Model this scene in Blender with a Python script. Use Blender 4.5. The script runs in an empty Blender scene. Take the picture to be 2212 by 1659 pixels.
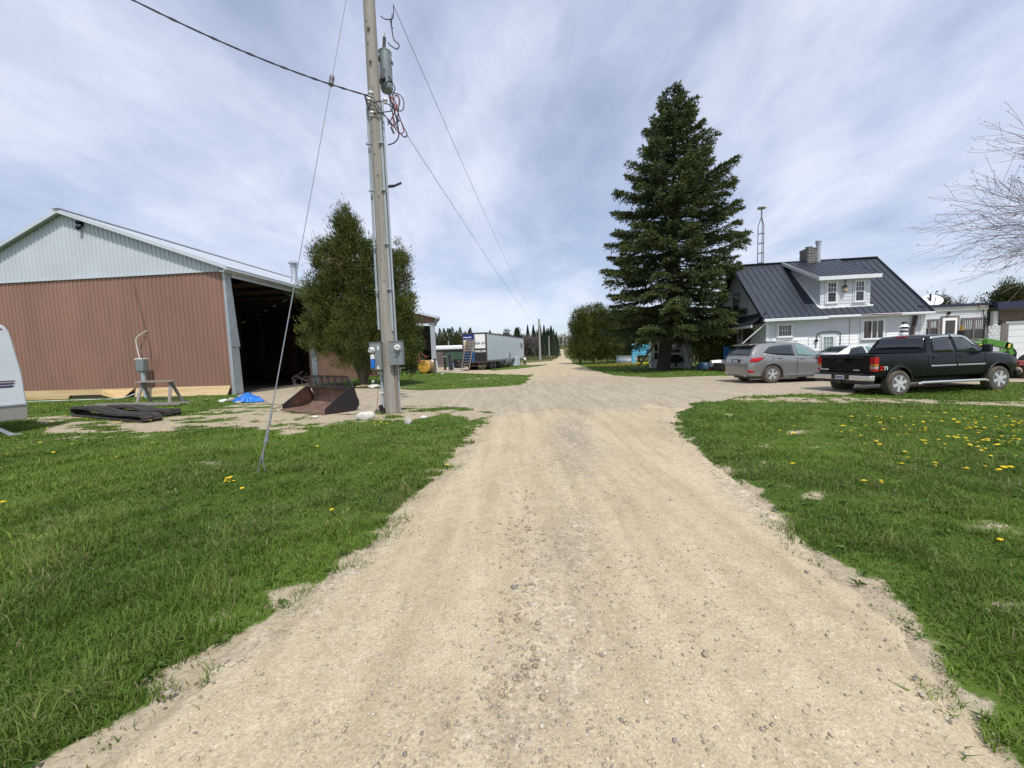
import bpy, bmesh, math, random
import numpy as np
from mathutils import Vector, Matrix, geometry
random.seed(7); RNG = np.random.default_rng(7)
C = bpy.context.scene.collection
PI = math.pi
R = math.radians
# ------------------------------------------------------------------ camera model (photo measured at 2212 px wide)
CH = 1.55; PITCH = R(4.4); ROLL = R(1.9); FPX = 835.0
_F = Vector((0, math.cos(PITCH), -math.sin(PITCH))); _U = Vector((0, math.sin(PITCH), math.cos(PITCH)))
_Rv = Vector((1, 0, 0)) * math.cos(ROLL) - _U * math.sin(ROLL)
_V = _U * math.cos(ROLL) + Vector((1, 0, 0)) * math.sin(ROLL)
def ray(u, v): return _F * FPX + _Rv * (u - 1106) + _V * (829.5 - v)
def gp(u, v, z=0.0):
    d = ray(u, v); t = (z - CH) / d.z
    return Vector((d.x * t, d.y * t, z))
def dp(u, v, y):
    d = ray(u, v); t = y / d.y
    return Vector((d.x * t, y, CH + d.z * t))
def pl(loc, rz, axis, val, u, v):
    M = (Matrix.Translation(Vector(loc)) @ Matrix.Rotation(rz, 4, 'Z')).inverted()
    o = M @ Vector((0, 0, CH)); d = (M.to_3x3() @ ray(u, v))
    t = (val - o[axis]) / d[axis]
    return o + d * t
# ------------------------------------------------------------------ object helpers
def tag(o, label=None, cat=None, group=None, kind=None):
    if label: o['label'] = label
    if cat: o['category'] = cat
    if group: o['group'] = group
    if kind: o['kind'] = kind
    return o
def thing(name, label, cat, loc=(0, 0, 0), rz=0, group=None):
    o = bpy.data.objects.new(name, None); C.objects.link(o)
    o.location = loc; o.rotation_euler = (0, 0, rz); o.empty_display_size = .2
    return tag(o, label, cat, group)
def sub(name, parent, loc=(0, 0, 0), rot=(0, 0, 0)):
    o = bpy.data.objects.new(name, None); C.objects.link(o); o.parent = parent
    o.location = loc; o.rotation_euler = rot; return o
def kids(o): return [c for c in bpy.data.objects if c.parent == o]
def dup(root, loc=None, rz=None, label=None, parent=None, scale=None):
    r = root.copy(); C.objects.link(r)
    if loc is not None: r.location = loc
    if rz is not None: r.rotation_euler = (0, 0, rz)
    if scale is not None: r.scale = (scale,) * 3 if not hasattr(scale, '__len__') else scale
    if label: r['label'] = label
    if parent is not None: r.parent = parent
    for ch in kids(root):
        if ch is r: continue
        dup(ch, parent=r)
    return r
def smooth(me, ang=40):
    me.polygons.foreach_set('use_smooth', [True] * len(me.polygons))
    try: me.set_sharp_from_angle(angle=R(ang))
    except Exception: pass
class MB:
    def __init__(s): s.v = []; s.f = []; s.m = []; s.M = Matrix()
    def add(s, vs, fs, mi=0):
        n = len(s.v); s.v += [tuple(s.M @ Vector(p)) for p in vs]
        s.f += [tuple(n + i for i in f) for f in fs]; s.m += [mi] * len(fs); return s
    def box(s, x0, x1, y0, y1, z0, z1, mi=0):
        return s.add([(x0, y0, z0), (x1, y0, z0), (x1, y1, z0), (x0, y1, z0), (x0, y0, z1), (x1, y0, z1), (x1, y1, z1), (x0, y1, z1)],
                     [(0, 3, 2, 1), (4, 5, 6, 7), (0, 1, 5, 4), (1, 2, 6, 5), (2, 3, 7, 6), (3, 0, 4, 7)], mi)
    def bar(s, a, b, w, h, mi=0, up=(0, 0, 1)):
        a = Vector(a); b = Vector(b); d = (b - a).normalized(); u = Vector(up)
        if abs(d.dot(u)) > .98: u = Vector((0, 1, 0))
        x = d.cross(u).normalized(); z = x.cross(d).normalized()
        vs = []
        for p in (a, b):
            for sx, sz in ((-1, -1), (1, -1), (1, 1), (-1, 1)): vs.append(p + x * (sx * w / 2) + z * (sz * h / 2))
        return s.add(vs, [(0, 1, 2, 3), (7, 6, 5, 4), (0, 4, 5, 1), (1, 5, 6, 2), (2, 6, 7, 3), (3, 7, 4, 0)], mi)
    def tube(s, pts, r, n=8, mi=0):
        pts = [Vector(p) for p in pts]; k = len(pts)
        rs = r if hasattr(r, '__len__') else [r] * k
        vs = []; px = None
        for i, p in enumerate(pts):
            d = (pts[min(i + 1, k - 1)] - pts[max(i - 1, 0)])
            d = d.normalized() if d.length > 1e-9 else Vector((0, 0, 1))
            if px is None:
                px = d.cross(Vector((0, 0, 1))) if abs(d.z) < .95 else d.cross(Vector((0, 1, 0)))
            px = (px - d * px.dot(d))
            px = px.normalized() if px.length > 1e-6 else d.orthogonal().normalized()
            py = d.cross(px)
            for j in range(n):
                a = 2 * PI * j / n; vs.append(p + px * (rs[i] * math.cos(a)) + py * (rs[i] * math.sin(a)))
        fs = [(i * n + j, i * n + (j + 1) % n, (i + 1) * n + (j + 1) % n, (i + 1) * n + j) for i in range(k - 1) for j in range(n)]
        fs += [tuple(range(n - 1, -1, -1)), tuple((k - 1) * n + j for j in range(n))]
        return s.add(vs, fs, mi)
    def cyl(s, a, b, r, n=20, mi=0, r2=None): return s.tube([a, b], [r, r if r2 is None else r2], n, mi)
    def lathe(s, prof, a, ax, n=24, mi=0):      # prof: list of (r, t along ax)
        a = Vector(a); ax = Vector(ax).normalized(); x = ax.orthogonal().normalized(); y = ax.cross(x); vs = []
        for r_, t in prof:
            for j in range(n):
                q = 2 * PI * j / n; vs.append(a + ax * t + x * (r_ * math.cos(q)) + y * (r_ * math.sin(q)))
        k = len(prof)
        fs = [(i * n + j, i * n + (j + 1) % n, (i + 1) * n + (j + 1) % n, (i + 1) * n + j) for i in range(k - 1) for j in range(n)]
        fs += [tuple(range(n - 1, -1, -1)), tuple((k - 1) * n + j for j in range(n))]
        return s.add(vs, fs, mi)
    def prism(s, poly, d, mi=0):
        d = Vector(d); n = len(poly); P = [Vector(p) for p in poly]
        return s.add(P + [p + d for p in P], [tuple(range(n - 1, -1, -1)), tuple(range(n, 2 * n))] +
                     [(i, (i + 1) % n, n + (i + 1) % n, n + i) for i in range(n)], mi)
    def mesh(s, name, mats):
        me = bpy.data.meshes.new(name); me.from_pydata(s.v, [], s.f)
        for m in (mats if isinstance(mats, (list, tuple)) else [mats]): me.materials.append(m)
        me.polygons.foreach_set('material_index', s.m)
        bm = bmesh.new(); bm.from_mesh(me); bmesh.ops.recalc_face_normals(bm, faces=bm.faces); bm.to_mesh(me); bm.free()
        me.update(); return me
    def build(s, name, mats, parent=None, sm=False, bevel=0, ang=40):
        me = s.mesh(name, mats)
        if sm: smooth(me, ang)
        o = bpy.data.objects.new(name, me); C.objects.link(o); o.parent = parent
        if bevel:
            b = o.modifiers.new('b', 'BEVEL'); b.width = bevel; b.segments = 2; b.limit_method = 'ANGLE'; b.angle_limit = R(35)
            me.polygons.foreach_set('use_smooth', [True] * len(me.polygons)); 
            try: me.set_sharp_from_angle(angle=R(45))
            except Exception: pass
        return o
def npmesh(name, V, F, mat, parent=None, cols=None, sm=False):
    """V (n,3), F (m,k) same k"""
    me = bpy.data.meshes.new(name); V = np.ascontiguousarray(V, dtype=np.float32); F = np.ascontiguousarray(F, dtype=np.int32)
    n, (m, k) = len(V), F.shape
    me.vertices.add(n); me.vertices.foreach_set('co', V.ravel())
    me.loops.add(m * k); me.loops.foreach_set('vertex_index', F.ravel())
    me.polygons.add(m); me.polygons.foreach_set('loop_start', np.arange(0, m * k, k, dtype=np.int32))
    if cols is not None:
        a = me.color_attributes.new('Col', 'FLOAT_COLOR', 'POINT')
        c = np.ones((n, 4), np.float32); c[:, :cols.shape[1]] = cols; a.data.foreach_set('color', c.ravel())
    if sm: me.polygons.foreach_set('use_smooth', np.ones(m, bool))
    me.update(calc_edges=True); me.validate()
    if mat: me.materials.append(mat)
    o = bpy.data.objects.new(name, me); C.objects.link(o); o.parent = parent; return o
# ------------------------------------------------------------------ numpy value noise
_T = np.random.default_rng(3).random((256, 256))
def vnoise(x, y):
    xi = np.floor(x).astype(int); yi = np.floor(y).astype(int); fx = x - xi; fy = y - yi
    fx = fx * fx * (3 - 2 * fx); fy = fy * fy * (3 - 2 * fy)
    a = _T[xi & 255, yi & 255]; b = _T[(xi + 1) & 255, yi & 255]; c = _T[xi & 255, (yi + 1) & 255]; d = _T[(xi + 1) & 255, (yi + 1) & 255]
    return (a * (1 - fx) + b * fx) * (1 - fy) + (c * (1 - fx) + d * fx) * fy
def fbm(x, y, o=4):
    s = 0; a = .5; t = 0
    for i in range(o): s = s + a * vnoise(x + 17 * i, y + 31 * i); t += a; a *= .5; x = x * 2.03; y = y * 2.03
    return s / t
def pip(px, py, poly):
    px = np.asarray(px); py = np.asarray(py); r = np.zeros(px.shape, bool); P = np.asarray(poly)[:, :2]
    bb = (px >= P[:, 0].min()) & (px <= P[:, 0].max()) & (py >= P[:, 1].min()) & (py <= P[:, 1].max())
    x = px[bb]; y = py[bb]; q = np.zeros(x.shape, bool); n = len(P)
    for i in range(n):
        x1, y1 = P[i]; x2, y2 = P[(i + 1) % n]
        if y1 == y2: continue
        c = ((y1 > y) != (y2 > y)) & (x < (x2 - x1) * (y - y1) / (y2 - y1) + x1); q ^= c
    r[bb] = q; return r
# ------------------------------------------------------------------ materials
def nt(name):
    m = bpy.data.materials.new(name); m.use_nodes = True; t = m.node_tree; b = t.nodes['Principled BSDF']; return m, t, b
def N(t, typ, **k):
    n = t.nodes.new(typ)
    for a, v in k.items():
        if a.startswith('i_'):
            n.inputs[a[2:].replace('_', ' ')].default_value = v
        else: setattr(n, a, v)
    return n
def L(t, a, b): t.links.new(a, b)
def ramp(t, fac, stops):
    r = N(t, 'ShaderNodeValToRGB'); e = r.color_ramp.elements
    while len(e) < len(stops): e.new(.5)
    for i, (p, c) in enumerate(stops):
        e[i].position = p; e[i].color = (*c, 1) if len(c) == 3 else c
    L(t, fac, r.inputs[0]); return r.outputs[0]
def mixc(t, fac, a, b, mode='MIX'):
    m = N(t, 'ShaderNodeMix', data_type='RGBA', blend_type=mode)
    for sck, val in ((m.inputs[0], fac), (m.inputs[6], a), (m.inputs[7], b)):
        if hasattr(val, 'is_output') or isinstance(val, bpy.types.NodeSocket): L(t, val, sck)
        else: sck.default_value = val if not isinstance(val, tuple) else ((*val, 1) if len(val) == 3 else val)
    return m.outputs[2]
def coords(t, scale=(1, 1, 1), kind='Object'):
    if kind == 'World': c = N(t, 'ShaderNodeNewGeometry').outputs['Position']
    else: c = N(t, 'ShaderNodeTexCoord').outputs[kind]
    mp = N(t, 'ShaderNodeMapping'); mp.inputs['Scale'].default_value = scale; L(t, c, mp.inputs[0]); return mp.outputs[0]
def noise(t, vec, sc, det=4, rough=.55, dist=0):
    n = N(t, 'ShaderNodeTexNoise'); n.inputs['Scale'].default_value = sc; n.inputs['Detail'].default_value = det
    n.inputs['Roughness'].default_value = rough; n.inputs['Distortion'].default_value = dist; L(t, vec, n.inputs['Vector']); return n.outputs['Fac']
def bump(t, b, h, st=.3, d=.02):
    n = N(t, 'ShaderNodeBump'); n.inputs['Strength'].default_value = st; n.inputs['Distance'].default_value = d
    L(t, h, n.inputs['Height']); L(t, n.outputs[0], b.inputs['Normal'])
def mat(name, col, rough=.6, metal=0, var=.15, sc=3, stretch=(1, 1, 1), bmp=0, bsc=30, col2=None, thr=(.35, .65), coat=0, trans=0, spec=.5):
    m, t, b = nt(name); v = coords(t, stretch)
    f = noise(t, v, sc, 6, .6); d = noise(t, v, sc * 7, 3)
    lo = tuple(c * (1 - var) for c in col); hi = tuple(min(1, c * (1 + var)) for c in col)
    if col2: base = ramp(t, f, [(thr[0], col), (thr[1], col2)])
    else: base = ramp(t, f, [(.3, lo), (.7, hi)])
    dd = ramp(t, d, [(.3, (1 - var * .7,) * 3), (.7, (1, 1, 1))])
    L(t, mixc(t, 1.0, base, dd, 'MULTIPLY'), b.inputs['Base Color'])
    b.inputs['Roughness'].default_value = rough; b.inputs['Metallic'].default_value = metal
    b.inputs['Coat Weight'].default_value = coat; b.inputs['Specular IOR Level'].default_value = spec
    if bmp: bump(t, b, noise(t, v, bsc, 4), bmp, .01)
    return m
def glassmat(name, col=(.012, .016, .02), rough=.04):
    m, t, b = nt(name); b.inputs['Base Color'].default_value = (*col, 1); b.inputs['Roughness'].default_value = rough
    b.inputs['Specular IOR Level'].default_value = .9; v = coords(t)
    bump(t, b, noise(t, v, 1.3, 1), .05, .02); return m
def leafmat(name, tr=.25, rough=.65):
    m, t, b = nt(name); a = N(t, 'ShaderNodeAttribute', attribute_name='Col')
    L(t, a.outputs['Color'], b.inputs['Base Color']); b.inputs['Roughness'].default_value = rough; b.inputs['Specular IOR Level'].default_value = .25
    tb = N(t, 'ShaderNodeBsdfTranslucent'); L(t, a.outputs['Color'], tb.inputs[0])
    mx = N(t, 'ShaderNodeMixShader'); mx.inputs[0].default_value = tr
    L(t, b.outputs[0], mx.inputs[1]); L(t, tb.outputs[0], mx.inputs[2]); L(t, mx.outputs[0], t.nodes['Material Output'].inputs[0]); return m
M = dict(
    brown=mat('brown_steel', (.28, .158, .118), .5, 0, .15, .3, (1, 1, .35), bmp=.05),
    white_steel=mat('white_steel', (.53, .57, .62), .45, 0, .06, .5),
    galv=mat('galvanized', (.42, .46, .50), .42, .4, .12, 2.5),
    white=mat('white_paint', (.72, .74, .76), .5, 0, .06, 1.2),
    offwhite=mat('aged_white', (.62, .63, .62), .6, 0, .14, 1.5),
    siding=mat('white_siding', (.60, .63, .67), .55, 0, .10, .9, (.5, 1, 2)),
    fresh=mat('fresh_white', (.88, .89, .9), .5, 0, .03, 2),
    dark_roof=mat('charcoal_roof', (.030, .040, .056), .42, .25, .12, .8),
    black_roof=mat('black_shingle', (.014, .015, .022), .7, 0, .2, 5),
    navy=mat('navy_trim', (.02, .025, .06), .6, 0, .2, 5),
    wood=mat('weathered_wood', (.23, .19, .15), .85, 0, .3, 2.2, (6, 6, .7), bmp=.5, bsc=25),
    polewood=mat('pole_wood', (.31, .285, .25), .85, 0, .24, 1.6, (7, 7, .3), bmp=.6, bsc=9),
    greywood=mat('grey_wood', (.30, .27, .25), .85, 0, .25, 3, (3, 3, 3), bmp=.4, bsc=25),
    pine=mat('pine_board', (.66, .50, .28), .7, 0, .2, .9, (.25, 1, 7), col2=(.50, .31, .13), thr=(.45, .75)),
    browntrim=mat('brown_trim', (.14, .105, .085), .75, 0, .2, 3),
    taupe=mat('taupe_frame', (.17, .15, .145), .7, 0, .2, 3),
    rust=mat('rusty_steel', (.026, .022, .026), .55, .3, .25, 1.8, col2=(.105, .050, .030), thr=(.46, .66), bmp=.3),
    rustfloor=mat('worn_rust', (.165, .095, .065), .6, .2, .3, 3, col2=(.30, .2, .15), thr=(.4, .7), bmp=.3),
    rubber=mat('tyre_rubber', (.028, .026, .025), .85, 0, .3, 6),
    rubbertrack=mat('track_rubber', (.055, .048, .042), .85, 0, .35, 5, bmp=.4),
    dusty=mat('dusty_rubber', (.10, .085, .065), .9, 0, .4, 4),
    alloy=mat('alloy', (.62, .62, .64), .35, .3, .08, 4),
    chrome=mat('chrome', (.72, .72, .73), .22, .75, .05, 3),
    meter=mat('meter_glass', (.62, .62, .6), .2, 0, .2, 6),
    greybox=mat('grey_enamel', (.20, .225, .235), .45, .1, .06, 2),
    pvc=mat('grey_conduit', (.33, .38, .41), .45, 0, .08, 3),
    xfmr=mat('transformer_grey', (.21, .25, .26), .4, .1, .08, 3),
    ceramic=mat('ceramic_grey', (.17, .19, .19), .25, 0, .1, 5),
    cable=mat('black_cable', (.02, .02, .025), .6, 0, .2, 5),
    redcable=mat('red_cable', (.35, .03, .03), .5, 0, .2, 5),
    wire=mat('steel_wire', (.17, .18, .21), .6, .1, .1, 5),
    bluetarp=mat('blue_tarp', (.010, .15, .55), .4, 0, .12, 4),
    bluepaint=mat('blue_sign_paint', (.12, .46, .70), .55, 0, .08, 3),
    darkblue=mat('dark_blue', (.015, .06, .12), .5, 0, .15, 3),
    tanky=mat('yellow_tank', (.66, .36, .055), .5, 0, .10, 1.5),
    tankside=mat('tank_side', (.40, .24, .06), .5, 0, .3, 2),
    black=mat('black_plastic', (.015, .015, .018), .55, 0, .2, 4),
    dark=mat('dark_void', (.008, .008, .01), .9, 0, .2, 4),
    silver=mat('silver_paint', (.27, .27, .268), .28, .45, .03, 1, coat=.8),
    silverdirty=mat('grey_cladding', (.12, .12, .12), .5, .1, .1, 2),
    carwhite=mat('white_car_paint', (.78, .79, .8), .25, 0, .02, 1, coat=.8),
    truck=mat('black_truck_paint', (.005, .006, .008), .26, 0, .2, 2, coat=0, spec=.28),
    truckdusty=mat('dusty_black_paint', (.016, .015, .014), .5, 0, .3, 2),
    glass=glassmat('dark_glass'), glass2=glassmat('car_glass', (.02, .03, .032), .03),
    glassl=glassmat('pale_glass', (.16, .25, .25), .05),
    red=mat('red_lens', (.42, .008, .012), .2, 0, .1, 8), amber=mat('amber_lens', (.42, .17, .02), .2, 0, .1, 8), clearl=mat('clear_lens', (.36, .33, .31), .2, 0, .1, 8),
    green=mat('tractor_green', (.085, .24, .035), .45, 0, .12, 3), yellow=mat('yellow_paint', (.75, .62, .12), .5, 0, .1, 3),
    redmach=mat('faded_red', (.26, .05, .045), .6, 0, .3, 4),
    beige=mat('beige_paint', (.42, .30, .21), .6, 0, .15, 3),
    stone=mat('field_stone', (.44, .42, .38), .85, 0, .3, 4, bmp=.6, bsc=12),
    cleanstone=mat('pale_rock', (.62, .60, .54), .85, 0, .18, 5, bmp=.6, bsc=12),
    chim=mat('chimney_stone', (.23, .22, .205), .9, 0, .3, 3, bmp=.5),
    mortar=mat('mortar', (.36, .35, .33), .9, 0, .2, 5),
    block=mat('whitewashed_block', (.58, .60, .62), .8, 0, .12, 2, bmp=.3, bsc=20),
    logs=mat('log_siding', (.16, .135, .13), .8, 0, .25, 2), dgreen=mat('green_metal', (.045, .095, .06), .5, 0, .1, 2),
    trailer=mat('trailer_panel', (.47, .54, .60), .4, .1, .06, .4), brownrail=mat('trailer_rail', (.085, .055, .06), .6, 0, .2, 2),
    royal=mat('royal_blue', (.012, .035, .22), .5, 0, .1, 2), teal=mat('mid_blue', (.01, .13, .36), .5, 0, .1, 2), black2=mat('black_vinyl', (.02, .022, .03), .5, 0, .1, 2),
    cream=mat('cream_panel', (.75, .6, .38), .6, 0, .12, 3),
    camper=mat('camper_skin', (.66, .70, .74), .35, 0, .05, .8), camperlow=mat('camper_skirt', (.30, .28, .26), .5, 0, .12, 1.5), stripe=mat('maroon_stripe', (.09, .03, .08), .4), stripe2=mat('navy_stripe', (.02, .02, .10), .4),
    bark=mat('dark_bark', (.045, .036, .030), .95, 0, .35, 3, (5, 5, .8), bmp=.8, bsc=20),
    cedarbark=mat('cedar_bark', (.14, .11, .09), .95, 0, .3, 3, (5, 5, .8), bmp=.6),
    twig=mat('twig_bark', (.17, .135, .14), .85, 0, .25, 2),
    paletwig=mat('pale_twig', (.27, .225, .225), .85, 0, .2, 2),
    farpole=mat('far_pole', (.34, .32, .29), .85, 0, .15, 2, (5, 5, .5)),
    leaf=leafmat('foliage'), needle=leafmat('needles', .12), grassm=leafmat('grass_blades', .35, .55), petal=mat('dandelion_petals', (.80, .58, .01), .6, 0, .1, 9), stem=mat('flower_stem', (.10, .19, .04), .6),
    blackw=mat('black_ornament', (.02, .02, .025), .5),
)
# ------------------------------------------------------------------ terrain
def zg(x, y):
    x = np.asarray(x, float); y = np.asarray(y, float)
    z = np.interp(y, [-50, 90, 150, 220, 300, 400, 540, 560, 640, 900], [0, 0, -.8, -1.2, -.3, 2.4, 5.6, 6.0, 14, 18])
    z = z - .115 * np.exp(-((x - 13.6) ** 2 / 9 + (y - 11.4) ** 2 / 4))
    return z
def zf(x, y): return float(zg(x, y))
def wp(pts): return [tuple(gp(u, v)[:2]) for u, v in pts]
YARD = wp([(500, 850), (540, 866), (620, 877), (700, 892), (790, 893), (870, 879), (960, 877), (1060, 889), (1110, 905), (1440, 912), (1468, 890), (1500, 873), (1600, 860),
           (1700, 854), (1800, 853)]) + [(12.6, 12.9), (20, 13.6), (30, 14.5), (30, 24), (17.2, 21.4)] + wp([(1680, 809), (1570, 812), (1400, 816), (1330, 812),
           (1272, 801), (1244, 791), (1225, 784), (1199, 784), (1160, 800), (1146, 812), (1147, 820), (1124, 831), (1050, 838), (916, 843), (760, 839), (690, 833), (560, 838)])
LANE = wp([(1215, 783), (1176, 789.5), (1120, 797), (1065, 801), (1035, 797), (1000, 792), (940, 786), (890, 786), (880, 798), (935, 804), (1006, 806.5), (1100, 809.5), (1141, 810.5), (1165, 806), (1222, 789)])
BACKL = wp([(1120, 788), (1127, 785), (1175, 781), (1205, 779), (1208, 783), (1172, 788), (1140, 789)])
ROAD = [(-6, -2.4, 1.9), (.5, -2.0, 1.75), (1.3, -1.80, 1.80), (2, -1.60, 2.05), (3.2, -1.24, 2.34), (5.5, -.93, 2.75), (6.9, -.80, 2.95), (9.4, -.6, 3.9), (12, -.3, 4.6),
        (16, .2, 5.2), (23, 1.2, 6.2), (36, 1.9, 7.2), (54, 5.0, 8.6), (70, 7.3, 10.9), (90, 9.8, 13.6), (150, 17.8, 21.3), (300, 37.3, 41), (541, 68.7, 72.4)]
_ry = [r[0] for r in ROAD]
def road_lr(y):
    return np.interp(y, _ry, [r[1] for r in ROAD]), np.interp(y, _ry, [r[2] for r in ROAD])
def jag(poly, amp=.16):
    out = []; n = len(poly)
    for i in range(n):
        a = np.array(poly[i]); b = np.array(poly[(i + 1) % n]); d = b - a; l = np.hypot(*d)
        st = .09 if min(a[1], b[1]) < 14 and abs(a[0]) < 16 else .3
        k = max(1, min(400, int(l / st))); nn = np.array((-d[1], d[0])) / max(l, 1e-6)
        for j in range(k):
            p = a + d * j / k
            q = (fbm(np.array([p[0] * 1.1]), np.array([p[1] * 1.1]), 5)[0] - .5) * 2 * amp * 2.2
            out.append(tuple(p + nn * q))
    return out
YJ = jag(YARD, .2); LJ = jag(LANE, .2); BJ = jag(BACKL, .15)
def road_edges(y):
    l, r = road_lr(y)
    nl = (fbm(y * 1.3, y * 0 + 3, 5) - .5) * .34; nr = (fbm(y * 1.3, y * 0 + 77, 5) - .5) * .34
    nl2 = (fbm(y * 6, y * 0 + 9, 3) - .5) * .14; nr2 = (fbm(y * 6, y * 0 + 19, 3) - .5) * .14
    return l + nl + nl2, r + nr + nr2
def in_gravel(x, y):
    l, r = road_edges(y)
    g = (x > l) & (x < r) & (y < 541)
    return g | pip(x, y, YJ) | pip(x, y, LJ) | pip(x, y, BJ)
SAND = wp([(60, 902), (150, 897), (300, 912), (480, 882), (560, 864), (640, 868), (700, 890), (790, 892), (870, 878), (960, 876), (1065, 889), (1040, 905), (960, 896), (900, 900), (860, 908), (780, 912), (700, 925), (640, 935), (600, 930),
           (560, 922), (420, 925), (300, 935), (160, 943), (100, 930)])
APRON = wp([(1560, 861), (1640, 858), (1800, 856), (2212, 862), (2300, 850), (2212, 880), (2000, 872), (1800, 868), (1640, 868)])
BAREPATCH = [tuple(gp(u, v)[:2]) + (r_,) for u, v, r_ in ((445, 1003, .30), (1660, 965, .28), (1640, 1000, .14), (2160, 1140, .35), (1150, 812, .5), (1000, 900, .35), (950, 925, .2), (930, 965, .2), (1040, 818, 1.2), (880, 836, 1.2), (1090, 812, 1.0), (640, 1300, .12), (1750, 1075, .16), (560, 1290, .1), (480, 1330, .10))]
def sandy(x, y):
    """0..1 share of bare soil"""
    n = fbm(x * 1.4, y * 1.9, 4); n2 = fbm(x * 5 + 9, y * 7 + 5, 3)
    s = np.zeros(np.shape(x))
    jx = x + (fbm(x * 1.2 + 50, y * 1.2, 3) - .5) * 1.1; jy = y + (fbm(x * 1.2, y * 1.2 + 70, 3) - .5) * .9
    a = pip(jx, jy, SAND); n3 = fbm(x * 1.6, y * 3.2, 4); s = np.where(a, np.clip(.95 + (n3 - .5) * 4.5 + (n2 - .5) * 1.5 - .35 * (x < -8.5) - .35 * (x > -3.2), .03, 1), s)
    a = pip(jx, jy, APRON); s = np.where(a, np.clip(.6 + (n2 - .45) * 3, .0, 1), s)
    for bx, by, br in BAREPATCH:
        d = np.hypot(x - bx, (y - by) * 1.5) / br
        s = np.maximum(s, np.clip(.95 - d + (n2 - .5) * 4.0, 0, .6))
    s = np.maximum(s, np.clip((n - .68) * 5, 0, .7) * (n2 > .5))
    # ragged verge of the track
    l, r = road_lr(y); e = np.minimum(np.abs(x - l), np.abs(x - r))
    s = np.maximum(s, np.clip(.62 - e / .20 + (n2 - .45) * 3.2, 0, .9) * (y < 30))
    return s
def ground_material():
    m, t, b = nt('lawn_soil'); v = coords(t, kind='World'); a = N(t, 'ShaderNodeAttribute', attribute_name='Col')
    sep = N(t, 'ShaderNodeSeparateColor'); L(t, a.outputs['Color'], sep.inputs[0])
    n1 = noise(t, v, .8, 6, .65); n2 = noise(t, v, 14, 5, .7); n3 = noise(t, v, .12, 4)
    g = ramp(t, n1, [(.25, (.05, .095, .014)), (.5, (.085, .145, .022)), (.75, (.13, .185, .036))])
    g = mixc(t, ramp(t, n2, [(.35, (0, 0, 0)), (.65, (1, 1, 1))]), g, mixc(t, .5, g, (.085, .125, .03)))
    fld = ramp(t, n3, [(.3, (.06, .085, .02)), (.55, (.12, .12, .045)), (.7, (.17, .14, .075))])
    g = mixc(t, sep.outputs['Green'], g, fld)
    s = ramp(t, n2, [(.3, (.30, .245, .17)), (.55, (.41, .345, .245)), (.75, (.49, .425, .31))])
    mm = N(t, 'ShaderNodeMath', operation='ADD'); L(t, sep.outputs['Red'], mm.inputs[0])
    m2 = N(t, 'ShaderNodeMath', operation='MULTIPLY_ADD'); L(t, n2, m2.inputs[0]); m2.inputs[1].default_value = .9; m2.inputs[2].default_value = -.45; L(t, m2.outputs[0], mm.inputs[1])
    f = ramp(t, mm.outputs[0], [(.38, (0, 0, 0)), (.58, (1, 1, 1))])
    L(t, mixc(t, f, g, s), b.inputs['Base Color']); b.inputs['Roughness'].default_value = .95; b.inputs['Specular IOR Level'].default_value = .1
    bump(t, b, n2, .8, .04); return m
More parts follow.
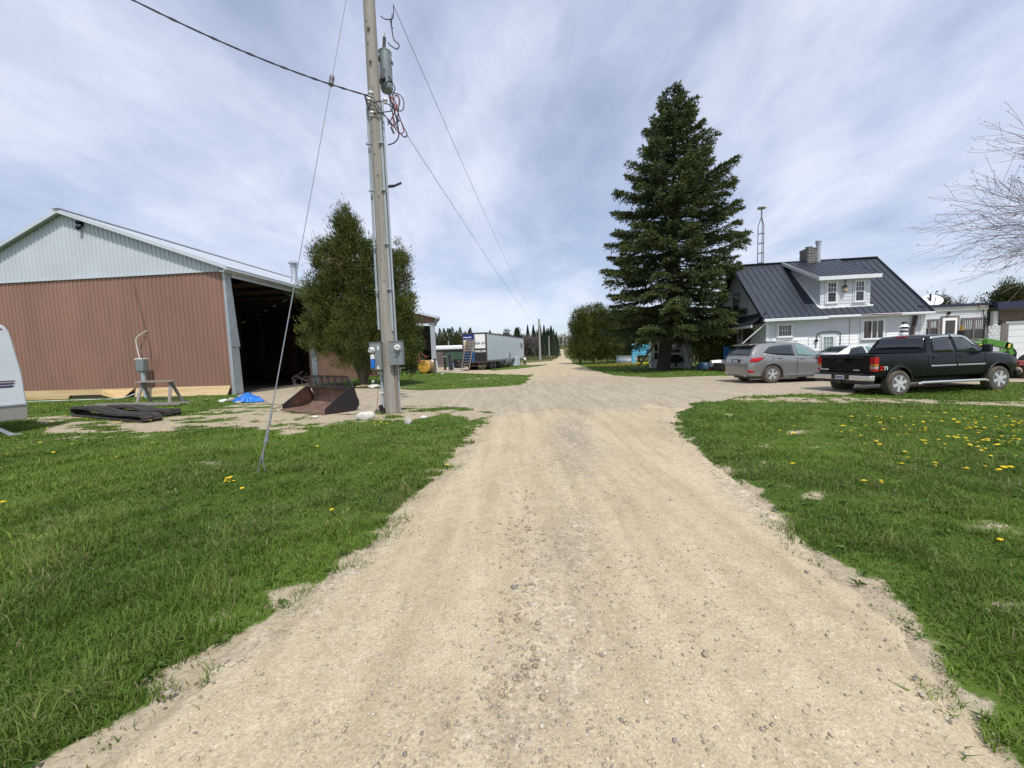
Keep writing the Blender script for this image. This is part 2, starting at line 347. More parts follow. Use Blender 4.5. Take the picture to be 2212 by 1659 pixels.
def gravel_material():
    m, t, b = nt('gravel'); v = coords(t, kind='World'); a = N(t, 'ShaderNodeAttribute', attribute_name='Col')
    sep = N(t, 'ShaderNodeSeparateColor'); L(t, a.outputs['Color'], sep.inputs[0])
    big = noise(t, v, .7, 5, .6); med = noise(t, v, 7, 5, .7); fine = noise(t, v, 90, 3, .7)
    base = ramp(t, big, [(.3, (.42, .362, .262)), (.7, (.505, .442, .328))])
    base = mixc(t, ramp(t, med, [(.35, (0, 0, 0)), (.68, (1, 1, 1))]), base, mixc(t, .45, base, (.56, .50, .385)))
    base = mixc(t, .5, base, ramp(t, fine, [(.3, (.20, .17, .12)), (.7, (.70, .64, .52))]), 'OVERLAY')
    def stones(sc, stops):
        vo = N(t, 'ShaderNodeTexVoronoi'); vo.inputs['Scale'].default_value = sc; vo.inputs['Randomness'].default_value = 1; L(t, v, vo.inputs['Vector'])
        s2 = N(t, 'ShaderNodeSeparateColor'); L(t, vo.outputs['Color'], s2.inputs[0]); return ramp(t, s2.outputs['Red'], stops), vo.outputs['Distance'], s2.outputs['Green']
    cst = [(0, (.17, .14, .105)), (.3, (.34, .285, .215)), (.6, (.46, .40, .31)), (.85, (.60, .545, .45)), (1, (.80, .76, .68))]
    c1, d1, g1 = stones(46, cst); c2, d2, g2 = stones(150, cst); c3, d3, g3 = stones(20, cst)
    # scattered small stones everywhere, dense gravel where Col.r is high
    k = N(t, 'ShaderNodeMath', operation='GREATER_THAN'); L(t, g2, k.inputs[0]); k.inputs[1].default_value = .90
    base = mixc(t, k.outputs[0], base, mixc(t, .5, base, c2))
    k3 = N(t, 'ShaderNodeMath', operation='MULTIPLY_ADD'); L(t, med, k3.inputs[0]); k3.inputs[1].default_value = .9; L(t, sep.outputs['Red'], k3.inputs[2])
    f = ramp(t, k3.outputs[0], [(.62, (0, 0, 0)), (.92, (1, 1, 1))])
    dense = mixc(t, .4, c1, c3); dense = mixc(t, ramp(t, d1, [(.25, (0, 0, 0)), (.75, (1, 1, 1))]), dense, mixc(t, .5, dense, (.12, .10, .08)))
    st = ramp(t, noise(t, coords(t, (2.6, .22, 1), 'World'), 1.6, 5, .6), [(.35, (.86, .85, .83)), (.62, (1.05, 1.05, 1.05))])
    sp = ramp(t, noise(t, v, 11, 9, .85), [(.34, (.66, .64, .61)), (.5, (.98, .98, .97)), (.66, (1.28, 1.28, 1.27))])
    whole = mixc(t, 1.0, mixc(t, f, base, mixc(t, .34, dense, base)), st, 'MULTIPLY')
    L(t, mixc(t, 1.0, whole, mixc(t, ramp(t, f, [(0, (.45,) * 3), (1, (.95,) * 3)]), (1, 1, 1), sp), 'MULTIPLY'), b.inputs['Base Color']); b.inputs['Roughness'].default_value = .95; b.inputs['Specular IOR Level'].default_value = .15
    ad = N(t, 'ShaderNodeMath', operation='MULTIPLY_ADD'); L(t, d1, ad.inputs[0]); ad.inputs[1].default_value = -.6; L(t, med, ad.inputs[2])
    ad2 = N(t, 'ShaderNodeMath', operation='MULTIPLY_ADD'); L(t, fine, ad2.inputs[0]); ad2.inputs[1].default_value = .5; L(t, ad.outputs[0], ad2.inputs[2])
    bump(t, b, ad2.outputs[0], .34, .02); return m
GM = ground_material(); GV = gravel_material()
def axis(parts):
    out = []
    for a, b_, s in parts: out += list(np.arange(a, b_, s))
    return np.array(out + [parts[-1][1]])
xs = axis([(-900, -120, 40), (-120, -40, 4), (-40, -16, .8), (-16, 16, .14), (16, 40, .8), (40, 120, 4), (120, 900, 40)])
ys = axis([(-30, 0, 3), (0, 22, .14), (22, 60, .6), (60, 140, 2.5), (140, 700, 10), (700, 1500, 100)])
X, Y = np.meshgrid(xs, ys); Z = zg(X, Y); g = in_gravel(X, Y)
inn = g.copy(); inn[1:-1, 1:-1] &= g[:-2, 1:-1] & g[2:, 1:-1] & g[1:-1, :-2] & g[1:-1, 2:]
near = (Y > 0) & (Y < 30) & (abs(X) < 30)
Z = Z + np.where(near & ~g, (fbm(X * .9, Y * .9, 4) - .5) * .07, 0)
Z = Z - np.where(inn, .05, 0) - np.where(g & ~inn, .02, 0)
nx, ny = len(xs), len(ys); idx = np.arange(nx * ny).reshape(ny, nx)
F = np.stack([idx[:-1, :-1], idx[:-1, 1:], idx[1:, 1:], idx[1:, :-1]], -1).reshape(-1, 4)
S = np.where(g, .9, sandy(X, Y)); FLD = np.clip((Y - 46) / 25, 0, 1) * (1 - .0 * X)
o = npmesh('ground', np.stack([X, Y, Z], -1).reshape(-1, 3), F, GM, cols=np.stack([S.ravel(), FLD.ravel(), S.ravel() * 0], -1), sm=True); tag(o, kind='structure')
def gz(x, y):       # ground height incl. lawn undulation
    x = np.asarray(x, float); y = np.asarray(y, float)
    return zg(x, y) + np.where((y < 30) & (abs(x) < 30), (fbm(x * .9, y * .9, 4) - .5) * .07, 0)
# gravel sheets
def coarse(x, y):
    """how much loose gravel lies on the packed sand"""
    l, r = road_lr(y); c = (l + r) / 2; w = (r - l) / 2; u = (x - c) / w
    mid = np.exp(-(u / .26) ** 2) * .36 * np.clip(1.2 - y / 90, .4, 1) + np.exp(-((np.abs(u) - .93) / .14) ** 2) * .28
    br = np.clip((y - 9.6 + (x - 2) * .08 + (fbm(x * 1.6, y * 1.6, 4) - .5) * 3.0) / 1.3, 0, 1)
    return np.where(y > 7.0, br * np.clip(1.0 - (y - 12.5) / 16, .12, .95) + (1 - br) * mid, mid) + (fbm(x * 1.2, y * .5, 3) - .5) * .5
def sheet(name, poly, dz, st=.5):
    P = [Vector((p[0], p[1], 0)) for p in poly]
    tri = geometry.tessellate_polygon([P])
    me = bpy.data.meshes.new(name); me.from_pydata([(p.x, p.y, zf(p.x, min(p.y, 80)) * 0 + dz) for p in P], [], [tuple(t) for t in tri])
    bm = bmesh.new(); bm.from_mesh(me)
    # cut into a grid so that the gravel mask has vertices to live on
    for i in np.arange(-16, 30, 1.0):
        geomv = bmesh.ops.bisect_plane(bm, geom=bm.verts[:] + bm.edges[:] + bm.faces[:], plane_co=(i, 0, 0), plane_no=(1, 0, 0))
    for i in np.arange(8.5, 60, 1.0):
        bmesh.ops.bisect_plane(bm, geom=bm.verts[:] + bm.edges[:] + bm.faces[:], plane_co=(0, i, 0), plane_no=(0, 1, 0))
    bmesh.ops.recalc_face_normals(bm, faces=bm.faces); bm.to_mesh(me); bm.free()
    if me.polygons[0].normal.z < 0: me.flip_normals()
    co = np.zeros(len(me.vertices) * 3, np.float32); me.vertices.foreach_get('co', co); co = co.reshape(-1, 3)
    a = me.color_attributes.new('Col', 'FLOAT_COLOR', 'POINT'); c = np.ones((len(co), 4), np.float32); c[:, 0] = coarse(co[:, 0], co[:, 1]); a.data.foreach_set('color', c.ravel())
    me.materials.append(GV); ob = bpy.data.objects.new(name, me); C.objects.link(ob); return tag(ob, kind='structure')
sheet('gravel_yard', YJ, .004); sheet('gravel_lane', LJ, .010); sheet('far_lane', BJ, .014)
ry = axis([(-6, .6, .5), (.6, 14, .06), (14, 60, .3), (60, 541, 3)]); l, r = road_edges(ry); K = 41
uu = np.linspace(0, 1, K); RX = l[:, None] * (1 - uu) + r[:, None] * uu; RY = np.repeat(ry[:, None], K, 1)
h = .012 + .03 * np.exp(-((uu - .5) / .16) ** 2)[None] + .022 * fbm(RX * 2.2, RY * 1.2, 4) + .014 * fbm(RX * 8, RY * 8, 3)
edge = np.minimum(uu, 1 - uu)[None]; h = h * np.clip(edge / .06, 0, 1) + .008 - .03 * (edge < .001)
RZ = zg(RX * 0 + 40, RY) + h; idx = np.arange(len(ry) * K).reshape(len(ry), K)
F = np.stack([idx[:-1, :-1], idx[:-1, 1:], idx[1:, 1:], idx[1:, :-1]], -1).reshape(-1, 4)
o = npmesh('gravel_road', np.stack([RX, RY, RZ], -1).reshape(-1, 3), F, GV, cols=np.stack([coarse(RX, RY).ravel()] * 3, -1), sm=True); tag(o, kind='structure')
# crossing road on the far rise
b = MB(); b.box(35, 112, 540, 549, 5.3, 6.25); o = b.build('far_crossroad', GV); tag(o, kind='structure')
# ------------------------------------------------------------------ pebbles
def pebbles(n, name):
    y = 1.0 + RNG.random(n) ** 1.6 * 11; l, r = road_lr(y); u = RNG.random(n); k = RNG.random(n)
    u = np.where(k < .55, np.clip(.5 + RNG.normal(0, .13, n), .02, .98), u); x = l + (r - l) * u
    s = (.0035 + .008 * RNG.random(n) ** 3) * (1 + (k > .99) * 1.0); clod = np.arange(n) < 240
    y = np.where(clod, 1.55 + RNG.random(n) ** 1.3 * 2.6, y); x = np.where(clod, -.02 + .055 * (y - 1.5) + RNG.normal(0, .085, n), x); l, r = road_lr(y); u = (x - l) / (r - l); s = np.where(clod, .006 + .013 * RNG.random(n) ** 2, s)
    ico = np.array([(0, 0, 1), (.9, 0, .3), (.28, .85, .3), (-.72, .52, .3), (-.72, -.52, .3), (.28, -.85, .3), (.5, .36, -.5), (-.5, .4, -.5), (0, -.7, -.5)])
    fs = np.array([(0, 1, 2), (0, 2, 3), (0, 3, 4), (0, 4, 5), (0, 5, 1), (1, 6, 2), (2, 6, 7), (2, 7, 3), (3, 7, 4), (4, 7, 8), (4, 8, 5), (5, 8, 1), (1, 8, 6)])
    V = ico[None] * (s[:, None, None] * RNG.uniform(.6, 1.3, (n, 1, 3))) * RNG.uniform(.8, 1.2, (n, 9, 3))
    a = RNG.random(n) * 6.28; ca, sa = np.cos(a)[:, None], np.sin(a)[:, None]
    vx = V[..., 0] * ca - V[..., 1] * sa + x[:, None]; vy = V[..., 0] * sa + V[..., 1] * ca + y[:, None]
    uc = (x - l) / (r - l); hz = .012 + .03 * np.exp(-((uc - .5) / .16) ** 2) + .022 * fbm(x * 2.2, y * 1.2, 4) + .014 * fbm(x * 8, y * 8, 3) + .008
    vz = V[..., 2] * .62 + hz[:, None] + .22 * s[:, None]
    F = (fs[None] + (np.arange(n) * 9)[:, None, None]).reshape(-1, 3)
    q = RNG.random(n); c = np.where(q[:, None] < .18, np.array([.30, .27, .24]), np.where(q[:, None] < .85, np.array([.42, .36, .27]), np.array([.55, .49, .39]))) * RNG.uniform(.7, 1.1, (n, 1)); c = np.where(clod[:, None], np.array([.33, .27, .185]) * RNG.uniform(.75, 1.15, (n, 1)), c)
    m, t, b_ = nt('pebble'); at = N(t, 'ShaderNodeAttribute', attribute_name='Col'); L(t, at.outputs['Color'], b_.inputs['Base Color']); b_.inputs['Roughness'].default_value = .9
    o = npmesh(name, np.stack([vx, vy, vz], -1).reshape(-1, 3), F, m, cols=np.repeat(c, 9, 0))
    return tag(o, 'loose pebbles and small stones strewn over the gravel track', 'pebbles', kind='stuff')
pebbles(15000, 'pebbles')
# ------------------------------------------------------------------ grass
def grass(name, bands):
    xs_, ys_, hs = [], [], []
    for y0, y1, n, wf in bands:
        y = RNG.uniform(y0, y1, n); x = RNG.uniform(-1.42, 1.42, n) * (y + .6) + .3
        xs_.append(x); ys_.append(y); hs.append(np.full(n, wf))
    x = np.concatenate(xs_); y = np.concatenate(ys_); wf = np.concatenate(hs)
    l_, r_ = road_edges(y); e_ = np.minimum(np.abs(x - l_), np.abs(x - r_)); tf = fbm(x * 4.5 + 3, y * 4.5, 3)
    k = ~in_gravel(x, y) | ((x > l_) & (x < r_) & (e_ < .34) & (tf > .56) & (RNG.random(len(x)) < .55 * (1 - e_ / .34))); x, y, wf = x[k], y[k], wf[k]
    s = sandy(x, y); k = RNG.random(len(x)) > s * 1.05; x, y, wf, s = x[k], y[k], wf[k], s[k]
    # nothing grows indoors
    k = ~((x < -13.7 + (y - 19.3) * .08) & (y > 19.2 - (x + 13.9) * .09 - .1)); x, y, wf, s = x[k], y[k], wf[k], s[k]
    n = len(x); cl = fbm(x * 2.4, y * 2.4, 4); cl2 = fbm(x * .7 + 40, y * .7, 3); cl3 = fbm(x * 9, y * 9, 2)
    z = gz(x, y) - .005
    hh = .86 * (.018 + .095 * np.clip(cl - .34, 0, 1) * 1.7 + .035 * RNG.random(n) ** 1.5) * (1 - .65 * s) * np.where((x < 0) & (y < 7), 1.15, .85)
    tuft = RNG.random(n) < .05; hh = np.where(tuft & (cl > .45), hh * 1.8, hh); broad = RNG.random(n) < .035
    polet = np.exp(-((x + 3.3) ** 2 + (y - 10.4) ** 2) / .5); hh = hh * (1 + 1.6 * polet)
    a = RNG.random(n) * 2 * PI; lean = RNG.random(n) ** .8 * .9 + .12
    lx = np.cos(a) * hh * lean; ly = np.sin(a) * hh * lean
    b_ = a + PI / 2 + RNG.normal(0, .5, n); w = (.0013 + .0022 * RNG.random(n)) * wf * np.where(broad, 2.6, 1); wx = np.cos(b_) * w; wy = np.sin(b_) * w
    base = np.stack([x, y, z], -1); W = np.stack([wx, wy, wx * 0], -1)
    mid = base + np.stack([lx * .4, ly * .4, hh * .62], -1); tip = base + np.stack([lx * 1.15, ly * 1.15, hh * (1 - .3 * lean)], -1)
    V = np.stack([base - W, base + W, mid + W * .8, mid - W * .8, tip], 1)
    q = np.arange(n)[:, None] * 5
    F = np.concatenate([q + np.array([0, 1, 2]), q + np.array([0, 2, 3]), q + np.array([3, 2, 4])], 0)
    g1 = np.array([.085, .150, .020]); g2 = np.array([.170, .270, .036]); g3 = np.array([.24, .31, .07]); g4 = np.array([.30, .25, .13])
    m = np.clip((cl2 - .3) * 1.6 + RNG.normal(0, .16, n), 0, 1)[:, None]; c = g1 * (1 - m) + g2 * m
    m = np.clip((cl - .6) * 2.5 + RNG.normal(0, .1, n), 0, .8)[:, None]; c = c * (1 - m) + g3 * m
    dry = (RNG.random(n) < .028 + .2 * s + .10 * (fbm(x * 1.1 + 90, y * 1.1, 3) > .58))[:, None]; c = np.where(dry, g4, c) * RNG.uniform(.8, 1.2, (n, 1))
    o = npmesh(name, V.reshape(-1, 3), F, M['grassm'], cols=np.repeat(c, 5, 0))
    return tag(o, 'short green lawn grass growing on both sides of the gravel track', 'grass', kind='stuff')
grass('grass', [(1.0, 2.6, 95000, 1.0), (2.6, 4.5, 130000, 1.15), (4.5, 7.5, 150000, 1.6), (7.5, 12, 130000, 2.6), (12, 20, 80000, 5), (20, 34, 50000, 10), (34, 60, 30000, 18)])
# ------------------------------------------------------------------ dandelions
def dandelion_mesh():
    b = MB(); b.tube([(0, 0, 0), (.006, 0, .04), (0, .004, .075)], .0022, 4, 1)
    for k in range(10):
        a = k * .628; c_, s_ = math.cos(a), math.sin(a)
        b.add([(0, .004, .076), (c_ * .02 - s_ * .008, .004 + s_ * .02 + c_ * .008, .084), (c_ * .026, .004 + s_ * .026, .080), (c_ * .02 + s_ * .008, .004 + s_ * .02 - c_ * .008, .084)], [(0, 1, 2, 3)], 0)
    b.lathe([(.004, .074), (.016, .080), (.014, .088), (.004, .091)], (0, .004, 0), (0, 0, 1), 8, 0)
    return b.mesh('dandelion', [M['petal'], M['stem']])
DM = dandelion_mesh()
LD = 'yellow dandelion flower open on its short stem in the lawn'
def dande(x, y, s=1):
    o = bpy.data.objects.new('dandelion', DM); C.objects.link(o); o.location = (x, y, float(gz(x, y)) - .005)
    o.rotation_euler = (random.uniform(-.25, .25), random.uniform(-.25, .25), random.random() * 6); k = s * random.uniform(.6, 1.1); o.scale = (k * 1.15, k * 1.15, k)
    tag(o, LD, 'dandelion', 'yellow dandelions dotted over the lawns')
for u, v in [(486, 1045), (492, 1043), (498, 1044), (504, 1048), (490, 1050), (497, 1050), (503, 1042), (524, 1062), (720, 1111), (686, 971), (155, 967), (90, 965), (330, 960), (15, 990), (115, 985), (252, 996), (8, 1102), (966, 1015),
             (255, 915), (258, 918), (262, 914), (250, 917), (80, 882), (86, 884), (95, 880), (130, 870), (105, 890), (808, 918), (817, 919), (824, 917), (836, 922), (812, 921), (780, 928), (290, 920), (1020, 897),
             (1868, 1056), (1903, 1049), (1905, 1053), (2018, 1012), (2015, 1014), (1700, 940), (1713, 941), (1684, 938), (2166, 1020), (2160, 1178)]: 
    p = gp(u, v); dande(p.x, p.y)
for i in range(118):
    while True:
        u = random.uniform(1640, 2212); v = random.uniform(885, 1035)
        w_ = max(0, (u - 1600) / 600) ** 1.6 * max(.12, 1 - abs(v - 930) / 75)
        if random.random() < w_: break
    p = gp(u, v); dande(p.x, p.y, .95)
for i in range(26):
    p = gp(random.uniform(70, 460), random.uniform(862, 935)); dande(p.x, p.y, 1.0)
# flower bed of dandelions behind the spruce, beyond counting
n = 900; u = RNG.random(n); q0 = gp(1290, 795); q1 = gp(1425, 787)
px = q0.x + (q1.x - q0.x) * u + RNG.normal(0, .5, n); py = q0.y + (q1.y - q0.y) * u + RNG.normal(0, 1.2, n)
s = RNG.uniform(.04, .09, n); a = RNG.random(n) * 6.28
V = np.stack([np.stack([px + np.cos(a + k * PI / 2) * s, py + np.sin(a + k * PI / 2) * s, .14 + RNG.random(n) * .1 + (k % 2) * .04], -1) for k in range(4)], 1)
o = npmesh('dandelion_patch', V.reshape(-1, 3), np.arange(n * 4).reshape(n, 4), M['petal']); tag(o, 'dense band of yellow dandelions in front of the cedar hedge', 'dandelions', kind='stuff')
# ------------------------------------------------------------------ vegetation
def unit(v): return v / np.maximum(np.linalg.norm(v, axis=-1, keepdims=True), 1e-9)
def leaves(name, P, D, Ln, W, col, parent=None, mat_='leaf', hang=0):
    n = len(P); D = unit(D); Sd = unit(np.cross(D, unit(RNG.normal(size=(n, 3)))))
    Ln = np.broadcast_to(Ln, (n,))[:, None]; W = np.broadcast_to(W, (n,))[:, None]
    A = P; B = P + D * Ln * .45 + Sd * W; T = P + D * Ln + np.array([0, 0, -hang]) * Ln; E_ = P + D * Ln * .45 - Sd * W
    V = np.stack([A, B, T, E_], 1).reshape(-1, 3)
    return npmesh(name, V, np.arange(n * 4).reshape(n, 4), M[mat_], parent, cols=np.repeat(col, 4, 0))
def clumpcrown(name, parent, blobs, nc, k, rc, ln, wd, cols, up=.5, gap=.0, axisx=None, dirw=.7, seed=0, lean=0):
    """blobs: (cx,cy,cz,rx,ry,rz) -> clumps near the surface of the union, leaves around every clump"""
    rg = np.random.default_rng(seed + 11); B = np.array(blobs, float); vol = B[:, 3] * B[:, 4] * B[:, 5]; pr = vol ** .66; pr /= pr.sum()
    bi = rg.choice(len(B), nc, p=pr); d = unit(rg.normal(size=(nc, 3))); d[:, 2] = np.where(d[:, 2] < -.75, -d[:, 2], d[:, 2])
    rr = rg.random(nc) ** .28; lump = 1 + .24 * np.sin(d[:, 0] * 7 + bi) * np.sin(d[:, 2] * 9 + bi * 2) + rg.normal(0, .07, nc)
    Cn = B[bi, :3] + d * B[bi, 3:6] * (rr * lump)[:, None]
    ax = np.stack([B[bi, 0] * .6, B[bi, 1] * .6, Cn[:, 2] - .3], -1); nrm = unit(Cn - ax)
    n = nc * k; P = np.repeat(Cn, k, 0) + rg.normal(0, 1, (n, 3)) * rc * np.repeat(rg.uniform(.6, 1.3, nc), k)[:, None] * np.array([1, 1, 1.1])
    D = np.repeat(nrm, k, 0) * dirw + np.array([0, 0, up]) + rg.normal(0, .45, (n, 3))
    cc = np.array(cols); w = np.clip(rg.normal(.5, .28, nc), 0, 1)[:, None]; base = cc[0] * (1 - w) + cc[1] * w
    br = rg.random(nc) < .04; base = np.where(br[:, None], cc[2], base)
    col = np.repeat(base, k, 0) * rg.uniform(.7, 1.3, (n, 1))
    P[:, 2] = np.maximum(P[:, 2], .05)
    return leaves(name, P, D, ln * rg.uniform(.6, 1.35, n), wd * rg.uniform(.7, 1.3, n), col, parent)
CEDC = [(.040, .062, .014), (.138, .158, .036), (.17, .125, .045)]
def limbs(b, base, r, H_, n, seed, spread=1.0, z0=.2):
    rg = random.Random(seed)
    b.tube([(0, 0, -.1), (0, 0, H_ * .3), (rg.uniform(-.1, .1), 0, H_ * .6), (0, 0, H_ * .93)], [r, r * .8, r * .5, r * .12], 10)
    for i in range(n):
        z = H_ * (z0 + (.75 - z0) * i / n); a = rg.random() * 6.28; l = spread * (1 - .6 * i / n) * rg.uniform(.7, 1.1)
        b.tube([(0, 0, z), (math.cos(a) * l * .5, math.sin(a) * l * .5, z + l * .25), (math.cos(a) * l, math.sin(a) * l, z + l * .7)], [r * .35, r * .2, r * .06], 5)
# --- big spruce
def spruce(name, label, loc, H_, prof, rb, group=None, seed=1, z0=3.2, wh=.52, dens=1.0, full=True):
    rg = np.random.default_rng(seed); t = thing(name, label, 'tree', loc, 0, group)
    b = MB(); b.tube([(0, 0, -.2), (0, 0, .4), (0, 0, 3), (.05, 0, H_ * .5), (0, 0, H_ * .8), (0, 0, H_)], [rb * 1.35, rb * 1.08, rb * .95, rb * .6, rb * .25, .03], 14)
    lx = lambda q_: .85 * min(max(q_ / 7.5, 0), 1)
    b = MB(); b.tube([(lx(q_), 0, q_) for q_ in (-.2, .4, 3, 6, 9, 14, H_)], [rb * k_ for k_ in (1.35, 1.08, .95, .75, .55, .28, .05)], 14)
    Ps, Ds, Ls, Ws, Cs = [], [], [], [], []
    z = z0
    while z < H_ - .4:
        f = z / H_; Rr = np.interp(f, prof[0], prof[1]); nb = int(rg.integers(7, 10)) if f < .85 else 7
        a0 = rg.random() * 6.28
        for k in range(nb):
            a = a0 + k * 6.283 / nb + rg.normal(0, .16); Rb = Rr * rg.uniform(.62, 1.16) + (.2 if f > .9 else 0); zb = z + rg.normal(0, .2)
            aa = np.interp(f, [0, .25, .6, .85, 1], [-.28, -.30, -.12, .25, .8]) + rg.normal(0, .06); bb = np.interp(f, [0, .5, 1], [.10, .20, .12])
            ts = np.linspace(0, 1, 7)
            ax = np.stack([lx(zb) + np.cos(a) * ts * Rb, np.sin(a) * ts * Rb, zb + Rb * (aa * ts + bb * ts ** 2)], -1)
            if Rb > 1.0: b.tube([tuple(p) for p in ax[::2]], [max(.012, rb * .16 * (1 - q) ** .8 * (1 - f * .6)) + .008 for q in ts[::2]], 4)
            nt_ = int(Rb / .20 * dens) + 3
            tt = np.sqrt(rg.uniform(.06 if f < .75 else .0, 1, nt_)); tt = np.append(tt, [1.0, .97])
            for q in tt:
                p0 = np.array([np.interp(q, ts, ax[:, i]) for i in range(3)]); out = np.array([math.cos(a), math.sin(a), aa + 2 * bb * q])
                for sgn in (-1, 1):
                    ln = min(1.05, .25 + .42 * Rb * (1 - q) ** .7) * rg.uniform(.7, 1.15)
                    sd = np.array([-math.sin(a), math.cos(a), 0]) * sgn
                    dr = out * .75 + sd * rg.uniform(.45, .9) + np.array([0, 0, rg.normal(-.05, .12)]); dr /= np.linalg.norm(dr)
                    m = max(3, int(ln / .085)); s = (np.arange(m) + rg.random(m)) / m
                    pp = p0 + dr * (s * ln)[:, None] + np.array([0, 0, -1]) * (s ** 2 * ln * .22)[:, None]
                    for rep in range(2):
                        Ps.append(pp); Ds.append(dr * .8 + rg.normal(0, .38, (m, 3)) + np.array([0, 0, -.22 if rep else .1]))
                        Ls.append(rg.uniform(.13, .27, m)); Ws.append(rg.uniform(.018, .042, m))
                        cb = np.array([.044, .066, .025]) * rg.uniform(.8, 1.3) + np.array([.080, .080, .016]) * (q ** 2) * rg.uniform(.1, 1.1)
                        Cs.append(cb * rg.uniform(.7, 1.35, (m, 1)))
        z += wh * rg.uniform(.75, 1.2) * (1 if f < .8 else .7)
    P = np.concatenate(Ps); leaves('crown', P, np.concatenate(Ds), np.concatenate(Ls), np.concatenate(Ws), np.concatenate(Cs), t, 'needle')
    b.build('trunk', M['bark'], t, sm=True)
    return t
pS = gp(1432, 799.5)
spruce('spruce_tree', 'tall dark green spruce rising beside the blue framed signboard', (pS.x, pS.y, 0), dp(1445, 198, pS.y).z - .3,
       ([0, .13, .18, .26, .33, .42, .49, .59, .68, .77, .875, .93, 1], [3.9, 4.2, 4.7, 4.9, 4.8, 4.6, 4.3, 4.1, 3.7, 2.5, 1.75, .85, .12]), .43, seed=4, wh=.42, dens=1.2)
# --- arborvitae left of the pole
def X22(u, D_=22.0): return (u - 785) / 835 * D_
t = thing('cedar_tree', 'large bushy green cedar between the open shed and the utility pole', 'tree', (-8.45, 22.0, 0))
bl = []
for u, v, ru, rv in [(732, 590, 34, 78), (758, 560, 32, 86), (800, 645, 50, 92), (722, 640, 50, 66), (760, 670, 86, 80), (836, 668, 48, 100), (705, 700, 50, 46), (862, 720, 34, 72), (800, 735, 96, 74), (830, 780, 72, 52), (748, 510, 18, 42), (860, 600, 26, 60), (880, 752, 26, 40), (876, 692, 22, 50), (728, 752, 40, 34), (690, 735, 30, 30), (745, 488, 11, 34), (762, 512, 14, 34), (702, 560, 16, 40), (800, 560, 16, 40), (858, 560, 14, 40), (668, 700, 16, 12), (664, 742, 14, 10), (676, 650, 16, 30)]:
    p = dp(u, v, 22.0); bl.append((p.x + 8.45, (u % 7 - 3) * .12, p.z, ru * 22 / 835, max(ru * 22 / 835, 1.3), rv * 22 / 835))
clumpcrown('crown', t, bl, 1800, 88, .17, .19, .017, CEDC, up=.55, seed=2, dirw=.55)
b = MB(); limbs(b, 0, .19, 9.2, 14, 3, 2.0, .12)
for a, x in ((1.9, -.8), (.6, .7), (-1.2, .3)): b.tube([(0, 0, .2), (x, a * .3, 1.6), (x * 1.5, a * .5, 4), (x * 1.6, a * .5, 7)], [.14, .11, .08, .03], 7)
b.build('trunk', M['cedarbark'], t, sm=True)
# --- cedar hedge right of the road
for i, (u, D_, w, topv) in enumerate([(1253, 50, 27, 664), (1282, 51, 28, 656), (1312, 50, 30, 660), (1344, 52, 32, 664), (1380, 51, 32, 668), (1418, 52, 34, 668), (1460, 50, 34, 680), (1504, 46, 36, 690)]):
    p = dp(u, 770, D_); h_ = dp(u, topv, D_).z; k = D_ / 835; t = thing('hedge_cedar', ['dull green cedar at the road end of the hedge, lowest branches to the grass', 'second hedge cedar from the road, with twin pointed tops', 'third hedge cedar from the road, left of the blue signboard', 'fourth hedge cedar from the road, behind the signboard', 'fifth hedge cedar, behind the signboard right post', 'sixth hedge cedar, behind the big spruce trunk', 'seventh hedge cedar, behind the small white shed', 'hedge cedar at the far right of the hedge, beside the house porch'][i], 'tree', (p.x, D_, 0), 0, 'cedars of the hedge along the road')
    r_ = w * k * .82; bl = [(0, 0, h_ * .40, r_, r_ * 1.1, h_ * .41), (-.2 * r_, .2, h_ * .66, r_ * .6, r_ * .7, h_ * .31), (.38 * r_, -.1, h_ * .62, r_ * .55, r_ * .6, h_ * .34), (0, -.3, h_ * .22, r_ * 1.15, r_ * 1.2, h_ * .22)]
    clumpcrown('crown', t, bl, 320, 60, .25, .28, .034, CEDC, up=.5, seed=20 + i)
    b = MB(); limbs(b, 0, .13, h_ * .9, 8, i, 1.0); b.build('trunk', M['cedarbark'], t)
# dark shrubs in front of the house porch
for i, (u, v, D_, w, h_) in enumerate([(1534, 803, 28.5, 28, 3.1), (1562, 802, 28.5, 28, 2.6)]):
    p = dp(u, v, D_); k = D_ / 835; t = thing('cedar_shrub', ['dark rounded cedar shrub right of the leaning ladders', 'lower dark shrub beside the house porch, left of the white pail'][i], 'shrub', (p.x, D_, 0))
    r_ = w * k * .75; clumpcrown('crown', t, [(0, 0, h_ * .5, r_, r_, h_ * .52), (.3, 0, h_ * .3, r_ * 1.1, r_, h_ * .33)], 260, 42, .17, .17, .035, CEDC, up=.2, seed=40 + i)
    b = MB(); limbs(b, 0, .07, h_ * .8, 6, i, .6); b.build('trunk', M['cedarbark'], t)
# cedars behind the garage, far right
for i, (u, D_, w, tv) in enumerate([(2010, 34, 24, 655), (2168, 36, 38, 616), (2225, 36, 30, 617), (2290, 37, 50, 600)]):
    p = dp(u, 740, D_); h_ = dp(u, tv, D_).z; k = D_ / 835; r_ = w * k
    t = thing('yard_cedar', ['low cedar behind the satellite dish', 'olive green cedar above the dark garage roof', 'olive cedar at the right edge behind the garage', 'cedar beyond the garage gable'][i], 'tree', (p.x, D_, 0), 0, 'cedars behind the garage')
    clumpcrown('crown', t, [(0, 0, h_ * .5, r_, r_, h_ * .48), (.2, 0, h_ * .75, r_ * .6, r_ * .6, h_ * .24)], 340, 44, .22, .22, .04, [(.03, .045, .012), (.095, .105, .03), (.11, .08, .035)], up=.5, seed=60 + i)
    b = MB(); limbs(b, 0, .13, h_ * .9, 8, i, 1.0); b.build('trunk', M['cedarbark'], t)
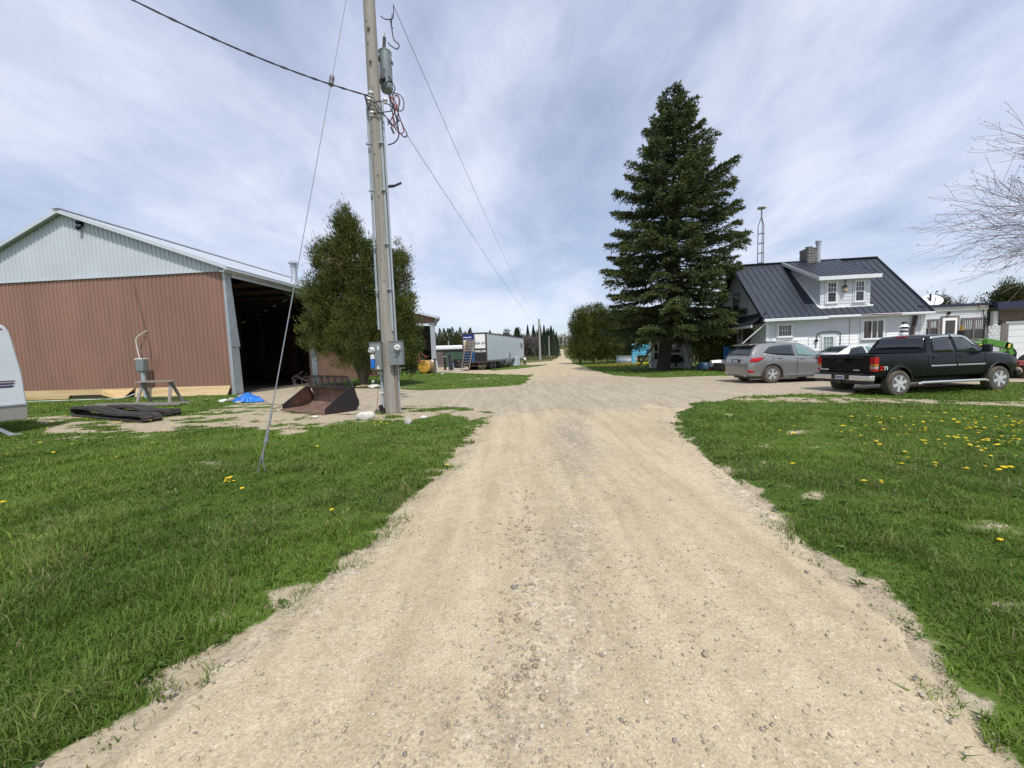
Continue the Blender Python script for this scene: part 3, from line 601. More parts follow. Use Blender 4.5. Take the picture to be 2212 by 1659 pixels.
# --- bare trees
def baretree(name, label, loc, H_, seed, depth, spread=.55, group=None, buds=0, r0=.2, first=None, minr=.006, col='twig', up=.12, ratio=.78, first_n=5, mesh_only=False, sides=5):
    rg = random.Random(seed); t = thing(name, label, 'tree', loc, 0, group); tr = MB(); cr = MB(); tips = []
    def grow(p, d, l, r_, lv, mb):
        n = 4; pts = [p.copy()]; rs = [r_]; q = p.copy(); dd = d.copy()
        for i in range(n):
            dd = (dd + Vector((rg.gauss(0, .09), rg.gauss(0, .09), rg.gauss(0, .07) + up * .35))).normalized()
            q = q + dd * (l / n); pts.append(q.copy()); rs.append(max(minr, r_ * (1 - .42 * (i + 1) / n)))
        (mb).tube(pts, rs, max(3, sides - lv) if lv else 8)
        if lv >= depth: tips.append((q.copy(), dd.copy())); return
        kids_ = rg.choice((3, 4, 4, 5)) if lv else first_n
        for k in range(kids_):
            j = n if k == 0 else rg.choice((1, 2, 3, 3, 4)); base = pts[j]
            ax = dd.orthogonal().normalized(); ax.rotate(Matrix.Rotation(rg.random() * 6.28, 3, dd)); nd = (dd + ax * spread * rg.uniform(.6, 1.5)).normalized() if k else (dd + ax * .15).normalized()
            grow(base, nd, l * ratio * rg.uniform(.75, 1.1), rs[j] * (.62 if k else .85), lv + 1, cr)
    if first:
        tr.tube([(0, 0, -.2), (0, 0, H_ * .2), (0, 0, H_ * .45)], [r0 * 1.2, r0, r0 * .7], 10)
        for (z, d, l, r_) in first: grow(Vector((0, 0, z)), Vector(d).normalized(), l, r_, 1, cr)
    else: grow(Vector((0, 0, -.1)), Vector((0, 0, 1)), H_ * .32, r0, 0, tr)
    tr.build('trunk', M[col], t, sm=True); cr.build('branches', M[col], t)
    if buds and tips:
        P = np.array([list(q) for q, d in tips for _ in range(buds)]) + RNG.normal(0, .06, (len(tips) * buds, 3)); n = len(P)
        leaves('buds', P, RNG.normal(0, 1, (n, 3)), RNG.uniform(.04, .08, n), .016, np.repeat([[.16, .12, .09]], n, 0) * RNG.uniform(.7, 1.3, (n, 1)), t)
    return t
p = dp(2440, 820, 15.0)
fr = []
rg_ = random.Random(5)
for z, dx, dz, l in [(2.6, -1, .12, 3.0), (3.1, -1, .02, 3.6), (3.6, -1, .16, 3.7), (4.1, -1, .26, 3.6), (4.6, -1, .45, 3.2), (5.0, -1, .6, 3.2), (5.4, -.8, .8, 2.6), (5.8, -.6, 1.0, 2.4), (3.4, -.9, .3, 2.8), (6.2, -.3, 1, 2.3), (4.0, .8, .5, 3.0), (5.0, .5, .9, 2.8)]:
    fr.append((z + 2.3, (dx, rg_.uniform(-.5, .5), dz), l * .62, .055))
baretree('budding_tree', 'bare grey tree with opening buds reaching in at the right edge', (p.x, p.y, 0), 10, 9, 4, .66, buds=3, r0=.22, first=fr, minr=.0065, up=.05, ratio=.78, first_n=4, col='paletwig')
p = dp(2068, 740, 38); baretree('bare_tree', 'leafless grey tree standing behind the satellite dish and back addition', (p.x, 38, 0), 7.6, 21, 5, .5, r0=.16, minr=.014, ratio=.74)
p = dp(2130, 740, 41); baretree('bare_tree', 'smaller leafless tree left of the olive garage cedars', (p.x, 41, 0), 7.0, 22, 4, .5, r0=.14, minr=.016, ratio=.74)
# --- far woods: individual trees, shared meshes
def spruce_proto(name, label, loc, H_, seed, kind=0, cat='tree', group=None, lean=0):
    rg = np.random.default_rng(seed); t = thing(name, label, cat, loc, 0, group); n = 4200 if kind == 0 else 3400
    z = rg.random(n) ** .8 if kind == 0 else rg.random(n) ** .9
    w = {0: (.16, 1.05), 1: (.24, .85)}[kind]
    wd_ = H_ * w[0] * (1 - z) ** w[1] * (1 + .35 * np.sin(z * H_ * 5.2 + seed) * (1 - z)) + .02; a = rg.random(n) * 6.283; rr = rg.random(n) ** .4 * wd_ * (1 + .2 * np.sin(a * 3 + z * 11))
    P = np.stack([np.cos(a) * rr, np.sin(a) * rr, z * H_ * .98 + .25 - rr * .25], -1)
    D = np.stack([np.cos(a), np.sin(a), np.full(n, -.25 if kind == 0 else .5)], -1) + rg.normal(0, .35, (n, 3))
    c0, c1 = ((.025, .045, .024), (.06, .085, .042)) if kind == 0 else ((.04, .06, .018), (.11, .125, .035))
    m = rg.random((n, 1)); col = np.array(c0) * (1 - m) + np.array(c1) * m
    leaves('crown', P, D, H_ * rg.uniform(.028, .055, n) * (.25 + .75 * (1 - z)), H_ * .0075, col, t)
    b = MB(); b.tube([(0, 0, -.3), (0, 0, H_ * .5), (0, 0, H_)], [H_ * .02, H_ * .012, .02], 6); b.build('trunk', M['bark'], t); return t
GS = 'dark spruces along the left side of the far road'
LS = 'dark pointed spruce in the dense row left of the far road'
rs = random.Random(12); pr = None
protos = [spruce_proto('row_spruce', LS, (0, 0, 0), 12, s, 0, group=GS) for s in (1, 2, 3)]
spots = []
for u in range(1106, 1203, 5):
    D_ = float(np.interp(u, [1106, 1150, 1190, 1204], [112, 135, 200, 260])) + rs.uniform(-6, 6); tv = float(np.interp(u, [1106, 1150, 1190, 1204], [714, 704, 699, 712])) + rs.choice((-4, 4, 10, 18, 26)) + rs.uniform(-3, 3)
    for rep in range(2):
        DD = D_ + rep * 9; p = dp(u + rs.uniform(-2, 2) + rep * 2, 760, DD); z0 = zf(p.x, DD); h_ = dp(u, tv + rep * -1, DD).z - z0
        if h_ > 4: spots.append((p.x, DD, z0, h_))
for i, (x, y, z, h_) in enumerate(spots):
    if i < 3: o = protos[i]
    else: o = dup(protos[i % 3])
    o.location = (x, y, z); o.rotation_euler = (0, 0, rs.random() * 6); s = h_ / 12; o.scale = (s * .95, s * .95, s)
# bushy young pines behind the green shed
GP = 'bushy pines behind the green shed'; LP_ = 'bushy green pine in the thick stand behind the small shed and trailer'
protos = [spruce_proto('bushy_pine', LP_, (0, 0, 0), 8, s, 1, group=GP) for s in (5, 6, 7)]
spots = []
for u in list(range(925, 1062, 9)) + list(range(930, 1050, 11)):
    D_ = 82 + rs.uniform(-5, 9); p = dp(u, 760, D_); spots.append((p.x, D_, 0, max(4.5, dp(u, 712 + rs.uniform(-6, 16), D_).z)))
for i, (x, y, z, h_) in enumerate(spots):
    o = protos[i] if i < 3 else dup(protos[i % 3]); o.location = (x, y, z); o.rotation_euler = (0, 0, rs.random() * 6); s = h_ / 8; o.scale = (s * 1.15, s * 1.15, s)
# two ragged pines standing above the others behind the trailer
for i, (u, tv, D_, lb) in enumerate([(1097, 703, 118, 'ragged dark pine standing tallest above the trailer roof'), (1119, 705, 125, 'thin dark pine right of the tallest one above the trailer roof')]):
    p = dp(u, 760, D_); h_ = dp(u, tv, D_).z; t = thing('ragged_pine', lb, 'tree', (p.x, D_, zf(p.x, D_)))
    clumpcrown('crown', t, [(0, 0, h_ * .82, .8, .8, h_ * .14), (.3, 0, h_ * .55, 1.2, 1.2, h_ * .2), (-.6, 0, h_ * .68, .7, .7, .6)], 60, 30, .3, .4, .09, [(.012, .022, .012), (.03, .045, .02), (.05, .04, .02)], seed=80 + i)
    b = MB(); b.tube([(0, 0, 0), (0, 0, h_)], [.18, .03], 6); b.build('trunk', M['bark'], t)
# leafless poplars behind the trailer, bare woods
GB = 'leafless grey trees behind the trailer and spruces'; LB = 'slender leafless grey tree in the bare wood behind the trailer'
def bareproto(seed): 
    t = baretree('leafless_tree', LB, (0, 0, 0), 11, seed, 4, .38, group=GB, r0=.13, minr=.03, ratio=.74, up=.3, first_n=7); return t
protos = [bareproto(s) for s in (31, 32, 33)]
spots = []
for u in list(range(1082, 1160, 5)) + list(range(1085, 1150, 7)) + [972, 985, 1015, 1035]:
    D_ = 128 + rs.uniform(-8, 20); p = dp(u, 760, D_); z0 = zf(p.x, D_); spots.append((p.x, D_, z0, dp(u, 715 + rs.uniform(-6, 14), D_).z - z0))
for i, (x, y, z, h_) in enumerate(spots):
    o = protos[i] if i < 3 else dup(protos[i % 3]); o.location = (x, y, z); o.rotation_euler = (0, 0, rs.random() * 6); s = h_ / 10; o.scale = (s, s, s)
# far-off wood on the rise: one mass
n = 60000; rg = np.random.default_rng(99)
ntree = 900; ty = rg.uniform(556, 680, ntree); tx = rg.uniform(-260, 420, ntree); tz = zg(tx, ty); th = rg.uniform(12, 19, ntree); kind = rg.random(ntree)
ti = rg.integers(0, ntree, n); f = rg.random(n); con = kind[ti] < .22
rad = np.where(con, th[ti] * .16 * (1 - f), th[ti] * .22 * np.sqrt(np.clip(1 - (f * 1.5 - .75) ** 2, .05, 1))); a = rg.random(n) * 6.28; rr = rg.random(n) ** .5 * rad
P = np.stack([tx[ti] + np.cos(a) * rr, ty[ti] + np.sin(a) * rr, tz[ti] + f * th[ti]], -1)
col = np.where(con[:, None], np.array([.03, .045, .03]), np.where((kind[ti] < .45)[:, None], np.array([.15, .14, .075]), np.array([.14, .12, .10]))) * rg.uniform(.7, 1.3, (n, 1))
o = leaves('far_wood', P, rg.normal(0, 1, (n, 3)) + np.array([0, 0, .8]), rg.uniform(1.2, 3.0, n), .34, col); tag(o, 'distant spring woodland on the rise at the end of the road', 'woodland', kind='stuff')
# verge shrubs and dead weeds by the far poles
n = 5000; u = rg.random(n); y = 95 + u ** .8 * 210; x = .1305 * y - 4 - rg.random(n) ** 1.4 * 9 + .9; z = zg(x, y)
P = np.stack([x, y, z], -1); col = np.where(rg.random((n, 1)) < .5, np.array([.13, .14, .05]), np.array([.22, .18, .11])) * rg.uniform(.6, 1.2, (n, 1))
o = leaves('verge_weeds', P, rg.normal(0, .4, (n, 3)) + np.array([0, 0, 1]), rg.uniform(.5, 1.5, n), .12, col); tag(o, 'rough dry weeds and grass on the verge beside the far poles', 'weeds', kind='stuff')
# broad leaved rosettes and clover-like weeds in the near lawns and verges
n = 420; y = 1.2 + RNG.random(n) ** 1.2 * 7.5; side = RNG.random(n) < .5; l_, r_ = road_lr(y); e_ = .02 + RNG.random(n) ** 1.6 * 3.2
x = np.where(side, l_ - e_, r_ + e_); z = gz(x, y); k = 9; a = RNG.random((n, k)) * 6.283; s_ = RNG.uniform(.35, 1, (n, 1)) * RNG.uniform(.8, 1.1, (n, k))
P = np.stack([np.repeat(x, k), np.repeat(y, k), np.repeat(z, k) + .012], -1); D = np.stack([np.cos(a).ravel(), np.sin(a).ravel(), RNG.uniform(.25, .9, n * k)], -1)
col = np.array([.075, .135, .030]) * RNG.uniform(.7, 1.35, (n * k, 1)) + np.array([.03, .02, 0]) * (RNG.random((n * k, 1)) < .3)
o = leaves('lawn_weeds', P, D, (.075 * s_).ravel(), (.012 * s_).ravel(), col, hang=.35); tag(o, 'low broad leaved weed rosettes scattered in the lawn edges', 'weeds', kind='stuff')
# dead stalks and twigs at the foot of the cedar
b = MB(); rgd = random.Random(8)
for i in range(16):
    x = rgd.uniform(-12.6, -9.8); y = rgd.uniform(21.2, 22.4); q = Vector((x, y, 0)); h_ = rgd.uniform(.5, 1.5)
    b.tube([q, q + Vector((rgd.uniform(-.3, .3), 0, h_ * .6)), q + Vector((rgd.uniform(-.5, .5), 0, h_))], [.014, .01, .006], 4)
o = b.build('dead_stalks', M['twig']); tag(o, 'dry bare stalks standing between the shed wall and the cedar', 'stalks', kind='stuff')
# ------------------------------------------------------------------ left side: machine shed
def corr(mb, p0, dx, length, z0, topf, pitch=.23, depth=.042, out=(0, -1), mi=0, dst=0.0):
    """ribbed steel sheet standing on the line p0 + dx*s"""
    dx = Vector(dx).normalized(); o_ = Vector((out[0], out[1], 0)); vs = []; n = int(length / pitch) + 1; st = []
    for i in range(n):
        for f, d in ((0, 0), (.40, 0), (.48, 1), (.62, 1), (.70, 0)):
            s = (i + f) * pitch
            if s <= length: st.append((s, d))
    st.append((length, 0))
    for s, d in st:
        p = Vector(p0) + dx * s + o_ * (d * depth + .002)
        vs += [(p.x, p.y, z0(s) if callable(z0) else z0), (p.x, p.y, topf(s) if callable(topf) else topf)]
    fs = [(2 * i, 2 * i + 2, 2 * i + 3, 2 * i + 1) for i in range(len(st) - 1)]
    mb.add(vs, fs, mi)
BL = (-13.9, 19.34, 0); BR_ = R(-5)
shed = thing('machine_shed', 'long brown and white ribbed steel shed with an open drive in doorway', 'shed', BL, BR_)
EZ = 6.3; PX = -8.28; PZ = 9.36; LXE = -16.6
def roofz(x): return EZ + (PZ - EZ) * (-x) / (-PX) if x > PX else PZ - (PX - x) * .43
LEN = 21.0
b = MB(); corr(b, (-16.5, 0, 0), (1, 0, 0), 16.4, .45, lambda s: 6.16); b.add([(-16.5, .03, .2), (-.1, .03, .2), (-.1, .03, 6.2), (-16.5, .03, 6.2)], [(0, 1, 2, 3)])
b.build('front_wall', M['brown'], shed)
b = MB(); corr(b, (-16.5, -.05, 0), (1, 0, 0), 16.45, 6.10, lambda s: roofz(-16.5 + s) - .05); b.add([(-16.5, .02, 6.1), (-.1, .02, 6.1), (-.1, .02, 6.3), (PX, .02, PZ - .05), (-16.5, .02, roofz(-16.5))], [(0, 1, 2, 3, 4)])
b.build('gable_panel', M['white_steel'], shed)
b = MB(); b.box(-16.5, -.05, -.085, -.05, 6.06, 6.12); b.build('gable_flashing', M['white_steel'], shed)
# side wall with the doorway y .3 .. 6.55
b = MB(); corr(b, (0, 7.05, 0), (0, 1, 0), LEN - 7.05, 0, 6.25, out=(1, 0)); corr(b, (0, .3, 0), (0, 1, 0), 6.75, 5.97, 6.25, out=(1, 0)); corr(b, (0, 6.55, 0), (0, 1, 0), .2, 0, 5.97, out=(1, 0))
b.box(-.06, -.01, 7.0, LEN, 0, 6.25); b.box(-.06, -.01, .3, 7.0, 5.85, 6.25)
b.build('side_wall', M['brown'], shed)
b = MB(); b.prism([(-16.5, LEN - .05, 0), (-.02, LEN - .05, 0), (-.02, LEN - .05, 6.24), (PX, LEN - .05, PZ - .04), (-16.5, LEN - .05, roofz(-16.5) - .04)], (0, .05, 0)); b.box(-16.55, -16.5, 0, LEN, 0, 6.0); b.build('back_wall', M['brown'], shed)
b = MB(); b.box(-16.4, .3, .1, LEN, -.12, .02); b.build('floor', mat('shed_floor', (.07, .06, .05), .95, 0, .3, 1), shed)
# dim posts, rafters and stored lumber inside
b = MB()
for yy in np.arange(1, LEN, 2.4):
    for xx in ((-.35, -8.3, -16.2) if yy > 7 else (-8.3, -16.2)): b.box(xx - .08, xx + .08, yy - .08, yy + .08, 0, 6.1)
    b.bar((-16.3, yy, 6.05), (-.2, yy, 6.05), .06, .25); b.bar((-.2, yy, 6.2), (PX, yy, PZ - .35), .06, .2); b.bar((PX, yy, PZ - .35), (-16.3, yy, 6.0), .06, .2)
b.build('timber_frame', M['browntrim'], shed)
# roof : ribbed, white
b = MB()
def roofplane(b, x0, z0, x1, z1, y0, y1, pitch=.3, h_=.025, th=.05):
    d = Vector((x1 - x0, 0, z1 - z0)); nrm = Vector((-(z1 - z0), 0, x1 - x0)).normalized()
    if nrm.z < 0: nrm = -nrm
    a = Vector((x0, y0, z0)); c_ = Vector((x1, y0, z1))
    b.prism([a, c_, c_ - nrm * th, a - nrm * th], (0, y1 - y0, 0))
    y = y0 + .01
    while y < y1 - .03:
        b.bar(Vector((x0, y, z0)) + nrm * h_ * .5, Vector((x1, y, z1)) + nrm * h_ * .5, .03, h_ * 1.4, up=nrm); y += pitch
roofplane(b, .30, EZ - .05, PX, PZ + .06, -.32, LEN + .3); roofplane(b, PX - .001, PZ + .055, -16.9, PZ + .06 - .43 * (16.9 + PX), -.32, LEN + .3)
b.build('roof', M['white_steel'], shed)
b = MB(); b.bar((PX, -.42, PZ + .10), (PX, LEN + .3, PZ + .10), .42, .05); b.build('ridge_cap', M['white_steel'], shed)
b = MB(); b.bar((.34, -.345, EZ - .11), (PX, -.345, PZ - .02), .035, .17, up=(0, 0, 1)); b.bar((PX, -.345, PZ - .02), (-16.9, -.345, PZ - .02 - .43 * (16.9 + PX)), .035, .17); b.build('rake_trim', M['white_steel'], shed)
b = MB(); b.box(.18, .24, -.3, LEN, EZ - .30, EZ - .08); b.box(.0, .2, -.3, LEN, EZ - .315, EZ - .29); b.build('fascia', M['offwhite'], shed)
b = MB()
for z_, w_ in ((EZ - .24, .0), (EZ - .10, .02)): b.box(.245, .39 + w_, -.33, LEN, z_, z_ + .03)
b.box(.37, .40, -.33, LEN, EZ - .24, EZ - .08); b.box(.25, .39, -.345, -.33, EZ - .24, EZ - .08); b.build('gutter', M['white_steel'], shed, bevel=.01)
b = MB(); b.prism([(.10, -.10, 0), (.10, -.10, 2.42), (.07, -.1, 6.1), (-.03, -.1, 6.1), (-.06, -.1, 2.42), (-.06, -.1, 0)], (0, .05, 0)); b.prism([(.11, -.05, 2.40), (.11, .46, 2.38), (.10, .40, 3.2), (.06, .26, 6.05), (.06, -.05, 6.05)], (-.04, 0, 0)); b.prism([(.085, -.05, -.05), (.085, .46, -.05), (.085, .40, 2.42), (.085, -.05, 2.42)], (-.04, 0, 0))
b.build('corner_trim', M['galv'], shed)
b = MB(); b.box(.03, .08, 6.55, 7.02, 0, 5.9); b.box(.08, .1, 6.98, 7.04, 0, 5.9); b.build('door_post_trim', M['galv'], shed)
b = MB(); b.box(.03, .12, .3, 7.0, 5.82, 5.97); b.build('door_track', M['white_steel'], shed)
b = MB(); b.box(-.02, .025, 6.4, 6.56, 0, 5.85); b.build('door_jamb', M['browntrim'], shed)
# skirting boards, some hanging loose
b = MB()
fx = lambda u_: pl(BL, BR_, 1, -.06, u_, 850).x
b.prism([(-16.4, -.06, -.02), (fx(146), -.06, -.03), (fx(152), -.06, .17), (fx(222), -.06, .17), (fx(222), -.06, .46), (-16.4, -.06, .46)], (0, -.03, 0))
b.build('skirting_board', M['pine'], shed)
b = MB(); b.prism([(fx(222) + .01, -.07, .46), (fx(294), -.07, .47), (fx(277), -.36, -.05), (fx(250), -.28, .04), (fx(222) + .01, -.12, .17)], (0, -.03, .0)); b.build('skirting_board', mat('pine_loose', (.60, .42, .20), .7, 0, .15, 1.2, (.4, 1, 6)), shed)
b = MB(); b.prism([(fx(297), -.07, .46), (-.12, -.07, .46), (-.25, -.22, -.06), (-.9, -.2, -.08), (fx(297), -.2, -.07)], (0, -.03, 0)); b.build('skirting_board', M['pine'], shed)
b = MB(); b.box(-4.85, -4.5, -.04, -.015, -.1, .47); b.box(-16.4, -.1, .0, .01, -.2, .3); b.build('rot_gap', M['browntrim'], shed)
pst = pl(BL, BR_, 1, -.05, 720, 808)
# gable lamp
pz = pl(BL, BR_, 1, -.1, 178, 488)
b = MB(); b.box(pz.x - .07, pz.x + .07, -.12, -.08, pz.z - .05, pz.z + .22); b.lathe([(.05, 0), (.09, .05), (.10, .18)], (pz.x, -.16, pz.z + .16), (-.3, -.8, -.4), 10); b.lathe([(.05, 0), (.09, .05), (.10, .18)], (pz.x - .02, -.16, pz.z - .1), (-.5, -.8, -.3), 10); b.build('yard_lamp', M['dark'], shed)
# stove pipe on the roof
q = dp(636, 600, 26.3); Mi = (Matrix.Translation(Vector(BL)) @ Matrix.Rotation(BR_, 4, 'Z')).inverted(); ql = Mi @ q
zz = roofz(ql.x)
b = MB(); b.lathe([(.34, 0), (.30, .25), (.20, .5), (.19, 1.35), (.24, 1.36), (.24, 1.42), (.19, 1.44), (.19, 1.52), (.33, 1.55), (.33, 1.60), (.20, 1.74), (.02, 1.78)], (ql.x, ql.y, zz - .2), (0, 0, 1), 16); b.build('vent_pipe', M['galv'], shed, sm=True)
# ------------------------------------------------------------------ second open shed
S2 = dp(943, 760, 44); r2 = R(13)
s2 = thing('open_shed', 'far open fronted steel shed with grey ribbed lining, behind the cedar', 'shed', (S2.x, 44, 0), r2)
W2 = 13; D2 = 12; E2 = 6.0; P2z = 7.7
b = MB(); roofplane(b, .35, E2, -W2 / 2, P2z, -.5, D2 + .3); roofplane(b, -W2 / 2 - .001, P2z, -W2 - .35, E2, -.5, D2 + .3); b.build('roof', M['white_steel'], s2)
b = MB(); b.box(-.58, -.05, -.02, .25, 0, 5.6); b.box(-W2, -W2 + .5, -.02, .2, 0, 5.6); b.build('front_post', M['galv'], s2)
b = MB(); b.prism([(0, -.03, 5.3), (0, -.03, E2 - .08), (-W2 / 2, -.03, P2z - .1), (-W2, -.03, E2 - .08), (-W2, -.03, 5.3)], (0, .05, 0)); b.build('gable_panel', M['brown'], s2)
b = MB(); b.box(-W2, 0, -.08, -.035, 5.2, 5.32); b.bar((.4, -.53, E2 - .12), (-W2 / 2, -.53, P2z - .12), .04, .22); b.build('header_trim', M['white_steel'], s2)
b = MB(); corr(b, (-.1, .3, 0), (0, 1, 0), D2 - .3, 0, E2 - .1, out=(-1, 0), pitch=.3); corr(b, (-W2, D2, 0), (1, 0, 0), W2 - .1, 0, E2 - .1, out=(0, -1), pitch=.3); b.box(-W2, -.05, D2 + .01, D2 + .05, 0, E2); b.box(-.09, -.05, .3, D2, 0, E2); b.box(-W2 - .05, -W2, 0, D2, 0, E2)
b.build('wall', M['galv'], s2)
b = MB()
for z in (.7, 1.6, 2.5, 3.4, 4.3, 5.2): b.box(-W2, -.16, D2 - .1, D2 - .03, z, z + .12); b.box(-.2, -.13, .3, D2, z, z + .12)
for xx in np.arange(-W2 + 1, 0, 2.4): b.box(xx, xx + .14, D2 - .2, D2 - .11, 0, 5.8)
b.bar((-3.6, D2 - .26, 1.4), (-.8, D2 - .26, 4.6), .08, .14, up=(0, 1, 0)); b.bar((-.3, 1.0, 4.4), (-.3, 4.5, .6), .1, .12); b.build('girts', M['greywood'], s2)
b = MB(); b.box(.36, .5, -.5, D2, E2 - .12, E2 - .02); b.tube([(.43, -.45, E2 - .1), (.46, -.4, E2 - .35), (.10, -.2, E2 - .65)], .05, 8); b.build('gutter', M['brownrail'], s2)
# red implement parked inside
q = dp(915, 775, 42.0); t = thing('red_implement', 'faded red and white machine parked behind the yellow tank', 'machine', (q.x, 40.2, 0), .2)
b = MB(); b.box(-.9, .9, -.4, .4, .9, 1.25); b.box(-.5, .1, -.35, .35, 1.25, 1.65); b.bar((-.7, 0, 1.3), (.1, 0, 2.0), .25, .14); b.bar((.2, 0, 1.9), (.8, 0, 1.5), .2, .12); b.build('body', M['redmach'], t, bevel=.04)
b = MB()
for x in (-.7, .7): b.cyl((x, -.5, .42), (x, -.32, .42), .42, 16); b.cyl((x, .32, .42), (x, .5, .42), .42, 16)
b.build('wheels', M['rubber'], t)
b = MB(); b.bar((-.85, -.42, 1.35), (-.6, -.42, 1.75), .14, .14); b.build('float', M['offwhite'], t)
# ------------------------------------------------------------------ tank and things around it
q0 = gp(916, 807); t = thing('fuel_tank', 'yellow cylindrical fuel tank lying on its side in the grass', 'tank', (q0.x, q0.y, 0), R(84))
rT = .60; b = MB(); b.lathe([(.05, -.05), (rT * .8, -.05), (rT * .97, .0), (rT, .06)], (0, 0, rT + .05), (1, 0, 0), 36)
b.build('end_cap', M['tanky'], t, sm=True)
b = MB(); b.lathe([(rT * .99, .05), (rT * .99, 2.3), (rT * .8, 2.42)], (0, 0, rT + .05), (1, 0, 0), 36); b.build('shell', M['tankside'], t, sm=True, ang=60)
b = MB(); b.box(-.055, -.03, -.12, .06, rT * 1.80, rT * 1.9); b.build('filler_slot', M['dark'], t)
b = MB()
for x in (.5, 1.8): b.box(x - .06, x + .06, -.55, .55, 0, .16)
b.build('cradle', M['rust'], t)
q = dp(936, 785, 38.5); t = thing('white_tank', 'white plastic tank half hidden behind the yellow fuel tank', 'tank', (q.x, 38.5, 0))
b = MB(); b.lathe([(.3, 0), (.40, .05), (.42, .3), (.42, .95), (.33, 1.2), (.2, 1.28)], (0, 0, 0), (0, 0, 1), 20); b.build('shell', M['offwhite'], t, sm=True)
b = MB(); b.lathe([(.18, 0), (.18, .08)], (0, 0, 1.26), (0, 0, 1), 14); b.build('lid', M['black'], t)
def post(u, v, top, w, m, label, name='post', cap=None, lean=0):
    q = gp(u, v); h_ = dp(u, top, q.y).z; t = thing(name, label, 'post', (q.x, q.y, 0)); b = MB(); b.bar((0, 0, 0), (lean, 0, h_), w, w); b.build('shaft', M[m], t)
    if cap: b = MB(); b.box(lean - w * .8, lean + w * .8, -w * .8, w * .8, h_, h_ + .06); b.build('cap', M[cap], t)
post(940.5, 807, 774, .20, 'browntrim', 'brown post with a pale cap touching the end of the yellow tank', cap='offwhite')
post(962, 800, 771, .22, 'rust', 'rust brown post standing alone before the small green shed', cap='offwhite')
q = gp(975, 800.5); t = thing('dark_signpost', 'dark upright panel leaning beside the brown post before the green shed', 'signpost', (q.x, q.y, 0)); h_ = dp(972, 766, q.y).z
b = MB(); b.bar((0, 0, 0), (-.16, .25, h_), .38, .1, up=(0, 1, 0)); b.build('board', M['black2'], t); b = MB(); b.bar((-.24, -.03, 0), (-.38, .2, h_), .05, .12, up=(0, 1, 0)); b.bar((.24, -.03, 0), (.06, .2, h_), .05, .12, up=(0, 1, 0)); b.build('edge_trim', M['silverdirty'], t)
q = gp(986, 803); t = thing('concrete_slab', 'low pale concrete slab with dark edge at the foot of the panel', 'slab', (q.x, q.y, 0), R(-6)); b = MB(); b.box(-2.9, .6, -.4, 1.2, -.05, .10); b.build('slab', M['stone'], t, bevel=.02)
q = gp(866, 805); t = thing('low_bench', 'low white bench frame in the grass left of the yellow tank', 'bench', (q.x, q.y, 0)); b = MB(); b.box(-.1, 1.0, -.2, .2, .45, .52); b.build('seat', M['offwhite'], t)
for x in (-.03, .92): b = MB(); b.box(x - .04, x + .04, -.18, .18, 0, .45); b.build('leg', M['offwhite'], t)
# small green shed
q = dp(960.5, 790, 56); t = thing('small_shed', 'small green and grey shed with a bright white roof', 'shed', (q.x, 56, 0), R(-36))
h1 = dp(960, 754.5, 56).z
SHD = 6.2; SHW = 4.2
b = MB(); b.box(0, SHD, 0, .08, 0, h1); b.box(SHD - .08, SHD, .08, SHW, 0, h1); b.build('green_wall', M['dgreen'], t)
t.rotation_euler = (0, 0, R(14))
b = MB()
for k in range(11): b.box(-.04 - .02 * (k % 2), 0, .02, SHW, k * h1 / 11, (k + 1) * h1 / 11 - .02)
b.box(-SHW, 0, SHW - .08, SHW, 0, h1)
t2 = b; b = MB()
for k in range(11): b.box(-3.6, -.0, -.02 - .02 * (k % 2), .05, k * h1 / 11, (k + 1) * h1 / 11 - .025)
b.box(-3.6, -3.5, .05, SHW, 0, h1); b.build('log_wall', M['logs'], t)
b = MB(); b.box(-.10, .10, -.10, -.03, 0, h1); b.build('corner_post', M['rust'], t)
b = MB(); b.box(-3.9, SHD * .95, -.25, .0, h1 - .02, h1 + .20); b.prism([(-3.9, -.25, h1 + .2), (SHD * .95, -.25, h1 + .2), (SHD * .6, 2.2, h1 + .55), (-2.2, 2.2, h1 + .55)], (0, 0, .05)); b.prism([(-3.9, -.25, h1 + .2), (-2.2, 2.2, h1 + .55), (-3.9, 4.4, h1 + .2)], (0, 0, .05)); b.prism([(SHD * .95, -.25, h1 + .2), (SHD * .6, 2.2, h1 + .55), (SHD * .95, 4.4, h1 + .2)], (0, 0, .05)); b.prism([(-3.9, 4.4, h1 + .2), (-2.2, 2.2, h1 + .55), (SHD * .6, 2.2, h1 + .55), (SHD * .95, 4.4, h1 + .2)], (0, 0, .05)); b.build('roof', M['white'], t)
b = MB(); b.tube([(.8, 1.2, h1 + .2), (.8, 1.2, h1 + 1.2)], .07, 8); b.build('vent_pipe', M['galv'], t)
b = MB(); b.box(-3.3, -3.05, -.10, -.05, .6, 2.0); b.box(SHD * .86, SHD * .92, -.14, -.05, .3, h1); b.build('white_trim', M['fresh'], t)
for i, (u, v, w, h_, lb) in enumerate([(1003, 797, 1.1, 1.3, 'black barrel group beside the trailer ladder')]):
    pass
def barrel(u, v, r_, h_, m, label, name='barrel', D_=None):
    q = gp(u, v); t = thing(name, label, name.replace('_', ' '), (q.x, q.y, 0)); b = MB(); b.lathe([(r_ * .9, 0), (r_, .04), (r_, h_ * .33), (r_ * 1.04, h_ * .35), (r_, h_ * .37), (r_, h_ * .66), (r_ * 1.04, h_ * .68), (r_, h_ * .7), (r_, h_ - .03), (r_ * .92, h_)], (0, 0, 0), (0, 0, 1), 20); b.build('drum', M[m], t, sm=True, ang=50)
    b = MB(); b.lathe([(r_ * .9, 0), (r_ * .9, .03), (r_ * .2, .05)], (0, 0, h_), (0, 0, 1), 20); b.build('lid', M[m], t)
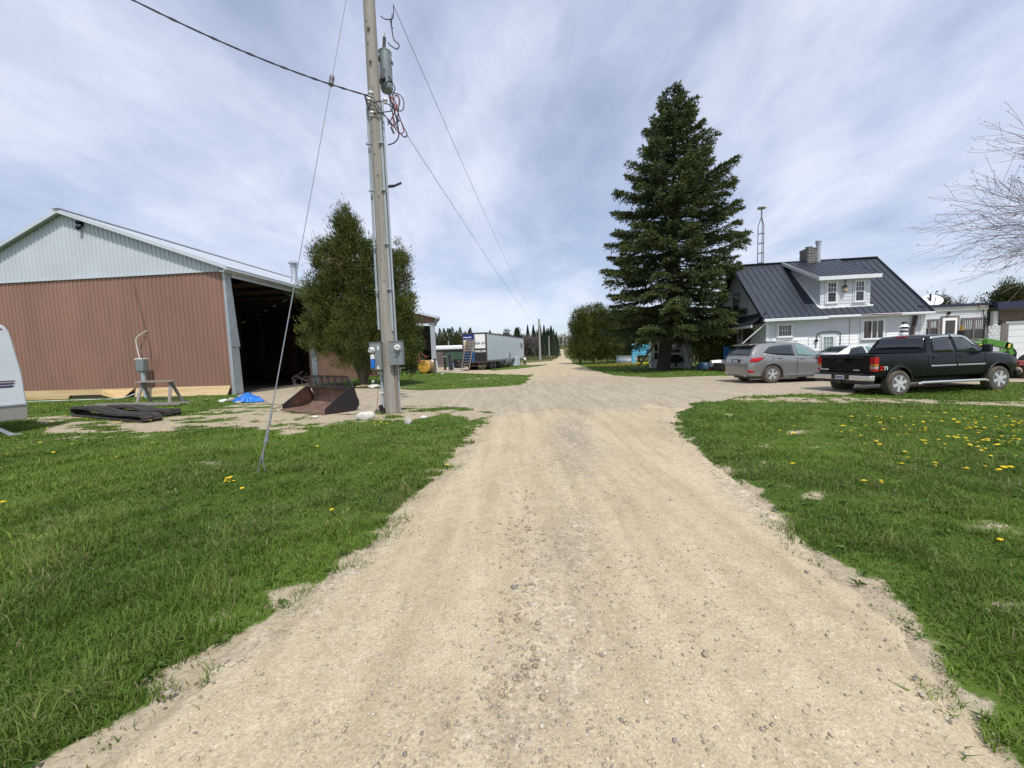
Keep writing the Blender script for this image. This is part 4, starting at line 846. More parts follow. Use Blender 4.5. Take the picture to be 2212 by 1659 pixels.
barrel(992, 795, .62, 1.15, 'black', 'large black barrel left of the wooden trailer ladder')
barrel(984, 793, .5, .9, 'black', 'shorter dark barrel by the corner of the green shed')
barrel(975, 793.5, .35, .55, 'bluepaint', 'small blue bucket by the green shed corner', 'bucket')
barrel(999, 794, .4, .8, 'silverdirty', 'grey drum between the black barrel and the ladder', 'drum')
# ------------------------------------------------------------------ semi trailer
A = dp(1052, 780, 40.0); Bp = dp(1132, 774, 57.0); dv = Vector((Bp.x - A.x, Bp.y - A.y, 0)); TL = dv.length; ta = math.atan2(dv.y, dv.x)
t = thing('semi_trailer', 'long white semi trailer parked with painted rear doors facing the track', 'trailer', (A.x, A.y, 0), ta)
zt = dp(1050, 717.5, 40).z; zb = dp(1053, 781, 40).z; TW = 2.6        # local x runs forward, y to the left (rear face at x=0, right side at y=0)
b = MB(); b.box(.04, TL, .0, .04, zb + .12, zt - .1); b.box(.04, TL, TW - .04, TW, zb + .1, zt - .1); b.box(TL - .04, TL, .04, TW - .04, zb, zt - .1); b.box(.1, TL, .1, TW - .1, zb, zb + .1); b.build('side_panel', M['trailer'], t)
b = MB(); b.box(.0, TL + .03, -.03, TW + .03, zt - .12, zt); b.build('top_rail', M['brownrail'], t); b = MB(); b.box(.0, TL + .03, -.04, .0, zb - .06, zb + .14); b.box(0, TL, TW, TW + .04, zb - .06, zb + .14); b.build('bottom_rail', M['silverdirty'], t)
b = MB(); b.box(-.04, .10, -.04, .10, zb - .1, zt - .02); b.box(-.04, .10, TW - .08, TW + .04, zb - .1, zt - .02); b.box(-.04, .1, .1, TW - .08, zb - .12, zb + .03); b.box(-.04, .1, .1, TW - .08, zt - .15, zt - .03); b.build('rear_frame', M['brownrail'], t)
def door(y0, y1, parts):
    z0 = zb + .04; z1 = zt - .16
    for f0, f1, m, nm in parts:
        b = MB(); b.box(-.02, .02, y0, y1, z0 + (z1 - z0) * f0 + .002, z0 + (z1 - z0) * f1 - .002); o = b.build(nm, M[m], t)
door(.12, 1.26, [(0, .48, 'black2', 'door_panel'), (.48, .93, 'fresh', 'door_panel'), (.93, 1, 'fresh', 'door_panel')])
door(1.32, TW - .1, [(0, .38, 'teal', 'door_panel'), (.38, .80, 'fresh', 'door_panel'), (.80, 1, 'royal', 'door_panel')])
b = MB(); b.box(-.035, -.021, 2.0, TW - .12, zb + 1.15, zb + 2.2); b.build('cream_panel', M['cream'], t)
b = MB()
for y in (1.05, .5, 1.5, 2.3): b.tube([(-.06, y, zb), (-.06, y, zb + (1.1 if y in (.5, ) else .6))], .015, 6)
for z in (zb + 1.35, zb + 1.65): b.tube([(-.06, 1.3, z), (-.06, TW - .1, z)], .022, 6)
b.tube([(-.07, 1.29, zb), (-.07, 1.29, zt - .2)], .02, 6); b.build('lock_bar', M['silverdirty'], t)
def text(s_, size, m, parent, loc, rot, name='lettering', ext=.004, bold=0, sx=1):
    cu = bpy.data.curves.new('txt', 'FONT'); cu.body = s_; cu.size = size; cu.extrude = ext; cu.align_x = 'CENTER'; cu.align_y = 'CENTER'; cu.offset = bold
    ob = bpy.data.objects.new('txt', cu); C.objects.link(ob); dg = bpy.context.evaluated_depsgraph_get(); me = bpy.data.meshes.new_from_object(ob.evaluated_get(dg)); bpy.data.objects.remove(ob)
    me.materials.clear(); me.materials.append(M[m]); o = bpy.data.objects.new(name, me); C.objects.link(o); o.parent = parent; o.location = loc; o.rotation_euler = rot; o.scale = (sx, 1, 1); return o
zl = lambda f: zb + .04 + (zt - .2 - zb) * f
text('INA AV', .42, 'black2', t, (-.03, .69, zl(.66)), (R(90), 0, R(-90)), bold=.004, sx=.84)
text('APIRE.COM', .30, 'fresh', t, (-.03, .70, zl(.37)), (R(90), 0, R(-90)), bold=.008, sx=.78)
b = MB()
for k, (y, w_) in enumerate([(2.42, .10), (2.3, .08), (2.2, .08), (2.1, .06), (1.95, .1), (1.83, .07), (1.73, .09), (1.63, .06)]): b.box(-.034, -.026, y - w_ / 2, y + w_ / 2, zl(.88), zl(.915))
b.build('lettering', M['fresh'], t)
b = MB(); b.box(TL - 2.0, TL - .9, -.03, -.002, zt - 1.5, zt - .85); b.build('side_vent', M['silverdirty'], t)
b = MB(); b.box(TL * .52, TL * .54, -.04, -.0, zb + .2, zb + .9); b.build('latch_plate', M['silverdirty'], t)
b = MB(); b.bar((.1, .1, zb), (.6, .1, .45), .08, .08); b.bar((.1, TW - .1, zb), (.6, TW - .1, .45), .08, .08); b.box(.0, .12, .1, TW - .1, .42, .52); b.bar((.1, .9, zb), (.05, .9, .42), .08, .08); b.bar((.1, .35, zb), (.05, .6, .05), .06, .06); b.bar((.05, .6, zb), (.05, .35, .05), .06, .06); b.box(.3, TL, .9, 1.05, zb - .3, zb); b.box(.3, TL, 1.6, 1.75, zb - .3, zb); b.build('underframe', M['brownrail'], t)
def lathe_wheel(parent, loc, axis, r_, w, mt_='rubber', mr='silverdirty', hub='silverdirty', name='wheel'):
    e = sub(name, parent, loc); b = MB(); b.lathe([(r_ * .62, -w / 2), (r_ * .9, -w / 2), (r_, -w * .38), (r_, w * .38), (r_ * .9, w / 2), (r_ * .62, w / 2)], (0, 0, 0), axis, 28); b.build('tyre', M[mt_], e, sm=True, ang=50)
    b = MB(); b.lathe([(r_ * .62, -w * .4), (r_ * .6, -w * .2), (r_ * .3, -w * .25), (r_ * .25, -w * .45), (r_ * .05, -w * .45)], (0, 0, 0), axis, 20); b.build('rim', M[mr], e, sm=True); return e
for x in (1.6, 2.9):
    for y in (.25, TW - .25): lathe_wheel(t, (x, y, .5), (0, 1, 0), .5, .5)
q = Matrix.Translation((A.x, A.y, 0)) @ Matrix.Rotation(ta, 4, 'Z')
for i, (x, r_, w, lb) in enumerate([(5.2, .5, 1.6, 'black drum lying under the trailer behind its wheels'), (8.2, .62, 2.2, 'large dark barrel lying under the middle of the trailer')]):
    p = q @ Vector((x, .35, 0)); tt = thing('drum', lb, 'drum', (p.x, p.y, 0), ta); b = MB(); b.lathe([(.1, 0), (r_ * .9, .02), (r_, .1), (r_, w * .5), (r_ * 1.03, w * .52), (r_, w * .54), (r_, w - .1), (r_ * .9, w), (.1, w)], (-w / 2, 0, r_), (1, 0, 0), 24); b.build('drum_body', M['black' if i == 0 else 'silverdirty'], tt, sm=True, ang=50); b = MB(); b.lathe([(.06, 0), (.06, .05)], (0, 0, r_ * 2), (0, 0, 1), 8); b.build('bung', M['galv'], tt)
p = q @ Vector((12.8, .5, 0)); tt = thing('concrete_ring', 'pale upright ribbed culvert pipe standing under the trailer front', 'pipe', (p.x, p.y, 0)); b = MB()
b.lathe([(.95 + .02 * (k % 2), k * .1) for k in range(13)], (0, 0, 0), (0, 0, 1), 26); b.build('pipe_wall', M['trailer'], tt)
p = q @ Vector((16.6, -.3, 0)); tt = thing('trailer_jack', 'dark stand with a round white cap beyond the trailer front', 'stand', (p.x, p.y, 0)); b = MB(); b.lathe([(.35, 0), (.3, .1), (.12, .15), (.12, .8)], (0, 0, 0), (0, 0, 1), 12); b.build('base', M['black'], tt); b = MB(); b.lathe([(.1, -.2), (.17, -.12), (.2, 0), (.17, .12), (.1, .2)], (0, -.1, .8), (0, 0, 1), 14); b.build('cap', M['fresh'], tt, sm=True)
# wooden ladder stair on the trailer rear
def ladder(name, label, a, b_, w, rungs, m, rail=.07, rung=(.05, .12), side=None, group=None, cat='ladder', mats=None):
    a = Vector(a); b_ = Vector(b_); mid = (a + b_) / 2; t = thing(name, label, cat, a, 0, group); d = b_ - a; s_ = Vector(side).normalized() if side else d.cross(Vector((0, 0, 1))).normalized()
    for k in (-1, 1): b = MB(); b.bar(s_ * k * w / 2, d + s_ * k * w / 2, rail * .6, rail * 1.3, up=s_.cross(d)); b.build('rail', M[m], t)
    for i in range(rungs):
        f = (i + .6) / (rungs + .2); b = MB(); p = d * f; b.bar(p - s_ * w / 2, p + s_ * w / 2, rung[1], rung[0], up=(0, 0, 1)); b.build('rung', M[m], t)
    return t
sd = Vector((math.cos(ta - PI / 2), math.sin(ta - PI / 2), 0))
foot = gp(1013, 795.5); pa = q @ Vector((-1.15, 2.05, 0)); pb = q @ Vector((-.12, 1.62, 3.35))
ladder('wooden_ladder', 'wide weathered wooden ladder leaning on the painted trailer doors', pa, pb, .85, 12, 'greywood', .10, (.05, .26), side=sd)
# ------------------------------------------------------------------ utility pole
P0 = gp(848, 893); px_, py_ = P0.x, P0.y
up_ = thing('utility_pole', 'tall weathered wooden utility pole with transformer and two meter boxes', 'utility pole', (px_, py_, 0))
b = MB(); b.tube([(0, 0, -.3), (0, 0, .5), (0, 0, 4), (0, 0, 9), (0, 0, 12.9)], [.200, .195, .178, .158, .14], 20); b.build('pole', M['polewood'], up_, sm=True)
def Q(u, v, dy=0): p = dp(u, v, py_ + dy); return Vector((p.x - px_, dy, p.z))
# splice ridge near the foot and bolts
b = MB()
for z in np.arange(.9, 11.5, .55): a = 1.2 + .25 * math.sin(z * 9); b.lathe([(.02, 0), (.012, .02)], (-.17 * math.cos(a + .3), -.18 * math.sin(a), z), (-math.cos(a), -math.sin(a), 0), 6)
for z in (9.25, 10.05, 10.95, 11.7): b.box(-.03, .03, -.20, -.15, z - .03, z + .03)
b.build('bolts', M['ceramic'], up_)
# conduits
def conduit(pts, r_, nm='conduit', m='pvc'): b = MB(); b.tube(pts, r_, 10); return b.build(nm, M[m], up_, sm=True)
zw = Q(806, 222).z
conduit([(-.235, -.02, 2.35), (-.225, -.02, 5), (-.20, -.02, zw)], .033); conduit([(-.23, -.06, .02), (-.235, -.06, 1.45)], .038)
conduit([(.165, -.11, 2.3), (.16, -.11, 5), (.155, -.11, zw - .1)], .034); conduit([(.225, -.03, .0), (.225, -.03, 1.8), (.215, -.03, 5), (.205, -.03, zw)], .030, m='galv')
conduit([(.20, -.12, .0), (.20, -.12, 1.75)], .03, m='wood')
for z in (.6, 1.15): b = MB(); b.bar((-.30, -.11, z), (-.17, -.11, z), .03, .03); b.build('strap', M['offwhite'], up_)
for z in (3.4, 4.6, 6.0, 7.2): b = MB(); b.box(-.25, -.12, -.16, -.10, z, z + .03); b.box(.10, .22, -.19, -.10, z, z + .03); b.build('strap', M['pvc'], up_)
# meter boxes
def mbox(x0, x1, y0, y1, z0, z1, mx, mz, mdir, nm):
    b = MB(); b.box(x0, x1, y0, y1, z0, z1); b.box(x0 - .01, x1 + .01, y0 - .015, y1, z1, z1 + .015); e = b.build(nm, M['greybox'], up_, bevel=.006)
    b = MB(); d = Vector(mdir).normalized(); b.lathe([(.088, 0), (.088, .02), (.075, .025), (.075, .085), (.06, .105), (.01, .108)], mx, d, 20); mm = b.build('meter', M['meter'], e, sm=True, ang=35)
    b = MB(); c_ = Vector(mx) + d * .106; s_ = d.cross(Vector((0, 0, 1))).normalized(); b.bar(c_ - s_ * .028 + Vector((0, 0, .02)), c_ + s_ * .028 + Vector((0, 0, .02)), .008, .02, up=(0, 0, 1)); b.build('dial', M['dark'], mm); return e
zA0, zA1 = Q(838, 798, -.2).z, Q(828, 740, -.2).z; zB0, zB1 = Q(860, 788, -.2).z, Q(858, 738, -.2).z
e = mbox(-.43, -.13, -.30, -.10, zA0, zA1, (-.35, -.30, Q(818, 756, -.3).z), 0, (-.45, -1, .0), 'meter_box')
b = MB(); b.box(-.22, -.17, -.305, -.3, zA1 - .2, zA1 - .08); b.box(-.25, -.19, -.305, -.3, zA0 + .02, zA0 + .1); b.build('notice', M['offwhite'], e)
b = MB(); b.lathe([(.05, 0), (.055, .05), (.055, .22), (.04, .26)], (-.345, -.35, zA0 + .06), (0, 0, 1), 12); b.build('blue_bag', M['bluetarp'], e)
b = MB(); b.lathe([(.06, 0), (.05, .1), (.02, .12)], (-.345, -.35, zA0 + .3), (0, 0, 1), 12); b.lathe([(.03, 0), (.045, .05)], (-.36, -.33, zA0 - .3), (-.3, -.6, -.3), 10); b.build('socket', M['meter'], e)
e = mbox(-.02 + .12, .45, -.32, -.10, zB0, zB1, (.33, -.32, Q(866, 751, -.3).z), 0, (.25, -1, .0), 'meter_box')
b = MB(); b.box(.25, .33, -.345, -.32, zB0 + .24, zB0 + .36); b.box(.11, .44, -.327, -.32, zB0 + .35, zB0 + .362); b.tube([(.30, -.33, zB0 + .24), (.34, -.34, zB0 + .05), (.37, -.33, zB0 - .02)], .005, 5); b.build('latch', M['greybox'], e)
b = MB(); b.tube([(-.24, -.06, .02), (-.28, -.14, .25)], .06, 8); b.lathe([(.07, 0), (.06, .2)], (-.24, -.1, -.02), (0, 0, 1), 10); b.build('boot', M['black'], up_)
conduit([(-.32, -.1, 1.05), (-.33, -.12, .6), (-.42, -.1, .0)], .007, 'ground_wire', 'rustfloor')
# transformer
T0 = Q(838, 199, .30); T1 = Q(838, 113, .30)
tr_ = MB(); tc_ = Vector((.265, .27, 0)); hT = T1.z - T0.z
tr_.lathe([(.14, 0), (.16, .04), (.165, .06), (.165, hT * .94), (.175, hT * .95), (.175, hT * .975), (.11, hT), (.02, hT * 1.01)], tc_ + Vector((0, 0, T0.z)), (0, 0, 1), 24); tb = tr_.build('transformer', M['xfmr'], up_, sm=True, ang=40)
b = MB(); b.lathe([(.028 + .022 * (k % 2), k * .028) for k in range(13)] + [(.012, .38), (.01, .44)], tc_ + Vector((.0, -.08, T1.z - .03)), (.10, 0, 1), 12); b.build('bushing', M['ceramic'], tb, sm=True)
b = MB(); b.box(.05, .16, .1, .2, T0.z + .15, T0.z + .22); b.box(.05, .16, .1, .2, T1.z - .3, T1.z - .22); b.box(tc_.x + .185, tc_.x + .2, .2, .3, T1.z - .35, T1.z - .28); b.lathe([(.06, 0), (.07, .1)], (.24, .08, T0.z + .18), (0, -1, .2), 10); b.box(.24, .30, .07, .085, T0.z + .42, T0.z + .44); b.build('bracket', M['black'], tb)
b = MB(); b.bar((.05, 0, 12.02), (.62, 0, 12.3), .07, .08); b.lathe([(.03, 0), (.05, .05), (.03, .1), (.05, .15), (.03, .2)], (.60, 0, 11.95), (0, 0, 1), 10); b.build('arm', M['ceramic'], up_)
b = MB(); i0 = Q(847, 12)
for (u, v) in ((797, 217), (801, 203), (832, 218), (804, 246)):
    p = Q(u, v, -.16); b.lathe([(.03, -.07), (.065, -.05), (.05, -.01), (.07, .03), (.05, .06), (.02, .07)], p, (.2, -.4, 1), 12)
b.build('insulators', M['meter'], up_, sm=True)
# drop leads and tangle of service cables
def cable(pts, r_=.011, m='cable', nm='cable', par=None):
    P = [Vector(p) for p in pts]; out = []
    for i in range(len(P) - 1):
        p0 = P[max(i - 1, 0)]; p1 = P[i]; p2 = P[i + 1]; p3 = P[min(i + 2, len(P) - 1)]
        for k in range(7):
            s = k / 7; out.append(.5 * ((2 * p1) + (p2 - p0) * s + (2 * p0 - 5 * p1 + 4 * p2 - p3) * s * s + (3 * p1 - p0 - 3 * p2 + p3) * s ** 3))
    out.append(P[-1]); b = MB(); b.tube(out, r_ * (1.45 if par is None and m != 'rustfloor' else 1), 6); return b.build(nm, M[m], par or up_, sm=True)
cable([Q(822, 35), Q(835, 42), Q(849, 38), Q(850, 10)], .008); cable([Q(843, 40), Q(846, 60), Q(851, 85), Q(862, 97), Q(857, 106), Q(843, 98), Q(839, 92)], .010); cable([Q(847, 30), Q(846, 55), Q(849, 62)], .008)
cable([Q(799, 215, -.2), Q(808, 222, -.2), Q(822, 218, -.2), Q(838, 225, -.1), Q(850, 232, 0), Q(865, 240), Q(872, 232), Q(871, 215), Q(862, 204), Q(845, 200)], .009)
cable([Q(787, 205, -.2), Q(793, 226, -.2), Q(800, 241, -.2), Q(815, 244, -.2), Q(830, 242, -.15), Q(846, 240, 0)], .010); cable([Q(790, 206, -.2), Q(797, 232, -.2), Q(812, 238, -.2), Q(833, 252, -.2), Q(850, 272, -.1), Q(856, 282, 0)], .009)
cable([Q(806, 210, -.2), Q(816, 230, -.2), Q(832, 250, -.15), Q(848, 275, -.1)], .009)
cable([Q(842, 205), Q(846, 222), Q(852, 240), Q(858, 262), Q(860, 278), Q(861, 295), Q(852, 308), Q(838, 313)], .012); cable([Q(846, 204), Q(856, 225), Q(862, 250), Q(872, 275), Q(879, 290), Q(874, 296), Q(862, 285), Q(852, 262), Q(847, 238)], .011)
cable([Q(840, 210), Q(852, 215), Q(856, 232), Q(848, 252), Q(838, 270)], .010, 'redcable'); cable([Q(845, 208), Q(856, 235), Q(866, 262), Q(872, 284), Q(862, 288), Q(852, 272), Q(848, 250)], .009, 'redcable')
cable([Q(850, 214), Q(858, 205), Q(864, 215), Q(862, 228), Q(852, 224)], .006, 'redcable'); cable([Q(852, 205), Q(862, 215), Q(857, 262), Q(848, 270), Q(836, 262)], .009); cable([Q(838, 200), Q(842, 215), Q(846, 240), Q(851, 210)], .009)
cable([Q(799, 190, -.1), Q(798, 170, -.1), Q(799, 205, -.1)], .006)
b = MB()
for (u, v, u2, v2) in ((848, 222, 853, 238), (856, 250, 862, 262), (840, 165, 846, 176), (845, 275, 851, 288), (801, 228, 808, 232)): b = MB(); b.tube([Q(u, v, -.1), Q(u2, v2, -.1)], .026, 8); b.build('splice', M['cable'], up_)
cable([Q(828, 195), Q(838, 176), Q(848, 180), Q(853, 192), Q(848, 206)], .010)
# peg (step) on the right
b = MB(); p = Q(838, 403, 0); b.bar(p, p + Vector((.16, -.02, -.0)), .05, .06); b.bar(p + Vector((.14, 0, 0)), p + Vector((.38, -.05, .06)), .03, .05); b.build('step_bracket', M['black'], up_)
# ------------------------------------------------------------------ wires
def wire(name, label, a, b_, sag, r_, m='wire', cat='wire', n=24, twist=0):
    a = Vector(a); b_ = Vector(b_); P = [a.lerp(b_, i / n) - Vector((0, 0, sag * 4 * (i / n) * (1 - i / n))) for i in range(n + 1)]
    b = MB(); b.tube(P, r_, 6)
    if twist:
        for ph in (0, PI): b.tube([p + Vector((0, 0, .018 * math.cos(i * 2.1 + ph))) for i, p in enumerate(P)], r_ * .8, 5)
    o = b.build(name, M[m]); return tag(o, label, cat)
pv = Vector((px_, py_, 0))
q1 = pv + Q(797, 207, -.15); e1 = dp(275, -6, 8.0) + Vector((0, 0, .55)); e2 = q1 + (e1 - q1) * 1.9
n_ = 40; wire('service_cable', 'thick black twisted service cable running to the upper left', q1, e2, .55, .014, 'cable', 'cable', n_, 1)
pole2 = gp(1166, 779); z2 = dp(1168, 691, pole2.y).z
wire('power_line', 'upper thin wire from the pole top down to the far pole', pv + Q(850, 12), (pole2.x, pole2.y, z2 - .1), 1.1, .008)
wire('power_line', 'lower thin wire from the cable tangle down to the far pole', pv + Q(878, 290), (pole2.x, pole2.y, z2 - 1.3), .7, .008)
ga = gp(562, 1025); t = thing('guy_wire', 'slanting steel guy wire anchored in the grass before the pole', 'guy wire', (ga.x, ga.y, 0))
top = Vector((px_ - ga.x - .1, py_ - ga.y, 12.75)); e_ = top.normalized()
b = MB(); b.tube([e_ * .55, e_ * (top.length)], .0065, 6); b.build('strand', M['wire'], t)
b = MB(); b.tube([e_ * .5, e_ * 2.9], .0085, 8); b.build('guard_sleeve', M['wire'], t)
b = MB(); b.tube([(-.06, 0, -.02), (.0, .02, .18), e_ * .62 + Vector((.01, 0, 0))], .008, 6); b.tube([(.07, .02, -.02), (.03, .03, .2), e_ * .66 + Vector((-.02, 0, 0))], .008, 6); b.tube([e_ * .45, e_ * .52], .028, 8); b.tube([e_ * .7, e_ * .9], .016, 8); b.build('anchor_rod', M['wire'], t)
iz = [k for k in np.linspace(5, 13, 400)]; best = min(iz, key=lambda k: abs((Vector((ga.x, ga.y, -CH)) + e_ * k).dot(_V) / (Vector((ga.x, ga.y, -CH)) + e_ * k).dot(_F) * FPX - (829.5 - 175)))
b = MB(); b.lathe([(.01, -.14), (.045, -.12), (.05, -.04), (.03, 0), (.05, .04), (.045, .12), (.01, .14)], e_ * best, e_, 12); b.build('strain_insulator', M['silverdirty'], t, sm=True)
# far poles
for i, (u, vb, vt, D_, lb) in enumerate([(1166.5, 779, 690, pole2.y, 'nearest of the far wooden poles, dark topped, left of the road'), (1186.5, 774.8, 725.5, 153, 'second far pole along the road, paler and shorter in view'), (1194, 768.5, 737, 240, 'third far pole along the road before the spruces'), (1197.5, 760, 735, 300, 'farthest pole beside the road, just left of the gravel')]):
    p = dp(u, 770, D_); z0 = zf(p.x, D_); zt_ = dp(u, vt, D_).z; t = thing('far_pole', lb, 'utility pole', (p.x, D_, z0), 0, 'wooden poles along the far road')
    b = MB(); b.tube([(0, 0, -.2), (0, 0, (zt_ - z0))], [.22 + .0004 * D_, .15 + .0003 * D_], 10); b.build('shaft', M['farpole'], t)
    if i == 0: b = MB(); b.tube([(0, 0, zt_ - z0 - 2.2), (0, 0, zt_ - z0 + .1)], [.19, .15], 10); b.build('top_bracket', M['silverdirty'], t)
# ------------------------------------------------------------------ loader bucket
q = gp(612, 886); q2 = gp(704, 897); bw = Vector((q2.x - q.x, q2.y - q.y, 0)); ba = math.atan2(bw.y, bw.x); BWD = bw.length
t = thing('loader_bucket', 'rusty steel loader bucket with a mesh guard lying open on the sand', 'loader bucket', (q.x, q.y, .02), ba)
Hb = .66; Db = 1.05
prof = [(0, .0), (.55, .0), (.85, .05), (1.0, .16), (1.03, .35), (.95, Hb)]
b = MB(); th = .03
pts = [(0, y, z) for y, z in prof] + [(0, y - th * .6 if i > 1 else y, z + th) for i, (y, z) in reversed(list(enumerate(prof)))]
b.prism(pts, (BWD, 0, 0)); b.build('shell', M['rustfloor'], t)
for x, nm in ((0, 0), (BWD, 1)):
    b = MB(); b.prism([(x - .012, -.02, 0), (x - .012, .95, .0), (x - .012, 1.06, .14), (x - .012, 1.06, .3), (x - .012, .86, Hb + .02), (x - .012, .74, Hb + .02), (x - .012, -.02, .16)], (.024, 0, 0)); b.build('side_plate', M['rust'], t)
b = MB(); b.box(-.0, BWD, .80, .92, Hb - .04, Hb + .04); b.build('top_beam', M['rust'], t, bevel=.01)
b = MB(); b.box(0, BWD, -.10, .02, -.015, .02); b.build('cutting_edge', M['rustfloor'], t)
b = MB(); b.bar((.0, .92, Hb + .36), (BWD - .35, .92, Hb + .36), .05, .05); b.bar((.02, .92, Hb), (.0, .92, Hb + .36), .05, .05); b.bar((BWD - .35, .92, Hb + .36), (BWD, .90, Hb + .02), .05, .06)
for k in range(1, 6): x = k * BWD / 6.3; b.bar((x - .1, .92, Hb + .36), (x, .92, Hb), .035, .035)
b.build('guard_frame', M['rust'], t)
b = MB()
for k in range(34): x = .05 + k * (BWD - .4) / 34; b.bar((x, .92, Hb), (x, .92, Hb + .34), .009, .009)
for k in range(1, 5): b.bar((0, .92, Hb + k * .07), (BWD - .3, .92, Hb + k * .07), .009, .009)
b.build('guard_mesh', M['rust'], t)
# ------------------------------------------------------------------ rubber tracks
def track(label, p0, p1, w, h_, seed):
    d = Vector((p1.x - p0.x, p1.y - p0.y, 0)); Ln = d.length; a = math.atan2(d.y, d.x); t = thing('rubber_track', label, 'rubber track', (p0.x, p0.y, 0), a); rg = random.Random(seed)
    n = 46; loop = []
    for i in range(n):
        s = i / n
        if s < .42: x = s / .42 * Ln; z = .03
        elif s < .5: th_ = (s - .42) / .08 * PI; x = Ln + .5 * h_ * math.sin(th_) * .6; z = h_ * .25 - math.cos(th_) * h_ * .25 + .03
        elif s < .92: x = Ln * (1 - (s - .5) / .42); f_ = (s - .5) / .42; z = h_ * (.5 + .5 * f_ ** 1.2) + .03 + .03 * math.sin(f_ * 9 + seed)
        else: th_ = (s - .92) / .08 * PI; x = -.55 * h_ * math.sin(th_); z = h_ * (.5 + .5 * math.cos(th_)) + .03
        loop.append((x, z))
    b = MB(); vs = []
    for i, (x, z) in enumerate(loop):
        x0, z0 = loop[i - 1]; x1, z1 = loop[(i + 1) % n]; nn = Vector((z1 - z0, 0, -(x1 - x0))).normalized() * .025
        for y in (0, w): vs += [(x, y, z), (x - nn.x, y, z - nn.z)]
    fs = []
    for i in range(n):
        j = (i + 1) % n; a_, b2 = 4 * i, 4 * j; fs += [(a_, b2, b2 + 2, a_ + 2), (a_ + 1, a_ + 3, b2 + 3, b2 + 1), (a_, a_ + 1, b2 + 1, b2), (a_ + 2, b2 + 2, b2 + 3, a_ + 3)]
    b.add(vs, fs); b.build('belt', M['rubbertrack'], t)
    b = MB()
    for i in range(n):
        for hh in (0, .5):
            x, z = loop[i]; x1, z1 = loop[(i + 1) % n]; x = x + (x1 - x) * hh; z = z + (z1 - z) * hh; dd = Vector((x1 - loop[i][0], 0, z1 - loop[i][1])).normalized(); nn = Vector((dd.z, 0, -dd.x))
            c_ = Vector((x, 0, z)) + nn * .02
            b.bar(c_ + Vector((0, .02, 0)), c_ + Vector((0, w * .46, 0)), dd.length * .07, .035, up=nn); b.bar(c_ + Vector((.0, w * .54, 0)) + dd * .03, c_ + Vector((0, w - .02, 0)) + dd * .03, .07, .035, up=nn)
            c2 = Vector((x, w / 2, z)) - nn * .04; b.bar(c2 - dd * .03, c2 + dd * .03, .09, .07, up=nn)
    b.build('lugs', M['rubbertrack'], t); return t
track('near black rubber track, flattened and half curled, on the grass by the shed', gp(156, 900), gp(305, 914), .46, .26, 1)
track('second black rubber track lying behind and right of the first', gp(232, 893), gp(352, 900), .46, .22, 2)
# ladder lying down
a0 = gp(196, 882) + Vector((0, 0, .12)); b0 = gp(400, 876) + Vector((0, 0, .10)); ladder('aluminium_ladder', 'grey ladder lying flat behind the rubber tracks', a0, b0, .42, 15, 'greywood', .06, (.03, .04), side=(b0 - a0).cross(Vector((0, 0, 1))))
# sawhorse
q = gp(296, 874); q2 = gp(372, 872); sa = math.atan2(q2.y - q.y, q2.x - q.x); t = thing('sawhorse', 'grey weathered wooden sawhorse standing before the shed wall', 'sawhorse', (q.x, q.y, 0), sa); Ls = (q2 - q).length; hs = .93
b = MB(); b.box(-.1, Ls + .0, .05, .42, hs - .04, hs + .02); b.build('top_plank', M['greywood'], t)
for x in (.1, Ls - .22):
    for s_, yy in ((-1, -.02), (1, .6)):
        b = MB(); b.bar((x + (-.1 if x < 1 else .12), yy - .05 * s_ * 0, 0), (x, .24, hs - .03), .12, .045, up=(0, 1, 0)); b.build('leg', M['greywood'], t)
b = MB(); b.prism([(.05, .20, hs - .22), (.3, .20, hs - .22), (.3, .20, hs - .04), (.05, .20, hs - .04)], (0, .03, 0)); b.box(.15, Ls - .2, .5, .54, .12, .2); b.build('brace', M['wood'], t)
# meter pedestal with cable by the wall
q = pl(BL, BR_, 1, -.45, 311, 800); Mw = Matrix.Translation(Vector(BL)) @ Matrix.Rotation(BR_, 4, 'Z'); qq = Mw @ Vector((q.x, -.5, 0)); t = thing('electric_pedestal', 'grey electrical pedestal with a looping white cable beside the shed wall', 'pedestal', (qq.x, qq.y, 0), BR_)
zt_ = pl(BL, BR_, 1, -.5, 310, 776).z; zm = pl(BL, BR_, 1, -.5, 311, 800).z
b = MB(); b.tube([(0, 0, 0), (0, 0, zm)], .075, 12); b.tube([(0, 0, zm - .9), (0, 0, zm - .05)], .10, 12); b.build('pipe', M['pvc'], t, sm=True)
b = MB(); b.box(-.22, .2, -.16, .14, zm - .05, zt_); b.build('box', M['greybox'], t, bevel=.04)
b = MB(); b.box(-.23, .21, -.17, .15, zt_ - .02, zt_ + .05); b.build('lid', M['offwhite'], t, bevel=.02)
c1 = pl(BL, BR_, 1, -.1, 307, 715); cc = MB()
cable([(-.2, .1, zt_ - .1), (-.35, .15, zt_ + .5), (-.42, .2, zt_ + 1.0), (-.30, .3, c1.z - .2), (-.02, .42, c1.z)], .022, 'offwhite', 'loop_cable', t); cable([(-.1, -.1, zm - .9), (-.15, -.3, .25), (-.9, -.5, .04), (-2.4, -.7, .03), (-7, -1.0, .03)], .022, 'offwhite', 'ground_cable', t)
cable([(.02, .42, zt_ + .1), (0, .44, zt_ + .8), (-.1, .44, c1.z - .1), (-.2, .45, c1.z + .5), (-.5, .45, 5.6)], .016, 'browntrim', 'wall_cable', t)
b = MB(); b.lathe([(.05, 0), (.05, .16)], (0, -.05, .9), (0, 0, 1), 10); b.build('coupling', M['meter'], t)
